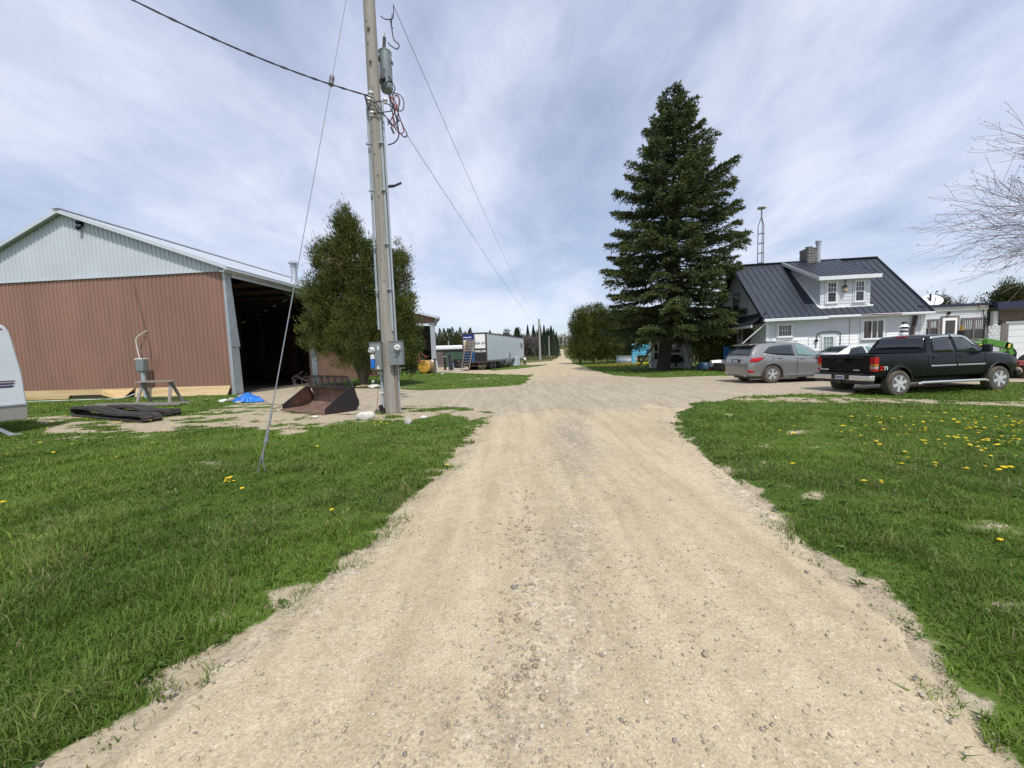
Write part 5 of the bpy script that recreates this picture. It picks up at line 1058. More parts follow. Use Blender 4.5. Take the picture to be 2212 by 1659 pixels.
# blue tarp heap
q = gp(538, 868); t = thing('blue_tarp', 'crumpled bright blue tarp heaped at the shed corner', 'tarp', (q.x, q.y, 0), -.1); t.scale = (.74, .74, .74)
nx_, ny_ = 42, 26; xs2 = np.linspace(-.78, .78, nx_); ys2 = np.linspace(-.42, .42, ny_); XX, YY = np.meshgrid(xs2, ys2)
rr = np.sqrt((XX / .78) ** 2 + (YY / .42) ** 2); hh = .42 * np.clip(1 - rr, 0, 1) ** .7 * (1.25 - .75 * (XX + .78) / 1.56) + .24 * (np.abs(fbm(XX * 3.2 + 5, YY * 4.2 + 2, 3) - .5)) * 2 * np.clip(1.15 - rr, 0, 1) + .04 * fbm(XX * 9, YY * 9, 2)
ridge = .10 * np.abs(np.sin(XX * 7 + YY * 9 + fbm(XX * 2, YY * 2, 2) * 6)) * np.clip(1.1 - rr, 0, 1); hh = (hh + ridge) * (rr < 1.12) 
edge_ = 1 - .12 * np.sin(np.arctan2(YY, XX) * 7)
V = np.stack([XX * edge_, YY * edge_, hh + .01], -1).reshape(-1, 3); id2 = np.arange(nx_ * ny_).reshape(ny_, nx_); Fq = np.stack([id2[:-1, :-1], id2[:-1, 1:], id2[1:, 1:], id2[1:, :-1]], -1); mk = (rr[:-1, :-1] < 1.12); npmesh('sheet', V, Fq[mk], M['bluetarp'], t)
V2 = V.copy(); V2[:, 0] = V2[:, 0] * .35 + .62; V2[:, 1] = V2[:, 1] * .4 - .05; V2[:, 2] *= .62; npmesh('fold', V2, Fq[mk], M['bluetarp'], t)
# rocks
def rock(u, v, sx, sy, sz, m, label, seed, group=None):
    q = gp(u, v); t = bpy.data.objects; bm = bmesh.new(); bmesh.ops.create_icosphere(bm, subdivisions=3, radius=1); rg = np.random.default_rng(seed)
    pl_ = [(unit(rg.normal(size=3)[None])[0], rg.uniform(.62, .9)) for _ in range(9)]
    for vv in bm.verts:
        p = np.array(vv.co)
        for n_2, d_ in pl_:
            k = p @ n_2
            if k > d_: p = p - n_2 * (k - d_) * .85
        vv.co = Vector(p * np.array([sx, sy, sz]))
    me = bpy.data.meshes.new('rock'); bm.to_mesh(me); bm.free(); me.materials.append(M[m]); smooth(me, 30)
    o = bpy.data.objects.new('rock', me); C.objects.link(o); o.location = (q.x, q.y, sz * .45); o.rotation_euler = (0, 0, rg.random() * 2); tag(o, label, 'rock', group)
rock(790, 906, .27, .2, .16, 'cleanstone', 'large pale rock in the grass at the left foot of the pole', 1)
rock(883, 916, .11, .1, .12, 'stone', 'small grey rock in the grass right of the pole', 2)
rock(915, 903, .12, .1, .05, 'cleanstone', 'flat pale stone on the sand right of the pole', 3)
rock(482, 869, .2, .16, .10, 'cleanstone', 'rounded pale stone left of the blue tarp', 4)
rock(500, 868, .16, .14, .12, 'stone', 'brownish stone touching the blue tarp', 5)
rock(515, 871, .13, .1, .07, 'stone', 'small grey stone in front of the blue tarp', 6)
rock(808, 838, .35, .3, .14, 'cleanstone', 'low grey rock under the cedar behind the bucket', 7)
rock(785, 837, .5, .12, .10, 'pine', 'pale log lying under the cedar behind the bucket', 8)
rock(1018, 795, .0 + .3, .2, .08, 'cleanstone', 'flat stone at the foot of the trailer ladder', 9)
rock(680, 902, .10, .08, .04, 'cleanstone', 'fist sized stone at the bucket cutting edge', 10)
rock(1111, 1502, .030, .022, .016, 'stone', 'flat brown stone sunk in the middle of the near track', 11)
rock(1409, 1383, .020, .012, .008, 'browntrim', 'small dark stick fragment right of the track centre', 12)
rock(955, 808, .5, .14, .06, 'cleanstone', 'pale plank like stone in the far grass below the posts', 13)
# ------------------------------------------------------------------ camper at the left edge
CY = 9.75; CRZ = R(72); c00 = dp(59, 905, CY); CL = (c00.x, CY, 0)
t = thing('camper_trailer', 'rounded white travel camper with maroon stripes, cut by the left edge', 'camper', CL, CRZ); xr = 0
def cp(u, v): p = pl(CL, CRZ, 1, 0, u, v); return (p.x, p.z)
prof = [cp(59, 905), cp(61.5, 898), cp(59, 870), cp(54, 845), cp(49, 812), cp(42, 785), cp(34, 760), cp(27, 735), cp(20, 716), cp(10, 704), cp(-4, 699)]
zb_ = prof[0][1]; zt2 = prof[-1][1]
poly = [(x, z) for x, z in prof] + [(-5.2, zt2 + .03), (-5.6, zt2 - .3), (-5.7, zb_)]
def loc_(p, y=0): return (p[0], y, p[1])
zc_ = cp(54, 845)[1]; zl_ = cp(59, 873)[1]
b = MB(); up_poly = [p for p in poly if p[1] > zl_ + .001]; b.prism([loc_(p) for p in [(cp(59, 872)[0], zl_)] + up_poly[0:] + [(xr - 5.7, zl_)]], (0, 2.3, 0)); b.build('body', M['camper'], t, sm=True, ang=50, bevel=.03)
b = MB(); b.prism([loc_(p) for p in [(xr - .06, zb_), prof[0], prof[1], (cp(60, 873)[0], zl_ - .003), (xr - 5.7, zl_ - .003), (xr - 5.7, zb_)]], (0, 2.3, 0)); b.build('skirt', M['camperlow'], t, bevel=.02)
b = MB(); b.box(-5.7, cp(58, 873)[0] - xr, -.02, -.0, zl_ - .01, zl_ + .03); b.build('belt_trim', M['galv'], t)
for v0, v1, m in ((822, 825, 'silverdirty'), (827, 831, 'stripe'), (833, 837, 'stripe2')):
    z0 = cp(20, v1)[1]; z1 = cp(20, v0)[1]; xe = cp(35 - (v0 - 822) * .3, 830)[0] - xr; b = MB(); b.prism([(-5.0, -.006, z0), (xe - .05, -.006, z0), (xe, -.006, z1), (-5.0, -.006, z1)], (0, .008, 0)); b.build('stripe', M[m], t)
b = MB(); p = cp(2, 708); b.prism([(p[0] - xr - .25, -.006, p[1] - .05), (p[0] - xr + .03, -.006, p[1] - .05), (p[0] - xr - .05, -.006, p[1] + .02), (p[0] - xr - .25, -.006, p[1] + .03)], (0, .008, 0)); b.build('badge', M['stripe'], t)
b = MB(); b.bar((-.75, -.25, zb_ + .02), (-.38, -.40, -.02), .07, .07); b.bar((-.75, 2.2, zb_ + .02), (-.38, 2.4, -.02), .07, .07); b.box(-.48, -.28, -.5, -.3, -.02, .02); b.build('stabiliser_jack', M['galv'], t)
b = MB(); b.box(-5.5, -.5, .3, .5, zb_ - .1, zb_); b.box(-5.5, -.5, 1.8, 2.0, zb_ - .1, zb_); b.box(-1.1, -.45, .2, .5, .0, .06); b.build('chassis', M['black'], t)
for y in (.15, 2.15): lathe_wheel(t, (-2.9, y, .34), (0, 1, 0), .34, .22)
# ------------------------------------------------------------------ farmhouse
HL = (15.33, 23.6, 0); HR = R(-8)
house = thing('farmhouse', 'white clapboard farmhouse with a charcoal metal roof and shed dormer', 'house', HL, HR)
def R5(x, y): return (1526.4 + x * .2777, 403.2 + y * .2777)
def R6(x, y): return (1866 + x * .2083, 576 + y * .2083)
def hp(y, zx): p = pl(HL, HR, 1, y, *zx); return p.x, p.z
def hq(x, zx): p = pl(HL, HR, 0, x, *zx); return p.y, p.z
RW = 9.0; EAV = 3.2; RY_ = 4.5; RZ_ = 7.28; WY = .38; SL = (RZ_ - EAV) / RY_
def rz_(y): return EAV + SL * (y if y < RY_ else 2 * RY_ - y)
def clap(mb, xa, xb, z0, z1, y, pitch=.215, d=.016, mi=0):
    """clapboard wall facing -y ; xa, xb may be functions of z"""
    z = z0; fa = xa if callable(xa) else (lambda q: xa); fb = xb if callable(xb) else (lambda q: xb)
    while z < z1 - .01:
        zt = min(z + pitch, z1); l0, l1, r0, r1 = fa(z), fa(zt), fb(z), fb(zt)
        if r0 > l0: mb.add([(l0, y - d, z), (r0, y - d, z), (r1, y, zt), (l1, y, zt)], [(0, 1, 2, 3)], mi); mb.add([(l0, y - d, z), (r0, y - d, z), (r0, y, z), (l0, y, z)], [(0, 1, 2, 3)], mi)
        z = zt
SIDM = Matrix(((0, -1, 0, 0), (1, 0, 0, 0), (0, 0, 1, 0), (0, 0, 0, 1)))     # local x -> house y, local -y -> house +x (mirrored below)
b = MB(); clap(b, .35, RW, .3, 3.35, WY); b.box(.36, RW, WY + .002, WY + .06, 0, 3.4); b.box(.36, RW, WY - .03, WY, 0, .3); b.build('front_wall', M['siding'], house)
b = MB()   # gable end facing -x : clap in a frame whose x runs along -house y
b.M = Matrix(((0, 1, 0, .34), (-1, 0, 0, 0), (0, 0, 1, 0), (0, 0, 0, 1)))
clap(b, lambda z: -(2 * RY_ - max(WY, (z - EAV) / SL + .1 if z > EAV + .3 else WY)), lambda z: -(max(WY, (z - EAV) / SL + .1 if z > EAV + .3 else WY)), .3, 7.1, 0)
b.build('gable_wall', M['siding'], house)
b = MB(); b.prism([(.36, WY, 0), (.36, 2 * RY_ - WY, 0), (.36, 2 * RY_ - WY, EAV + .25), (.36, RY_, RZ_ - .15), (.36, WY, EAV + .25)], (.06, 0, 0)); b.prism([(RW - .3, WY + .07, 0), (RW - .3, 2 * RY_ - WY, 0), (RW - .3, 2 * RY_ - WY, EAV + .25), (RW - .3, RY_, RZ_ - .15), (RW - .3, WY + .07, EAV + .25)], (-.06, 0, 0)); b.box(.43, RW - .3, 2 * RY_ - WY - .06, 2 * RY_ - WY, 0, EAV + .3); b.build('inner_wall', M['offwhite'], house)
# roof with standing ribs
def ribroof(b, P00, P10, P11, P01, pitch, th=.06, rib=.03):
    """P00->P10 eave, P01->P11 ridge"""
    P00, P10, P11, P01 = map(Vector, (P00, P10, P11, P01)); nrm = (P10 - P00).cross(P01 - P00).normalized()
    if nrm.z < 0: nrm = -nrm
    b.prism([P00, P10, P11, P01], -nrm * th); n = max(2, int((P10 - P00).length / pitch))
    for i in range(n + 1):
        f = min(max(i / n, .004), .996); b.bar(P00.lerp(P10, f) + nrm * rib * .4, P01.lerp(P11, f) + nrm * rib * .4, .028, rib, up=nrm)
b = MB(); ribroof(b, (0, -.02, EAV), (RW, -.02, EAV), (RW + .12, RY_, RZ_), (-.02, RY_, RZ_), .37); ribroof(b, (-.02, 2 * RY_ + .1, EAV), (RW, 2 * RY_ + .1, EAV), (RW + .12, RY_ + .002, RZ_), (-.02, RY_ + .002, RZ_), .37)
b.build('roof', M['dark_roof'], house)
b = MB(); b.bar((-.06, RY_, RZ_ + .03), (RW + .15, RY_, RZ_ + .03), .3, .05); b.bar((-.07, -.05, EAV + .02), (-.07, RY_, RZ_ + .02), .05, .18); b.bar((-.07, 2 * RY_ + .05, EAV + .02), (-.07, RY_, RZ_ + .02), .05, .18); b.bar((RW + .02, -.05, EAV + .02), (RW + .16, RY_, RZ_ + .02), .05, .12); b.build('roof_trim', M['dark_roof'], house)
b = MB(); b.bar((.0, -.1, EAV - .13), (3.5, -.1, EAV - .10), .16, .17); b.bar((3.5, -.12, EAV - .06), (RW, -.1, EAV - .07), .15, .13); b.box(.05, RW - .02, .0, .36, EAV - .16, EAV - .12); b.build('gutter', M['white'], house, bevel=.02)
b = MB(); b.bar((5.2, -.2, EAV - .03), (7.3, -.2, EAV - .06), .02, .05); b.build('gutter_stain', M['rustfloor'], house)
for x0, x1 in ((.34, .50), (RW - .3, RW - .18)): b = MB(); b.box(x0, x1, WY - .03, WY + .029, .3, 3.1); b.build('corner_board', M['white'], house)
b = MB(); b.box(4.95, 4.98, WY - .03, WY - .001, 1, 3); b.build('conduit', M['beige'], house)
for x0, x1, z0, z1 in ((.75, 2.7, 1.15, 2.0), (2.75, 3.45, 1.15, 1.9), (4.25, 5.45, .9, 2.05), (6.95, 7.6, .9, 2.1)): b = MB(); clap(b, x0, x1, z0, z1, WY - .012, .215); b.build('painted_patch', M['fresh'], house)   # freshly painted patches
def window(parent, x0, x1, z0, z1, y, name='window', fr='white', fw=.07, mull=(), rails=(), pane='glass', grid=None, dep=.05, Mx=None, sill=True, trim=None):
    M0 = Mx or Matrix(); b = MB(); b.M = M0
    b.box(x0, x0 + fw, y - dep, y, z0, z1); b.box(x1 - fw, x1, y - dep, y, z0, z1); b.box(x0 + fw, x1 - fw, y - dep, y, z1 - fw, z1); b.box(x0 + fw, x1 - fw, y - dep, y, z0, z0 + fw)
    for m in mull: b.box(m - fw * .4, m + fw * .4, y - dep, y, z0 + fw, z1 - fw)
    for r_ in rails: b.box(x0 + fw, x1 - fw, y - dep + .005, y, r_ - fw * .35, r_ + fw * .35)
    if grid:
        gx0, gx1, gz0, gz1, nx_, nz_ = grid
        for i in range(1, nx_): x = gx0 + (gx1 - gx0) * i / nx_; b.box(x - .012, x + .012, y - dep + .012, y, gz0, gz1)
        for i in range(1, nz_): z = gz0 + (gz1 - gz0) * i / nz_; b.box(gx0, gx1, y - dep + .012, y, z - .012, z + .012)
    if sill: b.box(x0 - .05, x1 + .05, y - dep - .04, y, z0 - .05, z0)
    f = b.build(name, M[fr], parent)
    b = MB(); b.M = M0; b.box(x0 + fw, x1 - fw, y - .018, y - .008, z0 + fw, z1 - fw); b.build('pane', M[pane], f)
    if trim:
        b = MB(); b.M = M0; w_ = .09; b.box(x0 - w_, x0, y - .02, y, z0 - w_, z1 + w_); b.box(x1, x1 + w_, y - .02, y, z0 - w_, z1 + w_); b.box(x0, x1, y - .02, y, z1, z1 + w_); b.build('casing', M[trim], f)
    return f
x0, z1 = hp(WY, R5(555, 1073)); x1, z0 = hp(WY, R5(658, 1168)); window(house, x0 - .03, x1 + .03, z0, z1, WY - .02, grid=(x0 + .07, x1 - .07, z0 + .07, z1 - .07, 4, 2), trim='offwhite')
x0, z1 = hp(WY, R5(1212, 1040)); x1, z0 = hp(WY, R5(1372, 1182)); window(house, x0, x1, z0, z1, WY - .02, mull=(x0 + (x1 - x0) * .42, x0 + (x1 - x0) * .68), trim='white', fw=.06)
b = MB(); xm = x0 + (x1 - x0) * .42; b.box(x0 + .07, x0 + .13, WY - .045, WY - .04, z0 + .08, z1 - .08); b.box(xm - .13, xm - .05, WY - .045, WY - .04, z0 + .08, z1 - .08); b.build('curtain', mat('maroon_curtain', (.10, .03, .035), .9), house)
x0, z1 = hp(WY, R5(893, 1160)); x1, z0 = hp(WY, R5(990, 1236)); window(house, x0, x1, z0 - .3, z1, WY - .02, fw=.09, grid=(x0 + .1, x1 - .15, z0 - .2, z1 - .12, 3, 3), pane='glassl', trim='offwhite')
cable([(x0 - .32, WY - .06, z0 - .1), (x0 - .28, WY - .06, z1 - .05), (x0 - .12, WY - .08, z1 + .18), (x0 + .3, WY - .08, z1 + .22), (x1 + .15, WY - .08, z1 + .20), (x1 + .30, WY - .08, z1 + .0), (x1 + .28, WY - .06, z0 - .3)], .022, 'cable', 'hose', house)
b = MB(); b.lathe([(.08, 0), (.10, .06), (.05, .08)], (x0 - .32, WY - .05, z1 - .28), (0, -1, 0), 12); b.build('hose_reel', M['black'], house)
b = MB(); b.tube([(.30, -.02, EAV - .2), (.10, .02, EAV - .35), (-1.6, .35, 1.2)], .035, 8); b.build('downspout', M['offwhite'], house)
# gable window, pent roof, door with wreaths on the end wall
GMx = Matrix(((0, 1, 0, .33), (-1, 0, 0, 0), (0, 0, 1, 0), (0, 0, 0, 1)))
ya, zb1 = hq(.3, R5(215, 868)); yb, zb0 = hq(.3, R5(262, 966)); 
window(house, -5.0, -4.1, 4.0, 5.35, 0, fr='taupe', mull=(), rails=(4.7,), Mx=GMx)
b = MB(); b.prism([(.33, .3, EAV - .2), (-.55, .1, EAV - .42), (-.55, 7.4, EAV - .42), (.33, 7.4, EAV - .2)], (0, 0, .04)); b.prism([(.33, .25, EAV + .38), (-.62, .08, EAV - .36), (-.62, 7.5, EAV - .36), (.33, 7.5, EAV + .38)], (0, 0, .05)); b.build('pent_roof', M['black_roof'], house)
b = MB(); b.box(-.64, -.58, .06, 7.5, EAV - .52, EAV - .36); b.build('pent_fascia', M['white'], house)
yd0, zd = hq(.3, R5(340, 1085)); yd1, _ = hq(.3, R5(283, 1085))
b = MB(); b.M = GMx; b.box(-yd1, -yd0, -.03, 0, .5, zd); b.build('door', M['taupe'], house)
b = MB(); b.M = GMx; b.box(-yd1 + .1, -yd0 - .1, -.036, -.03, .6, zd - .12); b.build('door_panel', mat('door_grey', (.07, .075, .085), .5), house)
for yy in (yd0 - .30, yd1 + .35):
    b = MB(); c_ = Vector((.28, yy, zd - .42))
    for k in range(26): a = k * .2417 * 1.0; rad = .15; rgw = random.Random(k); p_ = c_ + Vector((0, math.cos(a * 1.0 + k) * rad, math.sin(a + k) * rad)); b.bar(p_, p_ + Vector((-.04, rgw.uniform(-.08, .08), rgw.uniform(-.12, .05))), .05, .03)
    for k in range(4): b.bar(c_ + Vector((-.02, -.05 + k * .03, -.14)), c_ + Vector((-.02, -.06 + k * .04, -.38)), .02, .02)
    b.build('wreath', M['black'], house)
b = MB(); b.M = GMx; b.box(-6.6, -4.9, -.02, 0, 1.2, 2.4); b.build('porch_window', M['glass'], house)
# dormer
DY = .62; dz0 = rz_(DY); 
dx0, _ = hp(DY, R5(880, 940)); dx1, dzt = hp(DY, R5(1277, 705)); _, dzt = hp(DY, R5(880, 708)); dzt += .03
b = MB(); clap(b, dx0, dx1, dz0 - .02, dzt, DY, .20); b.build('dormer_wall', M['siding'], house)
for xx in (dx0, dx1):
    b = MB()
    sgn = -1 if xx == dx0 else 1
    b.prism([(xx, DY, dz0), (xx, DY, dzt), (xx, RY_ - .25, RZ_ - .3)], (-sgn * .04, 0, 0))
    z = dz0 + .02
    while z < dzt + .9:
        y_b = (z - EAV) / SL
        top_y = DY if z < dzt else DY + (z - dzt) / ((RZ_ - .3 - dzt) / (RY_ - .25 - DY))
        if y_b > top_y + .02: b.bar((xx + sgn * .006, top_y, z), (xx + sgn * .006, y_b, z), .014, .016)
        z += .20
    b.build('dormer_cheek', M['siding'], house)
rl, _ = hp(RY_ - .1, R5(585, 600)); rr_, _ = hp(RY_ - .1, R5(1010, 575)); ey = DY - .42
el, ez = hp(ey, R5(877, 697)); er, ez2 = hp(ey, R5(1362, 674)); ez = (ez + ez2) / 2
b = MB(); ribroof(b, (el, ey, ez), (er, ey, ez), (rr_ + .0, RY_ - .05, RZ_ + .02), (rl, RY_ - .05, RZ_ + .02), .33, th=.05); b.build('dormer_roof', M['dark_roof'], house)
b = MB(); b.box(el - .02, er + .02, ey - .03, ey, ez - .23, ez - .01); b.bar((el - .01, ey, ez - .12), (rl - .01, RY_ - .1, RZ_ - .07), .04, .20); b.box(el + .05, er - .05, ey, DY, ez - .21, ez - .19); b.bar((er + .0, ey, ez - .12), (rr_, RY_ - .1, RZ_ - .07), .04, .18); b.build('dormer_fascia', M['white'], house)
b = MB(); b.bar((dx0 - .08, DY - .06, dz0 - .03), (dx1 + .12, DY - .06, dz0 - .0), .08, .10); b.bar((dx0 - .05, DY - .05, dz0 - .0), (dx0 - .05, RY_ - .3, RZ_ - .3), .12, .03, up=(0, -SL, 1)); b.build('dormer_flashing', M['fresh'], house)
b = MB(); b.box(dx1 - 1.15, dx1 - .2, DY - .108, DY - .102, dz0 + .02, dz0 + .05); b.build('rust_stain', M['rustfloor'], house)
for a, c_ in (((933, 743), (1008, 903)), ((1150, 733), (1224, 893))):
    x0, z1 = hp(DY, R5(*a)); x1, z0 = hp(DY, R5(*c_)); window(house, x0, x1, z0, z1, DY - .02, rails=((z0 + z1) / 2,), grid=(x0 + .07, x1 - .07, (z0 + z1) / 2, z1 - .07, 3, 2), trim='offwhite')
xf, zf1 = hp(DY - .15, R5(1080, 715)); _, zf0 = hp(DY - .15, R5(1080, 820))
b = MB(); b.tube([(xf, DY - .15, zf1 + .05), (xf, DY - .15, zf1 - .25)], .03, 8); b.lathe([(.05, 0), (.15, .02), (.16, .05), (.04, .10), (.03, .2)], (xf, DY - .15, zf1 - .50), (0, 0, 1), 14); b.tube([(xf, DY - .15, zf1 - .5), (xf, DY - .15, zf0)], .035, 8); b.build('dinner_bell', M['rust'], house)
b = MB(); b.lathe([(.12, 0), (.13, .02), (.06, .22), (.02, .24)], (xf, DY - .15, zf1 - .74), (0, 0, 1), 14); b.build('lamp_shade', M['beige'], house)
# chimney with stones
cx, cz0 = hp(RY_ - .1, R5(795, 580)); cx1, cz1 = hp(RY_ - .1, R5(840, 487)); cw = (cx1 - cx) * .86
b = MB(); b.box(cx - cw, cx + cw, RY_ - .5, RY_ + .4, 6.6, cz1 - .04); ch = b.build('chimney', M['mortar'], house)
b = MB(); rgc = random.Random(4); z = 6.9
while z < cz1 - .12:
    h_ = rgc.uniform(.13, .2); x = cx - cw
    while x < cx + cw - .05:
        w_ = min(rgc.uniform(.14, .28), cx + cw - x); b.box(x + .01, x + w_ - .01, RY_ - .53 - rgc.random() * .03, RY_ - .49, z, z + h_ - .02); x += w_
    y = RY_ - .5
    while y < RY_ + .35: w_ = min(rgc.uniform(.14, .26), RY_ + .4 - y); b.box(cx - cw - .03 - rgc.random() * .02, cx - cw + .01, y + .01, y + w_ - .01, z, z + h_ - .02); y += w_
    z += h_
b.build('stones', M['chim'], ch, bevel=.012)
b = MB(); b.box(cx - cw * 1.06, cx + cw * 1.06, RY_ - .56, RY_ + .46, cz1 - .04, cz1 + .04); b.tube([(cx + .03, RY_, cz1), (cx + .03, RY_, cz1 + .15)], .10, 12); b.lathe([(.24, 0), (.2, .03), (.02, .05)], (cx + .03, RY_, cz1 + .17), (0, 0, 1), 14); b.build('chimney_cap', M['chim'], ch)
px2, pz1 = hp(RY_ - .3, R5(870, 420)); b = MB(); b.lathe([(.145, 0), (.145, .55), (.13, .56), (.13, pz1 - 6.9 - .25), (.16, pz1 - 6.9 - .24), (.16, pz1 - 6.9 - .1), (.19, pz1 - 6.9 - .08), (.17, pz1 - 6.9)], (px2, RY_ - .3, 6.9), (0, 0, 1), 16); b.build('stove_pipe', M['galv'], house, sm=True, ang=40)
b = MB(); b.box(px2 - .35, px2 - .22, RY_ - .5, RY_ - .3, 7.0, 7.65); b.build('flashing_box', M['black'], house)
# satellite dish of the house roof edge is its own thing, see below. --- antenna tower
p = dp(1643.5, 570, 34); tw = thing('antenna_tower', 'slim lattice antenna tower with a flat round cap behind the house', 'tower', (p.x, 34, 0), .2)
zt_ = dp(1645, 470, 34).z; zc2 = dp(1644, 449, 34).z; r_ = .25
b = MB(); legs = [(r_, 0), (-r_ * .5, r_ * .87), (-r_ * .5, -r_ * .87)]
for x, y in legs: b.tube([(x, y, 0), (x, y, zt_ - .7), (0, 0, zt_ + .1)], .032, 6)
b.build('legs', M['silverdirty'], tw)
b = MB(); z = .5
while z < zt_ - .6:
    for i in range(3): b.bar((*legs[i], z), (*legs[(i + 1) % 3], z), .035, .035)
    z += .82
b.build('cross_bars', M['silverdirty'], tw)
b = MB(); b.tube([(0, 0, zt_), (0, 0, zc2 - .1)], .045, 8); b.build('mast', M['silverdirty'], tw); b = MB(); b.lathe([(.12, -.10), (.33, -.05), (.34, .02), (.25, .07), (.1, .09)], (0, 0, zc2), (.1, 0, 1), 20); b.build('cap', M['offwhite'], tw, sm=True)
# ------------------------------------------------------------------ back addition
AY = .52; ad_ = thing('house_addition', 'low flat roofed white addition joining the farmhouse to the garage', 'addition', HL, HR)
ax0 = RW - .28; ax1, atop = hp(AY, R6(1278, 385)); a0x, atop0 = hp(AY, R6(580, 440)); TOPZ = (atop + atop0) / 2 + .02
b = MB(); clap(b, ax0, ax1, .2, TOPZ - .25, AY); b.box(ax0, ax1, AY + .01, AY + .08, 0, TOPZ - .1); b.build('front_wall', M['siding'], ad_)
b = MB(); b.box(ax1 - .16, ax1, AY - .035, AY - .001, .2, TOPZ - .25); b.box(ax1 - .08, ax1, AY + .09, 6.5, .0, TOPZ - .1); b.box(ax0, ax1, AY - .10, AY + .0, TOPZ - .27, TOPZ - .03); b.build('trim', M['offwhite'], ad_)
b = MB(); b.box(ax0 - .2, ax1 + .06, AY - .22, 6.6, TOPZ - .02, TOPZ + .10); b.box(ax1 + .06, ax1 + 5.5, .1, 6.6, TOPZ - .12, TOPZ + .10); b.box(ax1 + .02, ax1 + 5.5, -.05, .1, TOPZ - .32, TOPZ + .08); b.build('flat_roof', M['navy'], ad_)
for (a, c_, nm) in (((567, 552), (768, 712), 'a'), ((1006, 537), (1248, 752), 'b')):
    x0, z1 = hp(AY, R6(*a)); x1, z0 = hp(AY, R6(*c_)); z0 -= .05; xm = (x0 + x1) / 2
    f = window(ad_, x0, x1, z0, z1, AY - .02, fr='taupe', fw=.10, mull=(xm,), trim=None, sill=False)
    b = MB(); zm_ = z1 - (z1 - z0) * .48; b.box(x0 + .1, x1 - .1, AY - .055, AY - .02, zm_ - .05, zm_)
    for xa, xb in ((x0 + .1, xm - .04), (xm + .04, x1 - .1)):
        b.box(xa, xa + .09, AY - .05, AY - .02, zm_, z1 - .1); b.box(xb - .09, xb, AY - .05, AY - .02, zm_, z1 - .1)
    b.build('sash', M['offwhite'] if 0 else M['taupe'], f)
    b = MB()
    for xa, xb in ((x0 + .2, xm - .13), (xm + .13, x1 - .2)):
        for k in range(4): x = xa + (xb - xa) * k / 3; b.box(x - .012, x + .012, AY - .055, AY - .02, zm_, z1 - .12)
    b.build('muntins', M['white'], f)
    if nm == 'a': b = MB(); b.box(xm + .15, xm + .45, AY - .035, AY - .025, z0 + .2, z0 + .45); b.build('orange_blind', mat('orange_item', (.5, .22, .05), .7), f)
x0, z1 = hp(AY, R6(795, 515)); x1, _ = hp(AY, R6(975, 715))
b = MB(); b.box(x0, x0 + .09, AY - .05, AY - .01, .4, z1); b.box(x1 - .09, x1, AY - .05, AY - .01, .4, z1); b.box(x0 + .09, x1 - .09, AY - .05, AY - .01, z1 - .1, z1); dfr = b.build('door_frame', M['taupe'], ad_)
b = MB(); b.box(x0 + .1, x0 + .23, AY - .045, AY - .012, .4, z1 - .11); b.box(x1 - .2, x1 - .1, AY - .045, AY - .012, .4, z1 - .11); b.box(x0 + .23, x1 - .2, AY - .045, AY - .012, z1 - .26, z1 - .11); b.box(x0 + .23, x1 - .2, AY - .045, AY - .012, .4, z1 - 1.05); b.build('storm_door', M['fresh'], ad_)
b = MB(); b.box(x0 + .23, x1 - .2, AY - .02, AY - .012, z1 - 1.05, z1 - .26); b.build('door_glass', M['glass'], ad_)
xl, zl2 = hp(AY, R6(875, 485)); b = MB(); b.lathe([(.03, 0), (.08, .12), (.09, .16)], (xl + .08, AY - .05, zl2), (-1, -.5, .1), 10); b.build('porch_light', M['black'], ad_)
xl, zl2 = hp(AY, R6(1195, 412)); b = MB(); b.box(xl - .15, xl + .12, AY - .2, AY - .12, zl2 - .03, zl2 + .05); b.build('flood_light', M['beige'], ad_)
cable([(ax1 - .22, AY - .08, TOPZ - .2), (ax1 - .2, AY - .08, TOPZ - .6), (ax1 - .08, AY - .08, TOPZ - .9), (ax1 - .12, AY - .07, TOPZ - 1.2), (ax1 - .1, AY - .07, .8)], .02, 'black', 'drain_pipe', ad_)
# satellite dish standing behind the addition roof edge
p = pl(HL, HR, 1, 1.6, *R6(705, 345)); Mh = Matrix.Translation(Vector(HL)) @ Matrix.Rotation(HR, 4, 'Z'); wpz = Mh @ Vector((p.x, 1.6, 0))
t = thing('satellite_dish', 'grey oval satellite dish on the addition roof', 'satellite dish', (wpz.x, wpz.y, TOPZ + .08), HR)
b = MB(); b.tube([(0, .1, 0), (0, .1, p.z - TOPZ + .3)], .045, 8); b.build('mast', M['black'], t)
b = MB(); zc3 = p.z - TOPZ - .1; n_ = 26
D_ = Vector((-.25, -.80, .62)).normalized(); sx_ = D_.cross(Vector((0, 0, 1))).normalized(); sy_ = sx_.cross(D_); c0 = Vector((0, 0, zc3))
vs = [c0 + D_ * -.10]; fs = []
for k, rr2 in enumerate((.33, .66, 1)):
    for j in range(n_): a = j / n_ * 6.283; vs.append(c0 + D_ * (-.10 + .10 * rr2 ** 2) + sx_ * (math.cos(a) * .52 * rr2) + sy_ * (math.sin(a) * .44 * rr2))
fs += [(0, 1 + j, 1 + (j + 1) % n_) for j in range(n_)]
for k in range(2): fs += [(1 + k * n_ + j, 1 + (k + 1) * n_ + j, 1 + (k + 1) * n_ + (j + 1) % n_, 1 + k * n_ + (j + 1) % n_) for j in range(n_)]
b.add(vs, fs); o = b.build('reflector', M['white'], t, sm=True); so_ = o.modifiers.new('s', 'SOLIDIFY'); so_.thickness = .015
b = MB(); b.tube([c0 - sy_ * .42, c0 + D_ * .45 - sy_ * .15], .015, 6); b.box(-.03, .03, -.03, .03, 0, .06); b.build('feed_arm', M['black'], t)
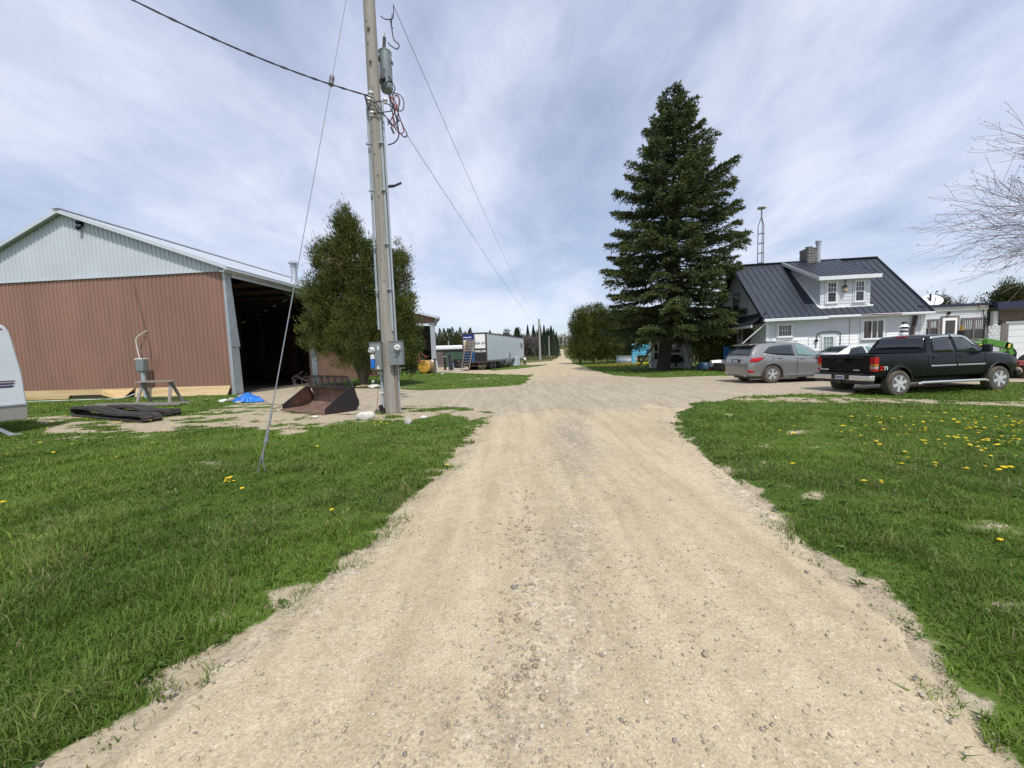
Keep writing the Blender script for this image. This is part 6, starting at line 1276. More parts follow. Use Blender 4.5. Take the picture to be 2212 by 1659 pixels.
# ------------------------------------------------------------------ garage
gy = .44
gar = thing('garage', 'whitewashed block garage with a white overhead door and brown beam', 'garage', HL, HR)
gx0, gz = hp(gy, R6(1300, 612)); gx1, _ = hp(gy, R6(1425, 610)); gd0, gdz = hp(gy, R6(1495, 590)); gbx, gbz = hp(gy, R6(1390, 455)); _, gbz0 = hp(gy, R6(1390, 560))
b = MB(); rgk = random.Random(2); b.box(gx0, gx1, gy + .01, gy + .2, 0, gz)
for i in range(12):
    for j in range(4):
        x = gx0 + j * .2 + (.1 if i % 2 else 0); z = i * .19
        if x < gx1 - .02 and z < gz - .1: b.box(x + .006, min(x + .194, gx1), gy - .012 - .008 * rgk.random(), gy + .01, z + .006, z + .184)
b.box(gx1, gx1 + 5, 6, 6.2, 0, gz); b.box(gx0 + .1, gx0 + .3, gy + .2, 6, 0, gz); b.build('block_wall', M['block'], gar)
b = MB(); b.box(gx1 - .02, gd0 - .0, gy - .05, gy + .1, 0, gbz0 + .02); b.build('door_post', M['taupe'], gar); b = MB(); b.box(gbx, gbx + 5.2, gy - .12, gy + .1, gbz0, gbz); b.build('beam', M['browntrim'], gar)
b = MB(); b.box(gbx, gbx + 5.2, gy - .2, gy + 1.2, gbz, gbz + .05); b.build('capping', M['beige'], gar)
b = MB(); b.box(gbx - .22, gbx, gy - .04, gy + .15, gz - .02, gbz - .03); b.box(gd0 - .15, gd0 + 3.4, gy - .06, gy - .02, gdz - .0, gdz + .13); b.build('white_trim', M['white'], gar)
b = MB()
for k in range(6): z = .12 + k * (gdz - .12) / 6; b.box(gd0, gd0 + 3.2, gy + .0, gy + .04, z + .01, z + (gdz - .12) / 6 - .005)
b.box(gd0, gd0 + 3.2, gy + .04, gy + .06, .1, gdz); b.build('overhead_door', M['white'], gar)
# leaning brown boards + lighthouse ornament
def onwall(name, label, cat, y, z6): p = pl(HL, HR, 1, y, *R6(*z6)); w_ = Mh @ Vector((p.x, y, 0)); return thing(name, label, cat, (w_.x, w_.y, 0), HR), p
t, p = onwall('leaning_board', 'dark stained board leaning on the house corner beside the ornament', 'board', .0, (470, 690)); q_ = pl(HL, HR, 1, .33, *R6(535, 505))
b = MB(); b.bar((-.25, -.1, .2), (q_.x - p.x, .3, q_.z), .2, .03, up=(0, 1, 0)); b.build('board', M['rust'], t); b = MB(); b.bar((-.1, -.12, .2), (q_.x - p.x + .08, .28, q_.z - .1), .08, .03, up=(0, 1, 0)); b.build('batten', M['taupe'], t)
t, p = onwall('striped_ornament', 'black and white striped lighthouse ornament before the house wall', 'ornament', -1.2, (418, 640)); zt3 = pl(HL, HR, 1, -1.2, *R6(418, 566)).z; k_ = zt3 / 1.0
zb3 = pl(HL, HR, 1, -1.2, *R6(418, 700)).z
b = MB(); b.lathe([(.20, 0), (.19, zb3)], (0, 0, 0), (0, 0, 1), 8); b.build('base', M['fresh'], t)
dz = (zt3 - zb3) / 6
for k, (r0_, m) in enumerate([(.18, 'fresh'), (.17, 'blackw'), (.16, 'fresh'), (.15, 'blackw')]): b = MB(); b.lathe([(r0_, 0), (r0_ - .012, dz - .002)], (0, 0, zb3 + k * dz * .85), (0, 0, 1), 8); b.build('band', M[m], t)
b = MB(); zz3 = zb3 + 3.4 * dz; b.lathe([(.24, 0), (.20, .03), (.09, dz * 1.3)], (0, 0, zz3), (0, 0, 1), 8); b.build('roof', M['fresh'], t); b = MB(); b.lathe([(.09, 0), (.12, .05), (.10, .12), (.03, dz * 1.2)], (0, 0, zz3 + dz * 1.2), (0, 0, 1), 8); b.build('lantern', M['blackw'], t)
# ------------------------------------------------------------------ small white shed behind the spruce and things by it
def R8(x, y): return ((2380 + x * .18083) * .57604, (1230 + y * .18083) * .57604)
q = gp(1412, 797); WSY = 32.0; ws = thing('white_shed', 'small white clapboard shed with two windows behind the spruce trunk', 'shed', (dp(1406, 780, WSY).x, WSY, 0), R(-17))
def wq(a): p = pl((ws.location.x, WSY, 0), R(-17), 1, 0, *R8(*a)); return p.x, p.z
wx1, wz1 = wq((1150, 210)); wx0 = 0; _, wzl = wq((330, 290))
b = MB(); clap(b, 0, wx1, .0, wz1 - .05, 0, .2); b.box(0, wx1, .01, .06, 0, wz1 - .06); b.box(0, .06, .06, 2.6, 0, wz1 - .2); b.box(wx1 - .06, wx1, .06, 2.6, 0, wz1 - .06); b.build('wall', M['offwhite'], ws)
b = MB(); b.prism([(-.1, -.15, wz1 - .06), (wx1 + .08, -.15, wz1 - .0), (wx1 + .08, 2.8, wz1 + .1), (-.1, 2.8, wz1 + .02)], (0, 0, .07)); b.build('roof', M['offwhite'], ws)
x0, z1 = wq((735, 340)); x1, z0 = wq((940, 525)); window(ws, x0 - .05, x1 + .05, z0, z1 + .05, -.02, fw=.06, rails=((z0 + z1) / 2,))
x0, z1 = wq((400, 320)); x1, z0 = wq((490, 495)); window(ws, x0, x1, z0, z1, -.02, fw=.05)
b = MB(); x0, z1 = wq((705, 560)); x1, z0 = wq((1040, 850))
for k in range(14): x = x0 + (x1 - x0) * k / 13; b.box(x, x + .015, -.06, -.045, z0 + .3, z1)
for k in range(6): z = z0 + .3 + (z1 - z0 - .3) * k / 5; b.box(x0, x1, -.06, -.045, z, z + .015)
b.build('lattice', M['taupe'], ws)
b = MB(); x0, z1 = wq((415, 500)); x1, z0 = wq((475, 650)); b.box(x0, x1, -.03, -.016, z0, z1); b.build('lower_opening', M['dark'], ws)
p = pl((ws.location.x, WSY, 0), R(-4), 1, -.7, *R8(845, 700)); t = thing('wheelbarrow', 'dark upturned wheelbarrow leaning before the white shed', 'wheelbarrow', (ws.location.x + p.x, WSY - .75, 0))
b = MB(); b.prism([(-.75, 0, .45), (-.55, 0, .95), (.1, 0, 1.12), (.6, 0, .85), (.75, 0, .5), (.2, 0, .42)], (0, .45, 0)); b.build('tray', M['black'], t, bevel=.05); b = MB(); b.bar((-.6, .1, .5), (-.7, .1, .0), .05, .05); b.bar((.5, .1, .5), (.6, .1, 0), .05, .05); b.build('legs', M['rust'], t); b = MB(); b.lathe([(.18, -.05), (.2, 0), (.18, .05)], (.2, .2, .25), (0, 1, 0), 16); b.build('wheel', M['rubber'], t)
def pole_(a, c_, y, r_, m, label, name='plank', cat='plank', fl=True):
    P = dp(*R8(*a), y); Q_ = dp(*R8(*c_), y + .55); t = thing(name, label, cat, (P.x, P.y, 0)); b = MB(); b.bar((0, 0, max(0, P.z) if not fl else 0), (Q_.x - P.x, .55, Q_.z), r_, r_ * .5, up=(0, 1, 0)); b.build('plank', M[m], t)
    b = MB(); b.bar((0, -.01, .0), ((Q_.x - P.x) * .04, .0, Q_.z * .04), r_ * 1.06, r_ * .6, up=(0, 1, 0)); b.build('foot', M['dark'], t)
pole_((5, 875), (445, 290), 28.2, .13, 'browntrim', 'long dark plank slanting up from the lawn left of the spruce trunk')
pole_((195, 820), (410, 600), 30.6, .07, 'browntrim', 'short thin pole slanting against the white shed')
pole_((350, 845), (415, 650), 30.9, .06, 'greywood', 'short pale stick leaning on the left corner of the white shed')
for i, (a, c_, w_, n_, lb) in enumerate([((1100, 860), (1060, 240), .30, 13, 'tall aluminium ladder leaning left at the white shed corner'), ((1160, 865), (1110, 240), .30, 13, 'second aluminium ladder leaning right of the first by the shed')]):
    P = dp(*R8(*a), 29.0); Q_ = dp(*R8(*c_), 29.6); sd_ = Vector((1, 0, 0)); ladder('extension_ladder', lb, (P.x, P.y, 0), (Q_.x, Q_.y, Q_.z), .34, n_, 'galv', .05, (.03, .03), side=sd_)
pole_((1200, 850), (1030, 60), 28.9, .10, 'wood', 'long grey board standing behind the two aluminium ladders')
pole_((1320, 830), (1180, 580), 28.6, .09, 'wood', 'short grey board slanting at the foot of the ladders')
q = dp(*R8(1705, 775), 27.0); t = thing('white_pail', 'white plastic pail lying on its side near the silver car', 'pail', (q.x, 27.0, 0), -.05); b = MB(); b.lathe([(.02, 0), (.24, .0), (.28, .80), (.30, .81), (.30, .86), (.02, .86)], (-.42, 0, .42), (1, 0, 0), 20); b.build('bucket', M['fresh'], t, sm=True, ang=40); b = MB(); b.box(-.5, .6, -.2, .3, 0, .13); b.build('brick_pile', M['redmach'], t)
q = dp(*R8(1440, 790), 27.6); t = thing('blue_tub', 'dark blue tub lying beside the leaning boards', 'tub', (q.x, 27.6, 0)); b = MB(); b.lathe([(.25, 0), (.5, .05), (.48, .3), (.35, .5), (.05, .55)], (0, 0, 0), (0, 0, 1), 18); b.build('shell', M['darkblue'], t, sm=True); b = MB(); b.tube([(.3, 0, .5), (.5, 0, .35), (.55, 0, .05)], .03, 6); b.build('rim', M['offwhite'], t)
q = dp(*R8(1850, 740), 28.0); t = thing('log_pile', 'heap of brown boards under the porch beside the silver car', 'board pile', (q.x - .6, 28.2, 0), -.1)
for k in range(6): b = MB(); b.box(-.9 + .1 * (k % 3), 1.6 - .1 * (k % 2), -.1 + .07 * k, .1 + .07 * k, .06 + .12 * k, .15 + .12 * k); b.build('board', M['wood'], t)
b = MB(); b.box(-.6, -.1, -.2, .5, .85, 1.0); b.build('box_top', M['silverdirty'], t)
q = dp(*R8(1935, 350), 27.2); t = thing('porch_chair', 'blue slatted chair on the porch left of the house door', 'chair', (q.x, 27.2, 0), -.2); t.scale = (.75, .75, .9); zs_ = .95
b = MB()
for k in range(5): b.box(-.3, .3, .22 + .03 * k, .25 + .03 * k, zs_ + .08 + .15 * k, zs_ + .2 + .15 * k)
b.build('backrest', M['teal'], t); b = MB(); b.box(-.32, .32, -.3, .25, zs_, zs_ + .05); b.build('seat', M['bluepaint'], t)
for x in (-.28, .28):
    for y in (-.26, .22): b = MB(); b.box(x - .03, x + .03, y - .03, y + .03, .5, zs_); b.build('leg', M['bluepaint'], t)
b = MB(); b.box(-1.4, 1.2, -.6, .6, .38, .5); b.box(-1.3, 1.1, -.5, .5, 0, .38); b.build('deck', M['wood'], t) if 0 else None
dk = thing('porch_deck', 'low grey wooden porch deck at the farmhouse end wall', 'deck', (Mh @ Vector((-.9, 2.5, 0))), HR); b = MB()
for k in range(12): b.box(-.9, 1.2, -1.6 + k * .42, -1.2 + k * .42, .42, .5)
b.build('boards', M['wood'], dk); b = MB(); b.box(-.85, 1.15, -1.55, 3.3, .05, .41); b.build('skirt', M['browntrim'], dk)
# signboard frame
P = gp(1368, 789); SY = P.y; t = thing('signboard', 'sky blue painted wooden signboard frame with a red figure on top', 'signboard', (P.x, SY, 0), R(6))
def sq(u, v): p = pl((P.x, SY, 0), R(6), 1, 0, u, v); return p.x, p.z
x1, zr = sq(1405, 741); _, zp = sq(1368, 742)
for x, z in ((0, zp), (x1, zr)):
    b = MB(); b.box(x - .13, x + .13, -.13, .13, 0, z); o = b.build('post', M['bluepaint'], t); b = MB(); b.lathe([(.05, 0), (.10, .08), (.05, .16)], (x, 0, z), (0, 0, 1), 12); b.build('finial', M['beige'], o)
_, a_ = sq(1388, 744); _, c_ = sq(1388, 750.5); _, d_ = sq(1388, 753.5); _, e_2 = sq(1388, 765)
b = MB(); n_ = 20; top_ = [(.13 + (x1 - .26) * i / n_, 0, a_ - .03 + .06 * (math.sin(PI * i / n_) ** 2) - .06 * (abs(i / n_ - .2) < .08) - .06 * (abs(i / n_ - .8) < .08)) for i in range(n_ + 1)]
b.prism([(.13, 0, c_)] + top_ + [(x1 - .13, 0, c_)], (0, .05, 0)); b.build('top_board', M['bluepaint'], t)
b = MB(); b.box(.13, x1 - .13, -.05, .1, d_ - .06, d_ + .05); b.box(.13, x1 - .13, -.05, .1, e_2 - .1, e_2 + .02); b.build('crossbar', M['bluepaint'], t)
b = MB(); b.box(.13, x1 - .13, .02, .05, e_2 + .02, d_ - .06); b.build('dark_panel', M['darkblue'], t)
b = MB(); zz_ = (d_ + e_2) / 2; hh_ = (d_ - e_2) / 2 - .06; xe = x1 * .66; arc = [(xe + math.cos(a) * hh_ * .9, .0, zz_ + math.sin(a) * hh_) for a in np.linspace(-PI / 2, PI / 2, 12)]; b.prism([(.13, 0, zz_ - hh_)] + arc + [(.13, 0, zz_ + hh_)], (0, .018, 0)); b.build('blue_panel', M['bluepaint'], t)
_, f_ = sq(1378, 722); b = MB(); xx_ = sq(1376, 740)[0]
b.bar((xx_ - .1, .0, zp - .1), (xx_ + .02, 0, f_ - .5), .16, .08); b.bar((xx_ + .45, 0, a_ - .1), (xx_ + .05, 0, f_ - .4), .18, .08); b.lathe([(.05, 0), (.12, .1), (.11, .25), (.03, .32)], (xx_ + .02, 0, f_ - .45), (0, 0, 1), 10); b.bar((xx_ - .1, 0, f_ - .1), (xx_ + .35, 0, f_ - .3), .05, .05); b.build('figure', mat('faded_pink', (.42, .16, .13), .7), t)
q = dp(1354, 779, SY + 3); t = thing('stock_tank', 'galvanised round stock tank in the grass left of the signboard', 'stock tank', (q.x, SY + 3, 0)); rt = 22 * (SY + 3) / 835; b = MB(); b.lathe([(rt * .97, 0), (rt, .05), (rt, .45), (rt * 1.02, .47), (rt, .5), (rt, .95), (rt * 1.03, .98), (rt * .96, .98), (rt * .95, .6), (.05, .6)], (0, 0, 0), (0, 0, 1), 30); b.build('tank_wall', M['galv'], t, sm=True, ang=40); b = MB(); b.lathe([(rt * .94, 0), (.02, .01)], (0, 0, .7), (0, 0, 1), 24); b.build('water', M['glass'], t)
# ------------------------------------------------------------------ vehicles
def interp_st(st, xs_):
    k = sorted(st, key=lambda s: s[0]); X_ = np.array([s[0] for s in k]); return [np.interp(xs_, X_, [s[j] for s in k]) for j in range(1, 9)]
class Car:
    """stations: x, zb(bottom), w(max half width), zbelt, wbelt, zroof(edge), wroof, zc(centre top), wz (height of widest line)"""
    def __init__(s, st): s.st = sorted(st, key=lambda q: q[0]); s.X = np.array([q[0] for q in s.st]); s.A = np.array(s.st)
    def par(s, x): return [float(np.interp(x, s.X, s.A[:, j])) for j in range(1, 9)]
    def ring(s, x):
        zb_, w, zbe, wbe, zr_, wr_, zc_, wz = s.par(x)
        return [(0, zb_), (w * .80, zb_), (w * .965, zb_ + .07), (w, wz), (w * .985, wz + (zbe - wz) * .6), (wbe, zbe), (wbe + (wr_ - wbe) * .5 + .012 * (zr_ - zbe > .2), zbe + (zr_ - zbe) * .5), (wr_, zr_), (wr_ * .93, zr_ + (zc_ - zr_) * .45), (wr_ * .6, zr_ + (zc_ - zr_) * .85), (0, zc_)]
    def pt(s, x, k, side=-1):       # side -1 : y negative (near side)
        r = s.ring(x); i = min(int(k), len(r) - 2); f = k - i; a, b_ = r[i], r[i + 1]
        return Vector((x, side * (a[0] + (b_[0] - a[0]) * f), a[1] + (b_[1] - a[1]) * f))
    def kz(s, x, z):
        r = s.ring(x)
        for i in range(1, 8):
            if r[i][1] <= z <= r[i + 1][1]: return (x, i + (z - r[i][1]) / max(1e-6, r[i + 1][1] - r[i][1]))
        return (x, 5)
    def body(s, name, m, parent, cuts=(), n=90):
        xs_ = np.unique(np.concatenate([s.X, np.linspace(s.X[0], s.X[-1], n)])); b = MB(); K_ = 11
        for x in xs_:
            r = s.ring(x); b.v += [(x, -y, z) for y, z in r] + [(x, y, z) for y, z in r[-2:0:-1]]
        m_ = 2 * K_ - 2; N_ = len(xs_)
        b.f = [(i * m_ + j, i * m_ + (j + 1) % m_, (i + 1) * m_ + (j + 1) % m_, (i + 1) * m_ + j) for i in range(N_ - 1) for j in range(m_)] + [tuple(range(m_ - 1, -1, -1)), tuple((N_ - 1) * m_ + j for j in range(m_))]
        b.m = [0] * len(b.f); me = b.mesh(name, M[m]); smooth(me, 32); o = bpy.data.objects.new(name, me); C.objects.link(o)
        for cme in cuts:
            co_ = bpy.data.objects.new('cut', cme); C.objects.link(co_); md = o.modifiers.new('c', 'BOOLEAN'); md.object = co_; md.solver = 'EXACT'; md.operation = 'DIFFERENCE'
            dg = bpy.context.evaluated_depsgraph_get(); nm = bpy.data.meshes.new_from_object(o.evaluated_get(dg)); o.modifiers.clear(); o.data = nm; bpy.data.objects.remove(co_)
        smooth(o.data, 32); o.data.materials.clear(); o.data.materials.append(M[m]); o.parent = parent; return o
    def patch(s, name, m, parent, lo, hi, side=-1, off=.006, n=14, smo=True):
        """lo/hi: lists of (x,k) polylines with equal counts, resampled"""
        def rs(P):
            P = np.array(P, float); d = np.r_[0, np.cumsum(np.hypot(*np.diff(P, axis=0).T))]; q = np.linspace(0, d[-1], n); return np.c_[np.interp(q, d, P[:, 0]), np.interp(q, d, P[:, 1])]
        lo = rs(lo); hi = rs(hi); vs = []; mrows = 5
        for a, c_ in zip(lo, hi):
            for j in range(mrows):
                f = j / (mrows - 1); x = a[0] + (c_[0] - a[0]) * f; k = a[1] + (c_[1] - a[1]) * f; e_ = .01
                p = s.pt(x, k, side); px_ = s.pt(x + e_, k, side) - p; pk = s.pt(x, min(k + .02, 9.99), side) - s.pt(x, max(k - .02, 0.01), side)
                nn = px_.cross(pk).normalized() * (-side if side else 1)
                nn = nn if nn.dot(Vector((0, side, .3))) > 0 else -nn
                vs.append(p + nn * off)
        N_ = len(lo); fs = [(i * mrows + j, (i + 1) * mrows + j, (i + 1) * mrows + j + 1, i * mrows + j + 1) for i in range(N_ - 1) for j in range(mrows - 1)]
        b = MB(); b.add(vs, fs); o = b.build(name, M[m], parent, sm=smo); so_ = o.modifiers.new('s', 'SOLIDIFY'); so_.thickness = .006; so_.offset = 1; return o
def wheelcut(x, side, r_, w=.30, y0=.98, z=None):
    b = MB(); z = r_ * .92 if z is None else z; b.cyl((x, side * (y0 - w), z), (x, side * (y0 + .2), z), r_, 32); return b.mesh('cut', M['black'])
def wheel(parent, x, y, r_, w, side, style='alloy', dust=True):
    e = sub('wheel', parent, (x, y, r_)); b = MB(); b.lathe([(r_ * .64, -w / 2 + .02), (r_ * .70, -w / 2), (r_ * .93, -w / 2 + .005), (r_, -w * .36), (r_, w * .36), (r_ * .93, w / 2 - .005), (r_ * .70, w / 2), (r_ * .64, w / 2 - .02)], (0, 0, 0), (0, 1, 0), 36); b.build('tyre', M['dusty' if dust else 'rubber'], e, sm=True, ang=50)
    b = MB(); s_ = side * w / 2; rr = r_ * .66
    b.lathe([(rr, s_ * .96), (rr * .96, s_ * 1.0), (rr * .90, s_ * .80), (rr * .88, s_ * .2), (rr * .5, s_ * .1), (.05, s_ * .1)], (0, 0, 0), (0, 1, 0), 32)
    rim = b.build('rim', M['silverdirty'], e, sm=True); b = MB(); nsp = 5 if style == 'alloy' else 6
    for k in range(nsp):
        a = 2 * PI * k / nsp + .3
        for da in ((-.17, .17) if style == 'alloy' else (0,)):
            i_ = Vector((math.cos(a + da * .3) * rr * .2, s_ * .92, math.sin(a + da * .3) * rr * .2)); o_ = Vector((math.cos(a + da) * rr * .93, s_ * .97, math.sin(a + da) * rr * .93)); b.bar(i_, o_, (.032 if style == 'alloy' else .085), .03, up=(0, 1, 0))
    b.lathe([(rr * .26, s_ * .85), (rr * .24, s_ * 1.05), (rr * .1, s_ * 1.08)], (0, 0, 0), (0, 1, 0), 16); b.lathe([(rr * 1.0, s_ * .93), (rr * .93, s_ * 1.0), (rr * .91, s_ * .9)], (0, 0, 0), (0, 1, 0), 32)
    b.build('spokes', M['alloy'], e); return e
# --- silver crossover
W0 = gp(1665, 828); sv_ = thing('silver_car', 'silver grey crossover car parked before the farmhouse, rear towards the track', 'car', (0, 0, 0), R(3))
SUV = Car([  # x, zb, w, zbelt, wbelt, zroof, wroof, zc, wz
    (-.98, .46, .66, .70, .64, .74, .62, .76, .58), (-.965, .36, .76, .78, .74, .84, .72, .87, .58), (-.93, .31, .84, .88, .81, .96, .78, 1.00, .60), (-.86, .28, .89, 1.02, .85, 1.10, .80, 1.14, .66), (-.80, .27, .915, 1.08, .86, 1.22, .79, 1.26, .70), (-.72, .26, .925, 1.12, .865, 1.36, .76, 1.40, .72),
    (-.60, .25, .935, 1.15, .87, 1.50, .70, 1.545, .74), (-.50, .25, .94, 1.155, .875, 1.575, .665, 1.615, .75), (-.2, .25, .94, 1.13, .885, 1.60, .665, 1.65, .75), (.4, .24, .94, 1.09, .89, 1.635, .67, 1.685, .75), (.95, .24, .94, 1.06, .89, 1.635, .67, 1.69, .74), (1.35, .24, .94, 1.04, .89, 1.60, .66, 1.66, .73),
    (1.7, .24, .94, 1.03, .89, 1.46, .64, 1.53, .72), (2.1, .24, .94, 1.02, .88, 1.24, .66, 1.31, .72), (2.40, .25, .935, 1.00, .86, 1.08, .72, 1.14, .70), (2.9, .26, .93, .96, .84, 1.00, .70, 1.06, .68), (3.35, .28, .90, .88, .80, .92, .66, .97, .64), (3.60, .30, .82, .74, .74, .80, .60, .84, .58), (3.72, .34, .66, .62, .60, .66, .5, .68, .52)])
sv_.location = (W0.x, W0.y + .90, .0); sv_.scale = (1.0, 1.0, 1.0)
cuts = [wheelcut(x, sd_, .435, .34, .96, .37) for x in (0, 2.7) for sd_ in (-1, 1)]
SUV.body('body', 'silver', sv_, cuts)
b = MB()
for x in (0, 2.7):
    for sd_ in (-1, 1):
        n_ = 22; P_ = [Vector((x + math.cos(a) * .455, sd_ * .945, .37 + math.sin(a) * .455)) for a in np.linspace(-.25, PI + .25, n_)]; b.tube(P_, .022, 6)
b.build('wheel_arch_trim', M['silverdirty'], sv_)
b = MB(); b.box(.5, 2.25, -.945, .945, .22, .30); b.box(-.93, -.75, -.78, .78, .28, .42); b.box(-.7, 3.4, -.55, .55, .18, .26); b.build('sill_cladding', M['silverdirty'], sv_, bevel=.03)
b = MB(); b.bar((.62, -.958, .345), (2.2, -.958, .345), .02, .035); b.build('sill_strip', M['chrome'], sv_)
for sd_ in (-1, 1):
    SUV.patch('side_window', 'glass2', sv_, [(-.34, 5.55), (.2, 5.20), (.98, 5.12)], [(-.30, 5.72), (-.0, 6.62), (.98, 6.80)], sd_)
    SUV.patch('side_window', 'glassl' if sd_ < 0 else 'glass2', sv_, [(1.10, 5.12), (2.06, 5.14)], [(1.10, 6.80), (1.55, 6.78)], sd_)
    SUV.patch('window_trim', 'chrome', sv_, [(-.42, 5.30), (.2, 5.02), (2.2, 4.97)], [(-.42, 5.40), (.2, 5.12), (2.2, 5.05)], sd_, off=.008)
    SUV.patch('tail_light', 'red', sv_, [SUV.kz(-.91, .86), SUV.kz(-.78, .88), SUV.kz(-.60, .90), SUV.kz(-.36, 1.03)], [SUV.kz(-.89, .98), SUV.kz(-.76, 1.05), SUV.kz(-.58, 1.08), SUV.kz(-.34, 1.065)], sd_, off=.012)
    SUV.patch('reflector', 'red', sv_, [SUV.kz(-.96, .48), SUV.kz(-.74, .50)], [SUV.kz(-.955, .56), SUV.kz(-.80, .56)], sd_, off=.012)
    for x, x2 in ((1.04, 1.045), (.02, .025)): SUV.patch('door_seam', 'black', sv_, [(x, 2.1 if x > 1 else 3.9), (x, 4.95)], [(x + .012, 2.1 if x > 1 else 3.9), (x + .012, 4.95)], sd_, off=.002, n=8)
    for x in (.22, 1.18): p = SUV.pt(x, 4.55, sd_); b = MB(); b.bar(p + Vector((-.0, sd_ * .03, 0)), p + Vector((.2, sd_ * .03, 0)), .03, .025); b.bar(p + Vector((.02, 0, 0)), p + Vector((.02, sd_ * .03, 0)), .02, .02); b.bar(p + Vector((.18, 0, 0)), p + Vector((.18, sd_ * .03, 0)), .02, .02); b.build('door_handle', M['chrome'], sv_)
    p = SUV.pt(1.98, 5.2, sd_); b = MB(); b.lathe([(.03, -.12), (.09, -.1), (.11, 0), (.09, .1), (.03, .12)], p + Vector((0, sd_ * .12, .02)), (0, 1, 0), 14); b.bar(p, p + Vector((0, sd_ * .1, 0)), .06, .05); b.build('mirror', M['silver'], sv_, sm=True)
    b = MB(); b.tube([(-.35, sd_ * .60, 1.655), (-.2, sd_ * .6, 1.69), (.9, sd_ * .6, 1.73), (1.2, sd_ * .6, 1.70), (1.3, sd_ * .6, 1.68)], .016, 6); b.build('roof_rail', M['black'], sv_)
# rear glass, spoiler, hatch details
def topsurf(car, x, y):
    r = car.ring(x); 
    for i in range(len(r) - 1, 5, -1):
        a, c_ = r[i], r[i - 1]
        if a[0] <= abs(y) <= c_[0]: f = (abs(y) - a[0]) / max(1e-6, c_[0] - a[0]); return a[1] + (c_[1] - a[1]) * f
    return r[6][1]
vs = []; fs = []; nx_, ny_ = 8, 13
for i in range(nx_):
    x = -.845 + (.245) * i / (nx_ - 1)
    for j in range(ny_): y = -(.70 - .10 * i / (nx_ - 1)) + 2 * (.70 - .10 * i / (nx_ - 1)) * j / (ny_ - 1); vs.append((x - .012, y, topsurf(SUV, x, y) + .008))
fs = [(i * ny_ + j, i * ny_ + j + 1, (i + 1) * ny_ + j + 1, (i + 1) * ny_ + j) for i in range(nx_ - 1) for j in range(ny_ - 1)]
b = MB(); b.add(vs, fs); o = b.build('rear_window', M['glass2'], sv_, sm=True); so_ = o.modifiers.new('s', 'SOLIDIFY'); so_.thickness = .006
b = MB(); b.prism([(-.78, -.64, 1.585), (-.45, -.64, 1.635), (-.45, .64, 1.635), (-.78, .64, 1.585)], (0, 0, .028)); b.build('spoiler', M['silver'], sv_, bevel=.012)
b = MB(); b.box(-.985, -.965, -.24, .24, .86, .985); b.box(-1.0, -.96, -.32, .32, .99, 1.01); b.build('plate_recess', M['black'], sv_); b = MB(); b.box(-.992, -.985, -.155, .155, .87, .975); b.build('licence_plate', M['offwhite'], sv_)
b = MB()
for k in range(6): b.box(-.995, -.992, -.12 + k * .042, -.095 + k * .042, .90, .945)
b.build('plate_lettering', M['royal'], sv_)
b = MB(); b.tube([(-.86, -.45, .9 + .3), (-.86, -.1, 1.23), (-.84, .2, 1.26)], .010, 6); b.build('wiper', M['black'], sv_)
for yy in (-.58, .58): b = MB(); b.lathe([(.035, 0), (.04, .03), (.04, .18)], (-.98, yy, .33), (1, 0, 0), 14); b.build('exhaust_tip', M['chrome'], sv_)
for x in (0, 2.7):
    for sd_ in (-1, 1): wheel(sv_, x, sd_ * .82, .37, .235, sd_)
b = MB(); b.box(.35, .5, -.45, -.2, .9, 1.38); b.box(.35, .5, .2, .45, .9, 1.38); b.build('seats', M['black'], sv_)
# --- white saloon behind the others
q = dp(1840, 790, 19.6); wc = thing('white_car', 'white saloon car mostly hidden behind the black pickup', 'car', (q.x - 1.0, 19.6, .0), R(4))
SED = Car([(-1.05, .40, .70, .78, .66, .84, .62, .87, .6), (-.95, .28, .86, .90, .80, .98, .72, 1.0, .62), (-.5, .24, .90, .96, .84, 1.02, .70, 1.05, .64), (-.2, .22, .91, .97, .86, 1.10, .66, 1.14, .65), (.3, .22, .91, .97, .86, 1.34, .58, 1.39, .65), (.8, .22, .91, .96, .86, 1.42, .57, 1.475, .65), (1.3, .22, .91, .95, .86, 1.42, .57, 1.475, .64), (1.8, .22, .91, .94, .85, 1.26, .60, 1.32, .64), (2.3, .23, .90, .92, .84, .99, .68, 1.05, .63), (3.1, .25, .87, .82, .78, .87, .66, .92, .6), (3.55, .32, .70, .66, .62, .7, .5, .74, .52)])
SED.body('body', 'carwhite', wc, [wheelcut(x, sd_, .36, .3, .93, .31) for x in (0, 2.6) for sd_ in (-1, 1)])
for sd_ in (-1, 1):
    SED.patch('side_window', 'glass2', wc, [(-.02, 5.15), (1.0, 5.1)], [(.35, 6.75), (1.0, 6.85)], sd_); SED.patch('side_window', 'glassl', wc, [(1.08, 5.1), (2.0, 5.15)], [(1.08, 6.85), (1.6, 6.75)], sd_)
vs = []
for i in range(nx_):
    x = -.30 + .68 * i / (nx_ - 1)
    for j in range(ny_): h_ = .60 - .08 * i / (nx_ - 1); y = -h_ + 2 * h_ * j / (ny_ - 1); vs.append((x, y, topsurf(SED, x, y) + .010))
b = MB(); b.add(vs, fs); b.build('rear_window', M['glass2'], wc, sm=True)
for x in (0, 2.6):
    for sd_ in (-1, 1): wheel(wc, x, sd_ * .79, .31, .2, sd_)
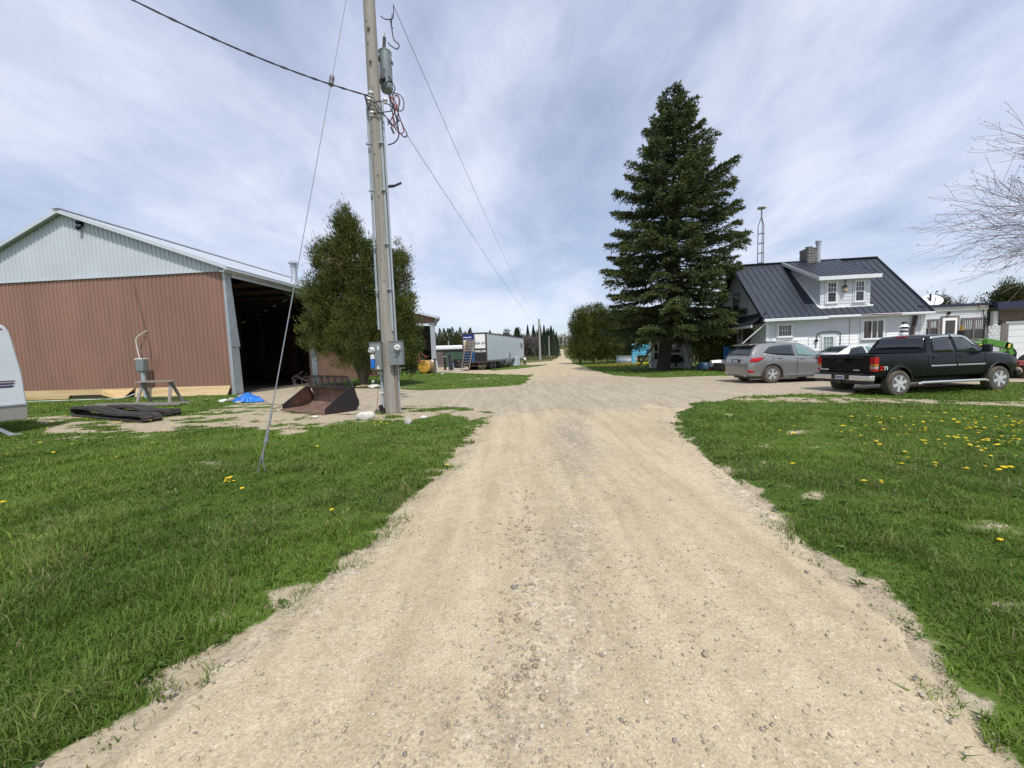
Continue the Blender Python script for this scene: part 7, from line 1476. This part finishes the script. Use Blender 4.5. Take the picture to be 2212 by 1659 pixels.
# --- black pickup
TZ = -.105; A_ = gp(1938, 857, TZ); B_ = gp(2153, 845, TZ); ta2 = math.atan2(B_.y - A_.y, B_.x - A_.x); WB = (B_ - A_).length
print('truck', A_, B_, WB, ta2)
tk = thing('black_pickup', 'black four door pickup truck parked on the lawn edge, tailgate towards the track', 'pickup truck', (0, 0, 0), ta2)
tk.location = (A_.x - math.sin(ta2) * .87, A_.y + math.cos(ta2) * .87, TZ)
sc_ = WB / 3.7; tk.scale = (sc_, .93, 1.0)
TR = Car([(-1.00, .62, .93, 1.20, .935, 1.27, .925, 1.275, .85), (-.97, .55, .965, 1.22, .955, 1.285, .93, 1.29, .85), (1.00, .52, .975, 1.22, .955, 1.285, .925, 1.29, .86), (1.02, .52, .975, 1.24, .945, 1.33, .90, 1.34, .86), (1.08, .52, .975, 1.24, .93, 1.50, .83, 1.52, .86), (1.20, .52, .975, 1.24, .925, 1.72, .745, 1.76, .86), (1.30, .52, .975, 1.24, .925, 1.775, .73, 1.825, .86), (1.8, .52, .975, 1.24, .925, 1.80, .73, 1.855, .86), (2.5, .52, .975, 1.235, .925, 1.785, .725, 1.84, .86), (2.72, .52, .975, 1.23, .925, 1.73, .72, 1.79, .86), (3.0, .52, .975, 1.225, .93, 1.52, .76, 1.58, .86), (3.35, .52, .975, 1.22, .93, 1.29, .84, 1.33, .86),
          (3.6, .52, .975, 1.20, .92, 1.25, .82, 1.285, .86), (4.2, .52, .97, 1.14, .90, 1.18, .80, 1.21, .84), (4.42, .50, .94, 1.06, .87, 1.10, .76, 1.13, .8), (4.52, .5, .86, .98, .82, 1.0, .7, 1.02, .78)])
def boxcut(x0, x1, y0, y1, z0, z1): b = MB(); b.box(x0, x1, y0, y1, z0, z1); return b.mesh('cut', M['black'])
TR.body('body', 'truck', tk, [wheelcut(x, sd_, .47, .34, .99, .42) for x in (0, 3.7) for sd_ in (-1, 1)] + [boxcut(-.93, .95, -.80, .80, .78, 1.6)], n=70)
for x in (0, 3.7):
    for sd_ in (-1, 1): b = MB(); P_ = [Vector((x + math.cos(a) * .485, sd_ * .975, .42 + math.sin(a) * .485)) for a in np.linspace(.15, PI - .15, 20)]; b.tube(P_, .022, 6); b.build('fender_lip', M['truckdusty'], tk)
for sd_ in (-1, 1):
    TR.patch('side_window', 'glass', tk, [(1.26, 5.18), (2.0, 5.15)], [(1.34, 6.74), (2.0, 6.82)], sd_); TR.patch('side_window', 'glassdark' if 0 else 'glass2', tk, [(2.12, 5.15), (3.02, 5.17)], [(2.12, 6.82), (2.62, 6.78)], sd_)
    TR.patch('vent_visor', 'galv', tk, [(1.30, 6.72), (2.02, 6.80)], [(1.34, 6.95), (2.02, 7.0)], sd_, off=.014); TR.patch('vent_visor', 'galv', tk, [(2.1, 6.80), (2.55, 6.76), (2.8, 6.2)], [(2.1, 7.0), (2.66, 6.96), (2.95, 6.3)], sd_, off=.014)
    for x in (1.03, 2.06, 3.16): TR.patch('door_seam', 'dark', tk, [(x, 1.9), (x, 4.98)], [(x + .014, 1.9), (x + .014, 4.98)], sd_, off=.002, n=8)
    TR.patch('door_trim', 'galv', tk, [(1.12, 3.02), (2.04, 3.02)], [(1.12, 3.20), (2.04, 3.20)], sd_, off=.014); TR.patch('door_trim', 'galv', tk, [(2.10, 3.02), (3.12, 3.02)], [(2.10, 3.20), (3.12, 3.20)], sd_, off=.014)
    for x in (1.22, 2.2): p = TR.pt(x, 4.35, sd_); b = MB(); b.box(p.x, p.x + .20, min(p.y, p.y + sd_ * .03), max(p.y, p.y + sd_ * .03), p.z - .03, p.z + .03); b.build('door_handle', M['truckdusty'], tk, bevel=.01)
    p = TR.pt(3.0, 5.3, sd_); b = MB(); b.box(p.x - .04, p.x + .08, min(p.y + sd_ * .06, p.y + sd_ * .28), max(p.y + sd_ * .06, p.y + sd_ * .28), p.z - .02, p.z + .22); b.bar(p, p + Vector((0, sd_ * .1, .03)), .05, .05); b.build('mirror', M['black'], tk, bevel=.03)
    yy = sd_ * .985
    for z0_, z1_, m in ((1.01, 1.21, 'red'), (.93, 1.008, 'amber'), (.86, .928, 'clearl'), (.79, .858, 'red')): b = MB(); b.box(-1.03, -.83, min(yy, yy - sd_ * .15), max(yy, yy - sd_ * .15), z0_, z1_); b.build('tail_light', M[m], tk, bevel=.008)
    b = MB(); b.tube([(.62, sd_ * 1.02, .36), (.75, sd_ * 1.04, .40), (3.05, sd_ * 1.04, .40), (3.18, sd_ * 1.02, .36)], .042, 10); b.build('step_bar', M['chrome'], tk, sm=True)
b = MB(); b.box(-1.02, -.985, -.80, .80, .68, 1.275); tg = b.build('tailgate', M['truck'], tk, bevel=.012)
b = MB(); b.box(-1.03, -1.018, -.74, .74, 1.20, 1.235); b.box(-1.03, -1.018, -.76, .76, .70, .73); b.build('tailgate_crease', M['truckdusty'], tg)
b = MB(); b.box(-1.035, -1.018, -.14, .14, 1.06, 1.17); b.build('tailgate_handle', M['dark'], tg, bevel=.01)
b = MB(); b.box(-1.03, -1.018, -.62, -.44, .80, .845); b.build('badge', M['clearl'], tg); b = MB(); b.box(-1.03, -1.018, .42, .74, .80, .85); b.build('badge', M['galv'], tg)
b = MB(); b.prism([(-1.22, -.98, .50), (-1.22, .98, .50), (-1.0, 1.0, .50), (-1.0, -1.0, .50)], (0, 0, .17)); b.build('rear_bumper', M['chrome'], tk, bevel=.03)
b = MB(); b.box(-1.225, -1.0, -.98, .98, .665, .69); b.box(-1.23, -1.218, -.30, .30, .52, .66); b.box(-1.2, -.9, -.9, .9, .42, .5); b.build('bumper_pad', M['black'], tk)
b = MB(); b.box(-1.24, -1.231, -.15, .15, .53, .65); b.build('licence_plate', M['offwhite'], tk); b = MB()
for k in range(7): b.box(-1.244, -1.24, -.125 + k * .037, -.10 + k * .037, .56, .62)
b.build('plate_lettering', M['royal'], tk)
b = MB(); b.box(-1.25, -1.0, -.06, .06, .36, .46); b.lathe([(.05, 0), (.05, .1)], (-1.3, 0, .42), (1, 0, 0), 10); b.build('hitch', M['rust'], tk)
vs = []
for i in range(nx_):
    x = 1.045 + (1.215 - 1.045) * i / (nx_ - 1)
    for j in range(ny_): h_ = .80 - .12 * i / (nx_ - 1); y = -h_ + 2 * h_ * j / (ny_ - 1); vs.append((x - .014, y, topsurf(TR, x, y) + .004))
b = MB(); b.add(vs, fs); o = b.build('rear_window', M['glass'], tk, sm=True); so_ = o.modifiers.new('s', 'SOLIDIFY'); so_.thickness = .008
b = MB(); b.box(1.13, 1.14, -.62, -.44, 1.50, 1.60); b.build('window_sticker', M['silverdirty'], tk)
b = MB(); b.box(1.19, 1.25, -.16, .16, 1.755, 1.80); b.build('brake_light', M['red'], tk, bevel=.01)
b = MB(); b.box(-.92, .94, -.79, .79, .785, .80); b.build('bed_liner', M['black'], tk)
b = MB(); b.box(-.8, 4.2, -.5, .5, .36, .53); b.tube([(-.9, -.55, .42), (.6, -.55, .42)], .04, 8); b.tube([(0, -.8, .42), (0, .8, .42)], .06, 8); b.tube([(3.7, -.8, .42), (3.7, .8, .42)], .06, 8); b.build('chassis', M['black'], tk)
b = MB(); b.box(4.45, 4.62, -.95, .95, .45, .66); b.build('front_bumper', M['black'], tk, bevel=.04)
text('Z', .15, 'red', tk, (-.70, -.985, .87), (R(90), 0, 0), bold=.012, sx=1.1); text('71', .14, 'offwhite', tk, (-.54, -.985, .87), (R(90), 0, 0), bold=.006, sx=1.1)
for x in (0, 3.7):
    for sd_ in (-1, 1): e = wheel(tk, x, sd_ * .86, .395, .27, sd_, 'wide'); e.scale = (1 / sc_, 1, 1)
for ch_ in kids(tk):      # short box behind the rear wheels
    if ch_.type == 'MESH':
        ox = ch_.location.x
        if ch_.name.startswith('lettering'): ch_.location.x = ox + .05; continue
        for v_ in ch_.data.vertices:
            X_ = v_.co.x + ox
            if X_ < -.5: v_.co.x = -.5 + (X_ + .5) * .74 - ox
# --- green tractor loader
TY = 15.6
def R9(x, y): return ((3500 + x * .27135) * .57604, (1050 + y * .27135) * .57604)
q = dp(*R9(900, 1000), TY); tr = thing('green_tractor', 'green tractor with a front loader standing behind the black pickup', 'tractor', (q.x, TY, 0), 0)
def tq(a): p = dp(*R9(*a), TY); return Vector((p.x - q.x, 0, p.z))
def arm(pts, w, name, m='green', dy=0):
    b = MB(); P_ = [tq(p_) + Vector((0, dy, 0)) for p_ in pts]
    for a, c_ in zip(P_[:-1], P_[1:]): b.bar(a - (c_ - a).normalized() * w * .3, c_ + (c_ - a).normalized() * w * .3, .10, w, up=(0, 0, 1))
    return b.build(name, M[m], tr, bevel=.015)
for dy in (0, 1.1):
    arm([(725, 850), (1000, 900), (1045, 915)], .26, 'loader_arm', dy=dy); arm([(1045, 915), (1085, 1050), (1110, 1150)], .24, 'loader_arm', dy=dy); arm([(725, 830), (735, 1000), (745, 1120)], .18, 'upright', dy=dy); arm([(760, 1040), (990, 975)], .09, 'lift_cylinder', dy=dy)
arm([(1020, 930), (1030, 900)], .10, 'warning_decal', 'yellow', dy=-.02); arm([(600, 830), (725, 828)], .06, 'hood_rail'); arm([(750, 893), (815, 893)], .06, 'warning_decal', 'yellow', dy=.3)
b = MB(); h0 = tq((560, 860)); h1_ = tq((860, 1000)); b.box(h0.x, h1_.x, .3, .9, .9, h0.z); b.build('hood', M['green'], tr, bevel=.05)
b = MB(); b.box(h1_.x, h1_.x + .12, .32, .88, .9, h0.z - .05); b.build('grille', M['black'], tr)
s0 = tq((562, 690)); s1 = tq((560, 800)); b = MB(); b.tube([(s1.x, .45, s1.z - .3), (s1.x, .45, s0.z)], .11, 12); b.build('exhaust_stack', M['black'], tr); b = MB(); b.tube([(s1.x, .45, s0.z), (s1.x + .02, .45, s0.z + .2)], .06, 8); b.build('stack_tip', M['tankside'], tr)
b = MB(); e0 = tq((520, 805)); b.lathe([(.05, 0), (.13, .03), (.13, .14), (.04, .2)], (e0.x, .4, e0.z - .1), (0, 0, 1), 12); b.build('air_cleaner', M['black'], tr)
cable([tq((1085, 950)) + Vector((0, -.06, 0)), tq((1120, 1010)) + Vector((0, -.06, 0)), tq((1100, 1080)) + Vector((0, -.06, 0)), tq((1120, 1150)) + Vector((0, -.06, 0))], .02, 'cable', 'hose', tr)
for x, r_ in ((-1.9, .75), (.9, .45)):
    for y in (-.35, 1.45): lathe_wheel(tr, (x, y, r_), (0, 1, 0), r_, .36, 'rubber', 'yellow')
b = MB(); b.box(-2.2, .8, .35, .85, .6, 1.0); b.box(-2.3, -1.7, .3, .9, 1.0, 1.35); b.build('chassis', M['black'], tr); b = MB(); b.box(-1.9, -1.5, .35, .85, 1.35, 1.42); b.box(-2.0, -1.92, .35, .85, 1.42, 1.75); b.build('seat', M['yellow'], tr)
# red implement with beige roller right of the tractor
q2_ = dp(*R9(1180, 1260), 14.6); im = thing('roller_implement', 'dark red implement with a beige roller at the right edge', 'implement', (q2_.x, 14.6, 0), .05)
za = dp(*R9(1180, 1190), 14.6).z; zb4 = dp(*R9(1180, 1320), 14.6).z; zt4 = dp(*R9(1180, 1115), 14.6).z
b = MB(); b.lathe([(.05, 0), ((za - zb4) / 2, .02), ((za - zb4) / 2, 3.0), (.05, 3.02)], (-.25, 0, (za + zb4) / 2), (1, 0, 0), 24); b.build('roller', M['beige'], im, sm=True, ang=40)
b = MB(); b.box(-.2, 3, -.15, .2, za + .02, zt4); b.build('frame', M['redmach'], im, bevel=.02)
for x in (-.1, 2.8): b = MB(); b.box(x, x + .1, -.2, .3, 0, za); b.build('stand', M['rust'], im)
b = MB(); b.box(.1, 2.9, -.155, -.15, za + .08, zt4 - .08); b.build('slot', M['dark'], im)
b = MB(); b.bar((-.3, -.4, .05), (.5, -.45, .03), .06, .05); b.bar((-.2, -.5, .3), (.3, -.45, .02), .05, .04); b.build('green_hose', M['dgreen'], im)
# ------------------------------------------------------------------ light, sky, camera
SUN_EL = R(59); sv = Vector((.29, -.95, 0)).normalized() * math.cos(SUN_EL) + Vector((0, 0, math.sin(SUN_EL)))
sl = bpy.data.lights.new('sun', 'SUN'); sl.energy = 3.6; sl.angle = R(1.2); sl.color = (1, .955, .89)
so = bpy.data.objects.new('sun', sl); C.objects.link(so); so.rotation_euler = sv.to_track_quat('Z', 'Y').to_euler()
W = bpy.data.worlds.new('World'); bpy.context.scene.world = W; W.use_nodes = True; t = W.node_tree; bg = t.nodes['Background']
sk = N(t, 'ShaderNodeTexSky', sky_type='NISHITA'); sk.sun_disc = False; sk.sun_elevation = SUN_EL; sk.sun_rotation = math.atan2(sv.x, sv.y); sk.air_density = 1.0; sk.dust_density = .6; sk.ozone_density = 1.6
tc = N(t, 'ShaderNodeTexCoord'); sx = N(t, 'ShaderNodeSeparateXYZ'); L(t, tc.outputs['Generated'], sx.inputs[0])
mz = N(t, 'ShaderNodeMath', operation='MAXIMUM'); L(t, sx.outputs['Z'], mz.inputs[0]); mz.inputs[1].default_value = .0
ad = N(t, 'ShaderNodeMath', operation='ADD'); L(t, mz.outputs[0], ad.inputs[0]); ad.inputs[1].default_value = .16
def div(a):
    d = N(t, 'ShaderNodeMath', operation='DIVIDE'); L(t, sx.outputs[a], d.inputs[0]); L(t, ad.outputs[0], d.inputs[1]); return d.outputs[0]
cb = N(t, 'ShaderNodeCombineXYZ'); L(t, div('X'), cb.inputs[0]); L(t, div('Y'), cb.inputs[1])
mp = N(t, 'ShaderNodeMapping'); mp.inputs['Rotation'].default_value = (0, 0, R(38)); mp.inputs['Scale'].default_value = (.62, .40, 1); mp.inputs['Location'].default_value = (1.3, 4.2, 0); L(t, cb.outputs[0], mp.inputs[0])
n1 = noise(t, mp.outputs[0], 1.5, 9, .56, .5)
mp2 = N(t, 'ShaderNodeMapping'); mp2.inputs['Rotation'].default_value = (0, 0, R(-28)); mp2.inputs['Scale'].default_value = (1.0, .6, 1); L(t, cb.outputs[0], mp2.inputs[0])
n2 = noise(t, mp2.outputs[0], 1.1, 5, .5, .2); n3 = noise(t, mp2.outputs[0], 5.5, 8, .62, .6)
def mth(op, a, b_, c=None):
    m = N(t, 'ShaderNodeMath', operation=op)
    for i, q in enumerate((a, b_, c)):
        if q is None: continue
        if isinstance(q, bpy.types.NodeSocket): L(t, q, m.inputs[i])
        else: m.inputs[i].default_value = q
    return m.outputs[0]
f = mth('ADD', mth('MULTIPLY', n1, .50), mth('ADD', mth('MULTIPLY', n2, .26), mth('MULTIPLY', n3, .24)))
fac = ramp(t, f, [(.37, (.48,) * 3), (.47, (.70,) * 3), (.55, (.88,) * 3), (.64, (.98,) * 3)])
hz = ramp(t, mz.outputs[0], [(0, (.5,) * 3), (.08, (.75,) * 3), (.16, (1,) * 3)])   # the cloud sheet thins toward the horizon
cloud = mixc(t, ramp(t, n1, [(.35, (0, 0, 0)), (.65, (1, 1, 1))]), (4.6, 5.2, 6.9), (6.9, 7.2, 8.3))
cl = mixc(t, mth('MULTIPLY', fac, hz), sk.outputs[0], cloud)
L(t, cl, bg.inputs[0]); bg.inputs[1].default_value = .126
cam = bpy.data.cameras.new('camera'); co = bpy.data.objects.new('camera', cam); C.objects.link(co); bpy.context.scene.camera = co
cam.sensor_width = 36; cam.lens = FPX / 2212 * 36; cam.clip_start = .05; cam.clip_end = 3000
mt = Matrix((_Rv, _V, -_F)).transposed().to_4x4(); mt.translation = (0, 0, CH); co.matrix_world = mt
sc = bpy.context.scene; sc.render.engine = 'CYCLES'; sc.view_settings.view_transform = 'Standard'; sc.view_settings.look = 'None'; sc.view_settings.exposure = .06; sc.view_settings.gamma = 1
sc.cycles.max_bounces = 6; sc.cycles.transparent_max_bounces = 8
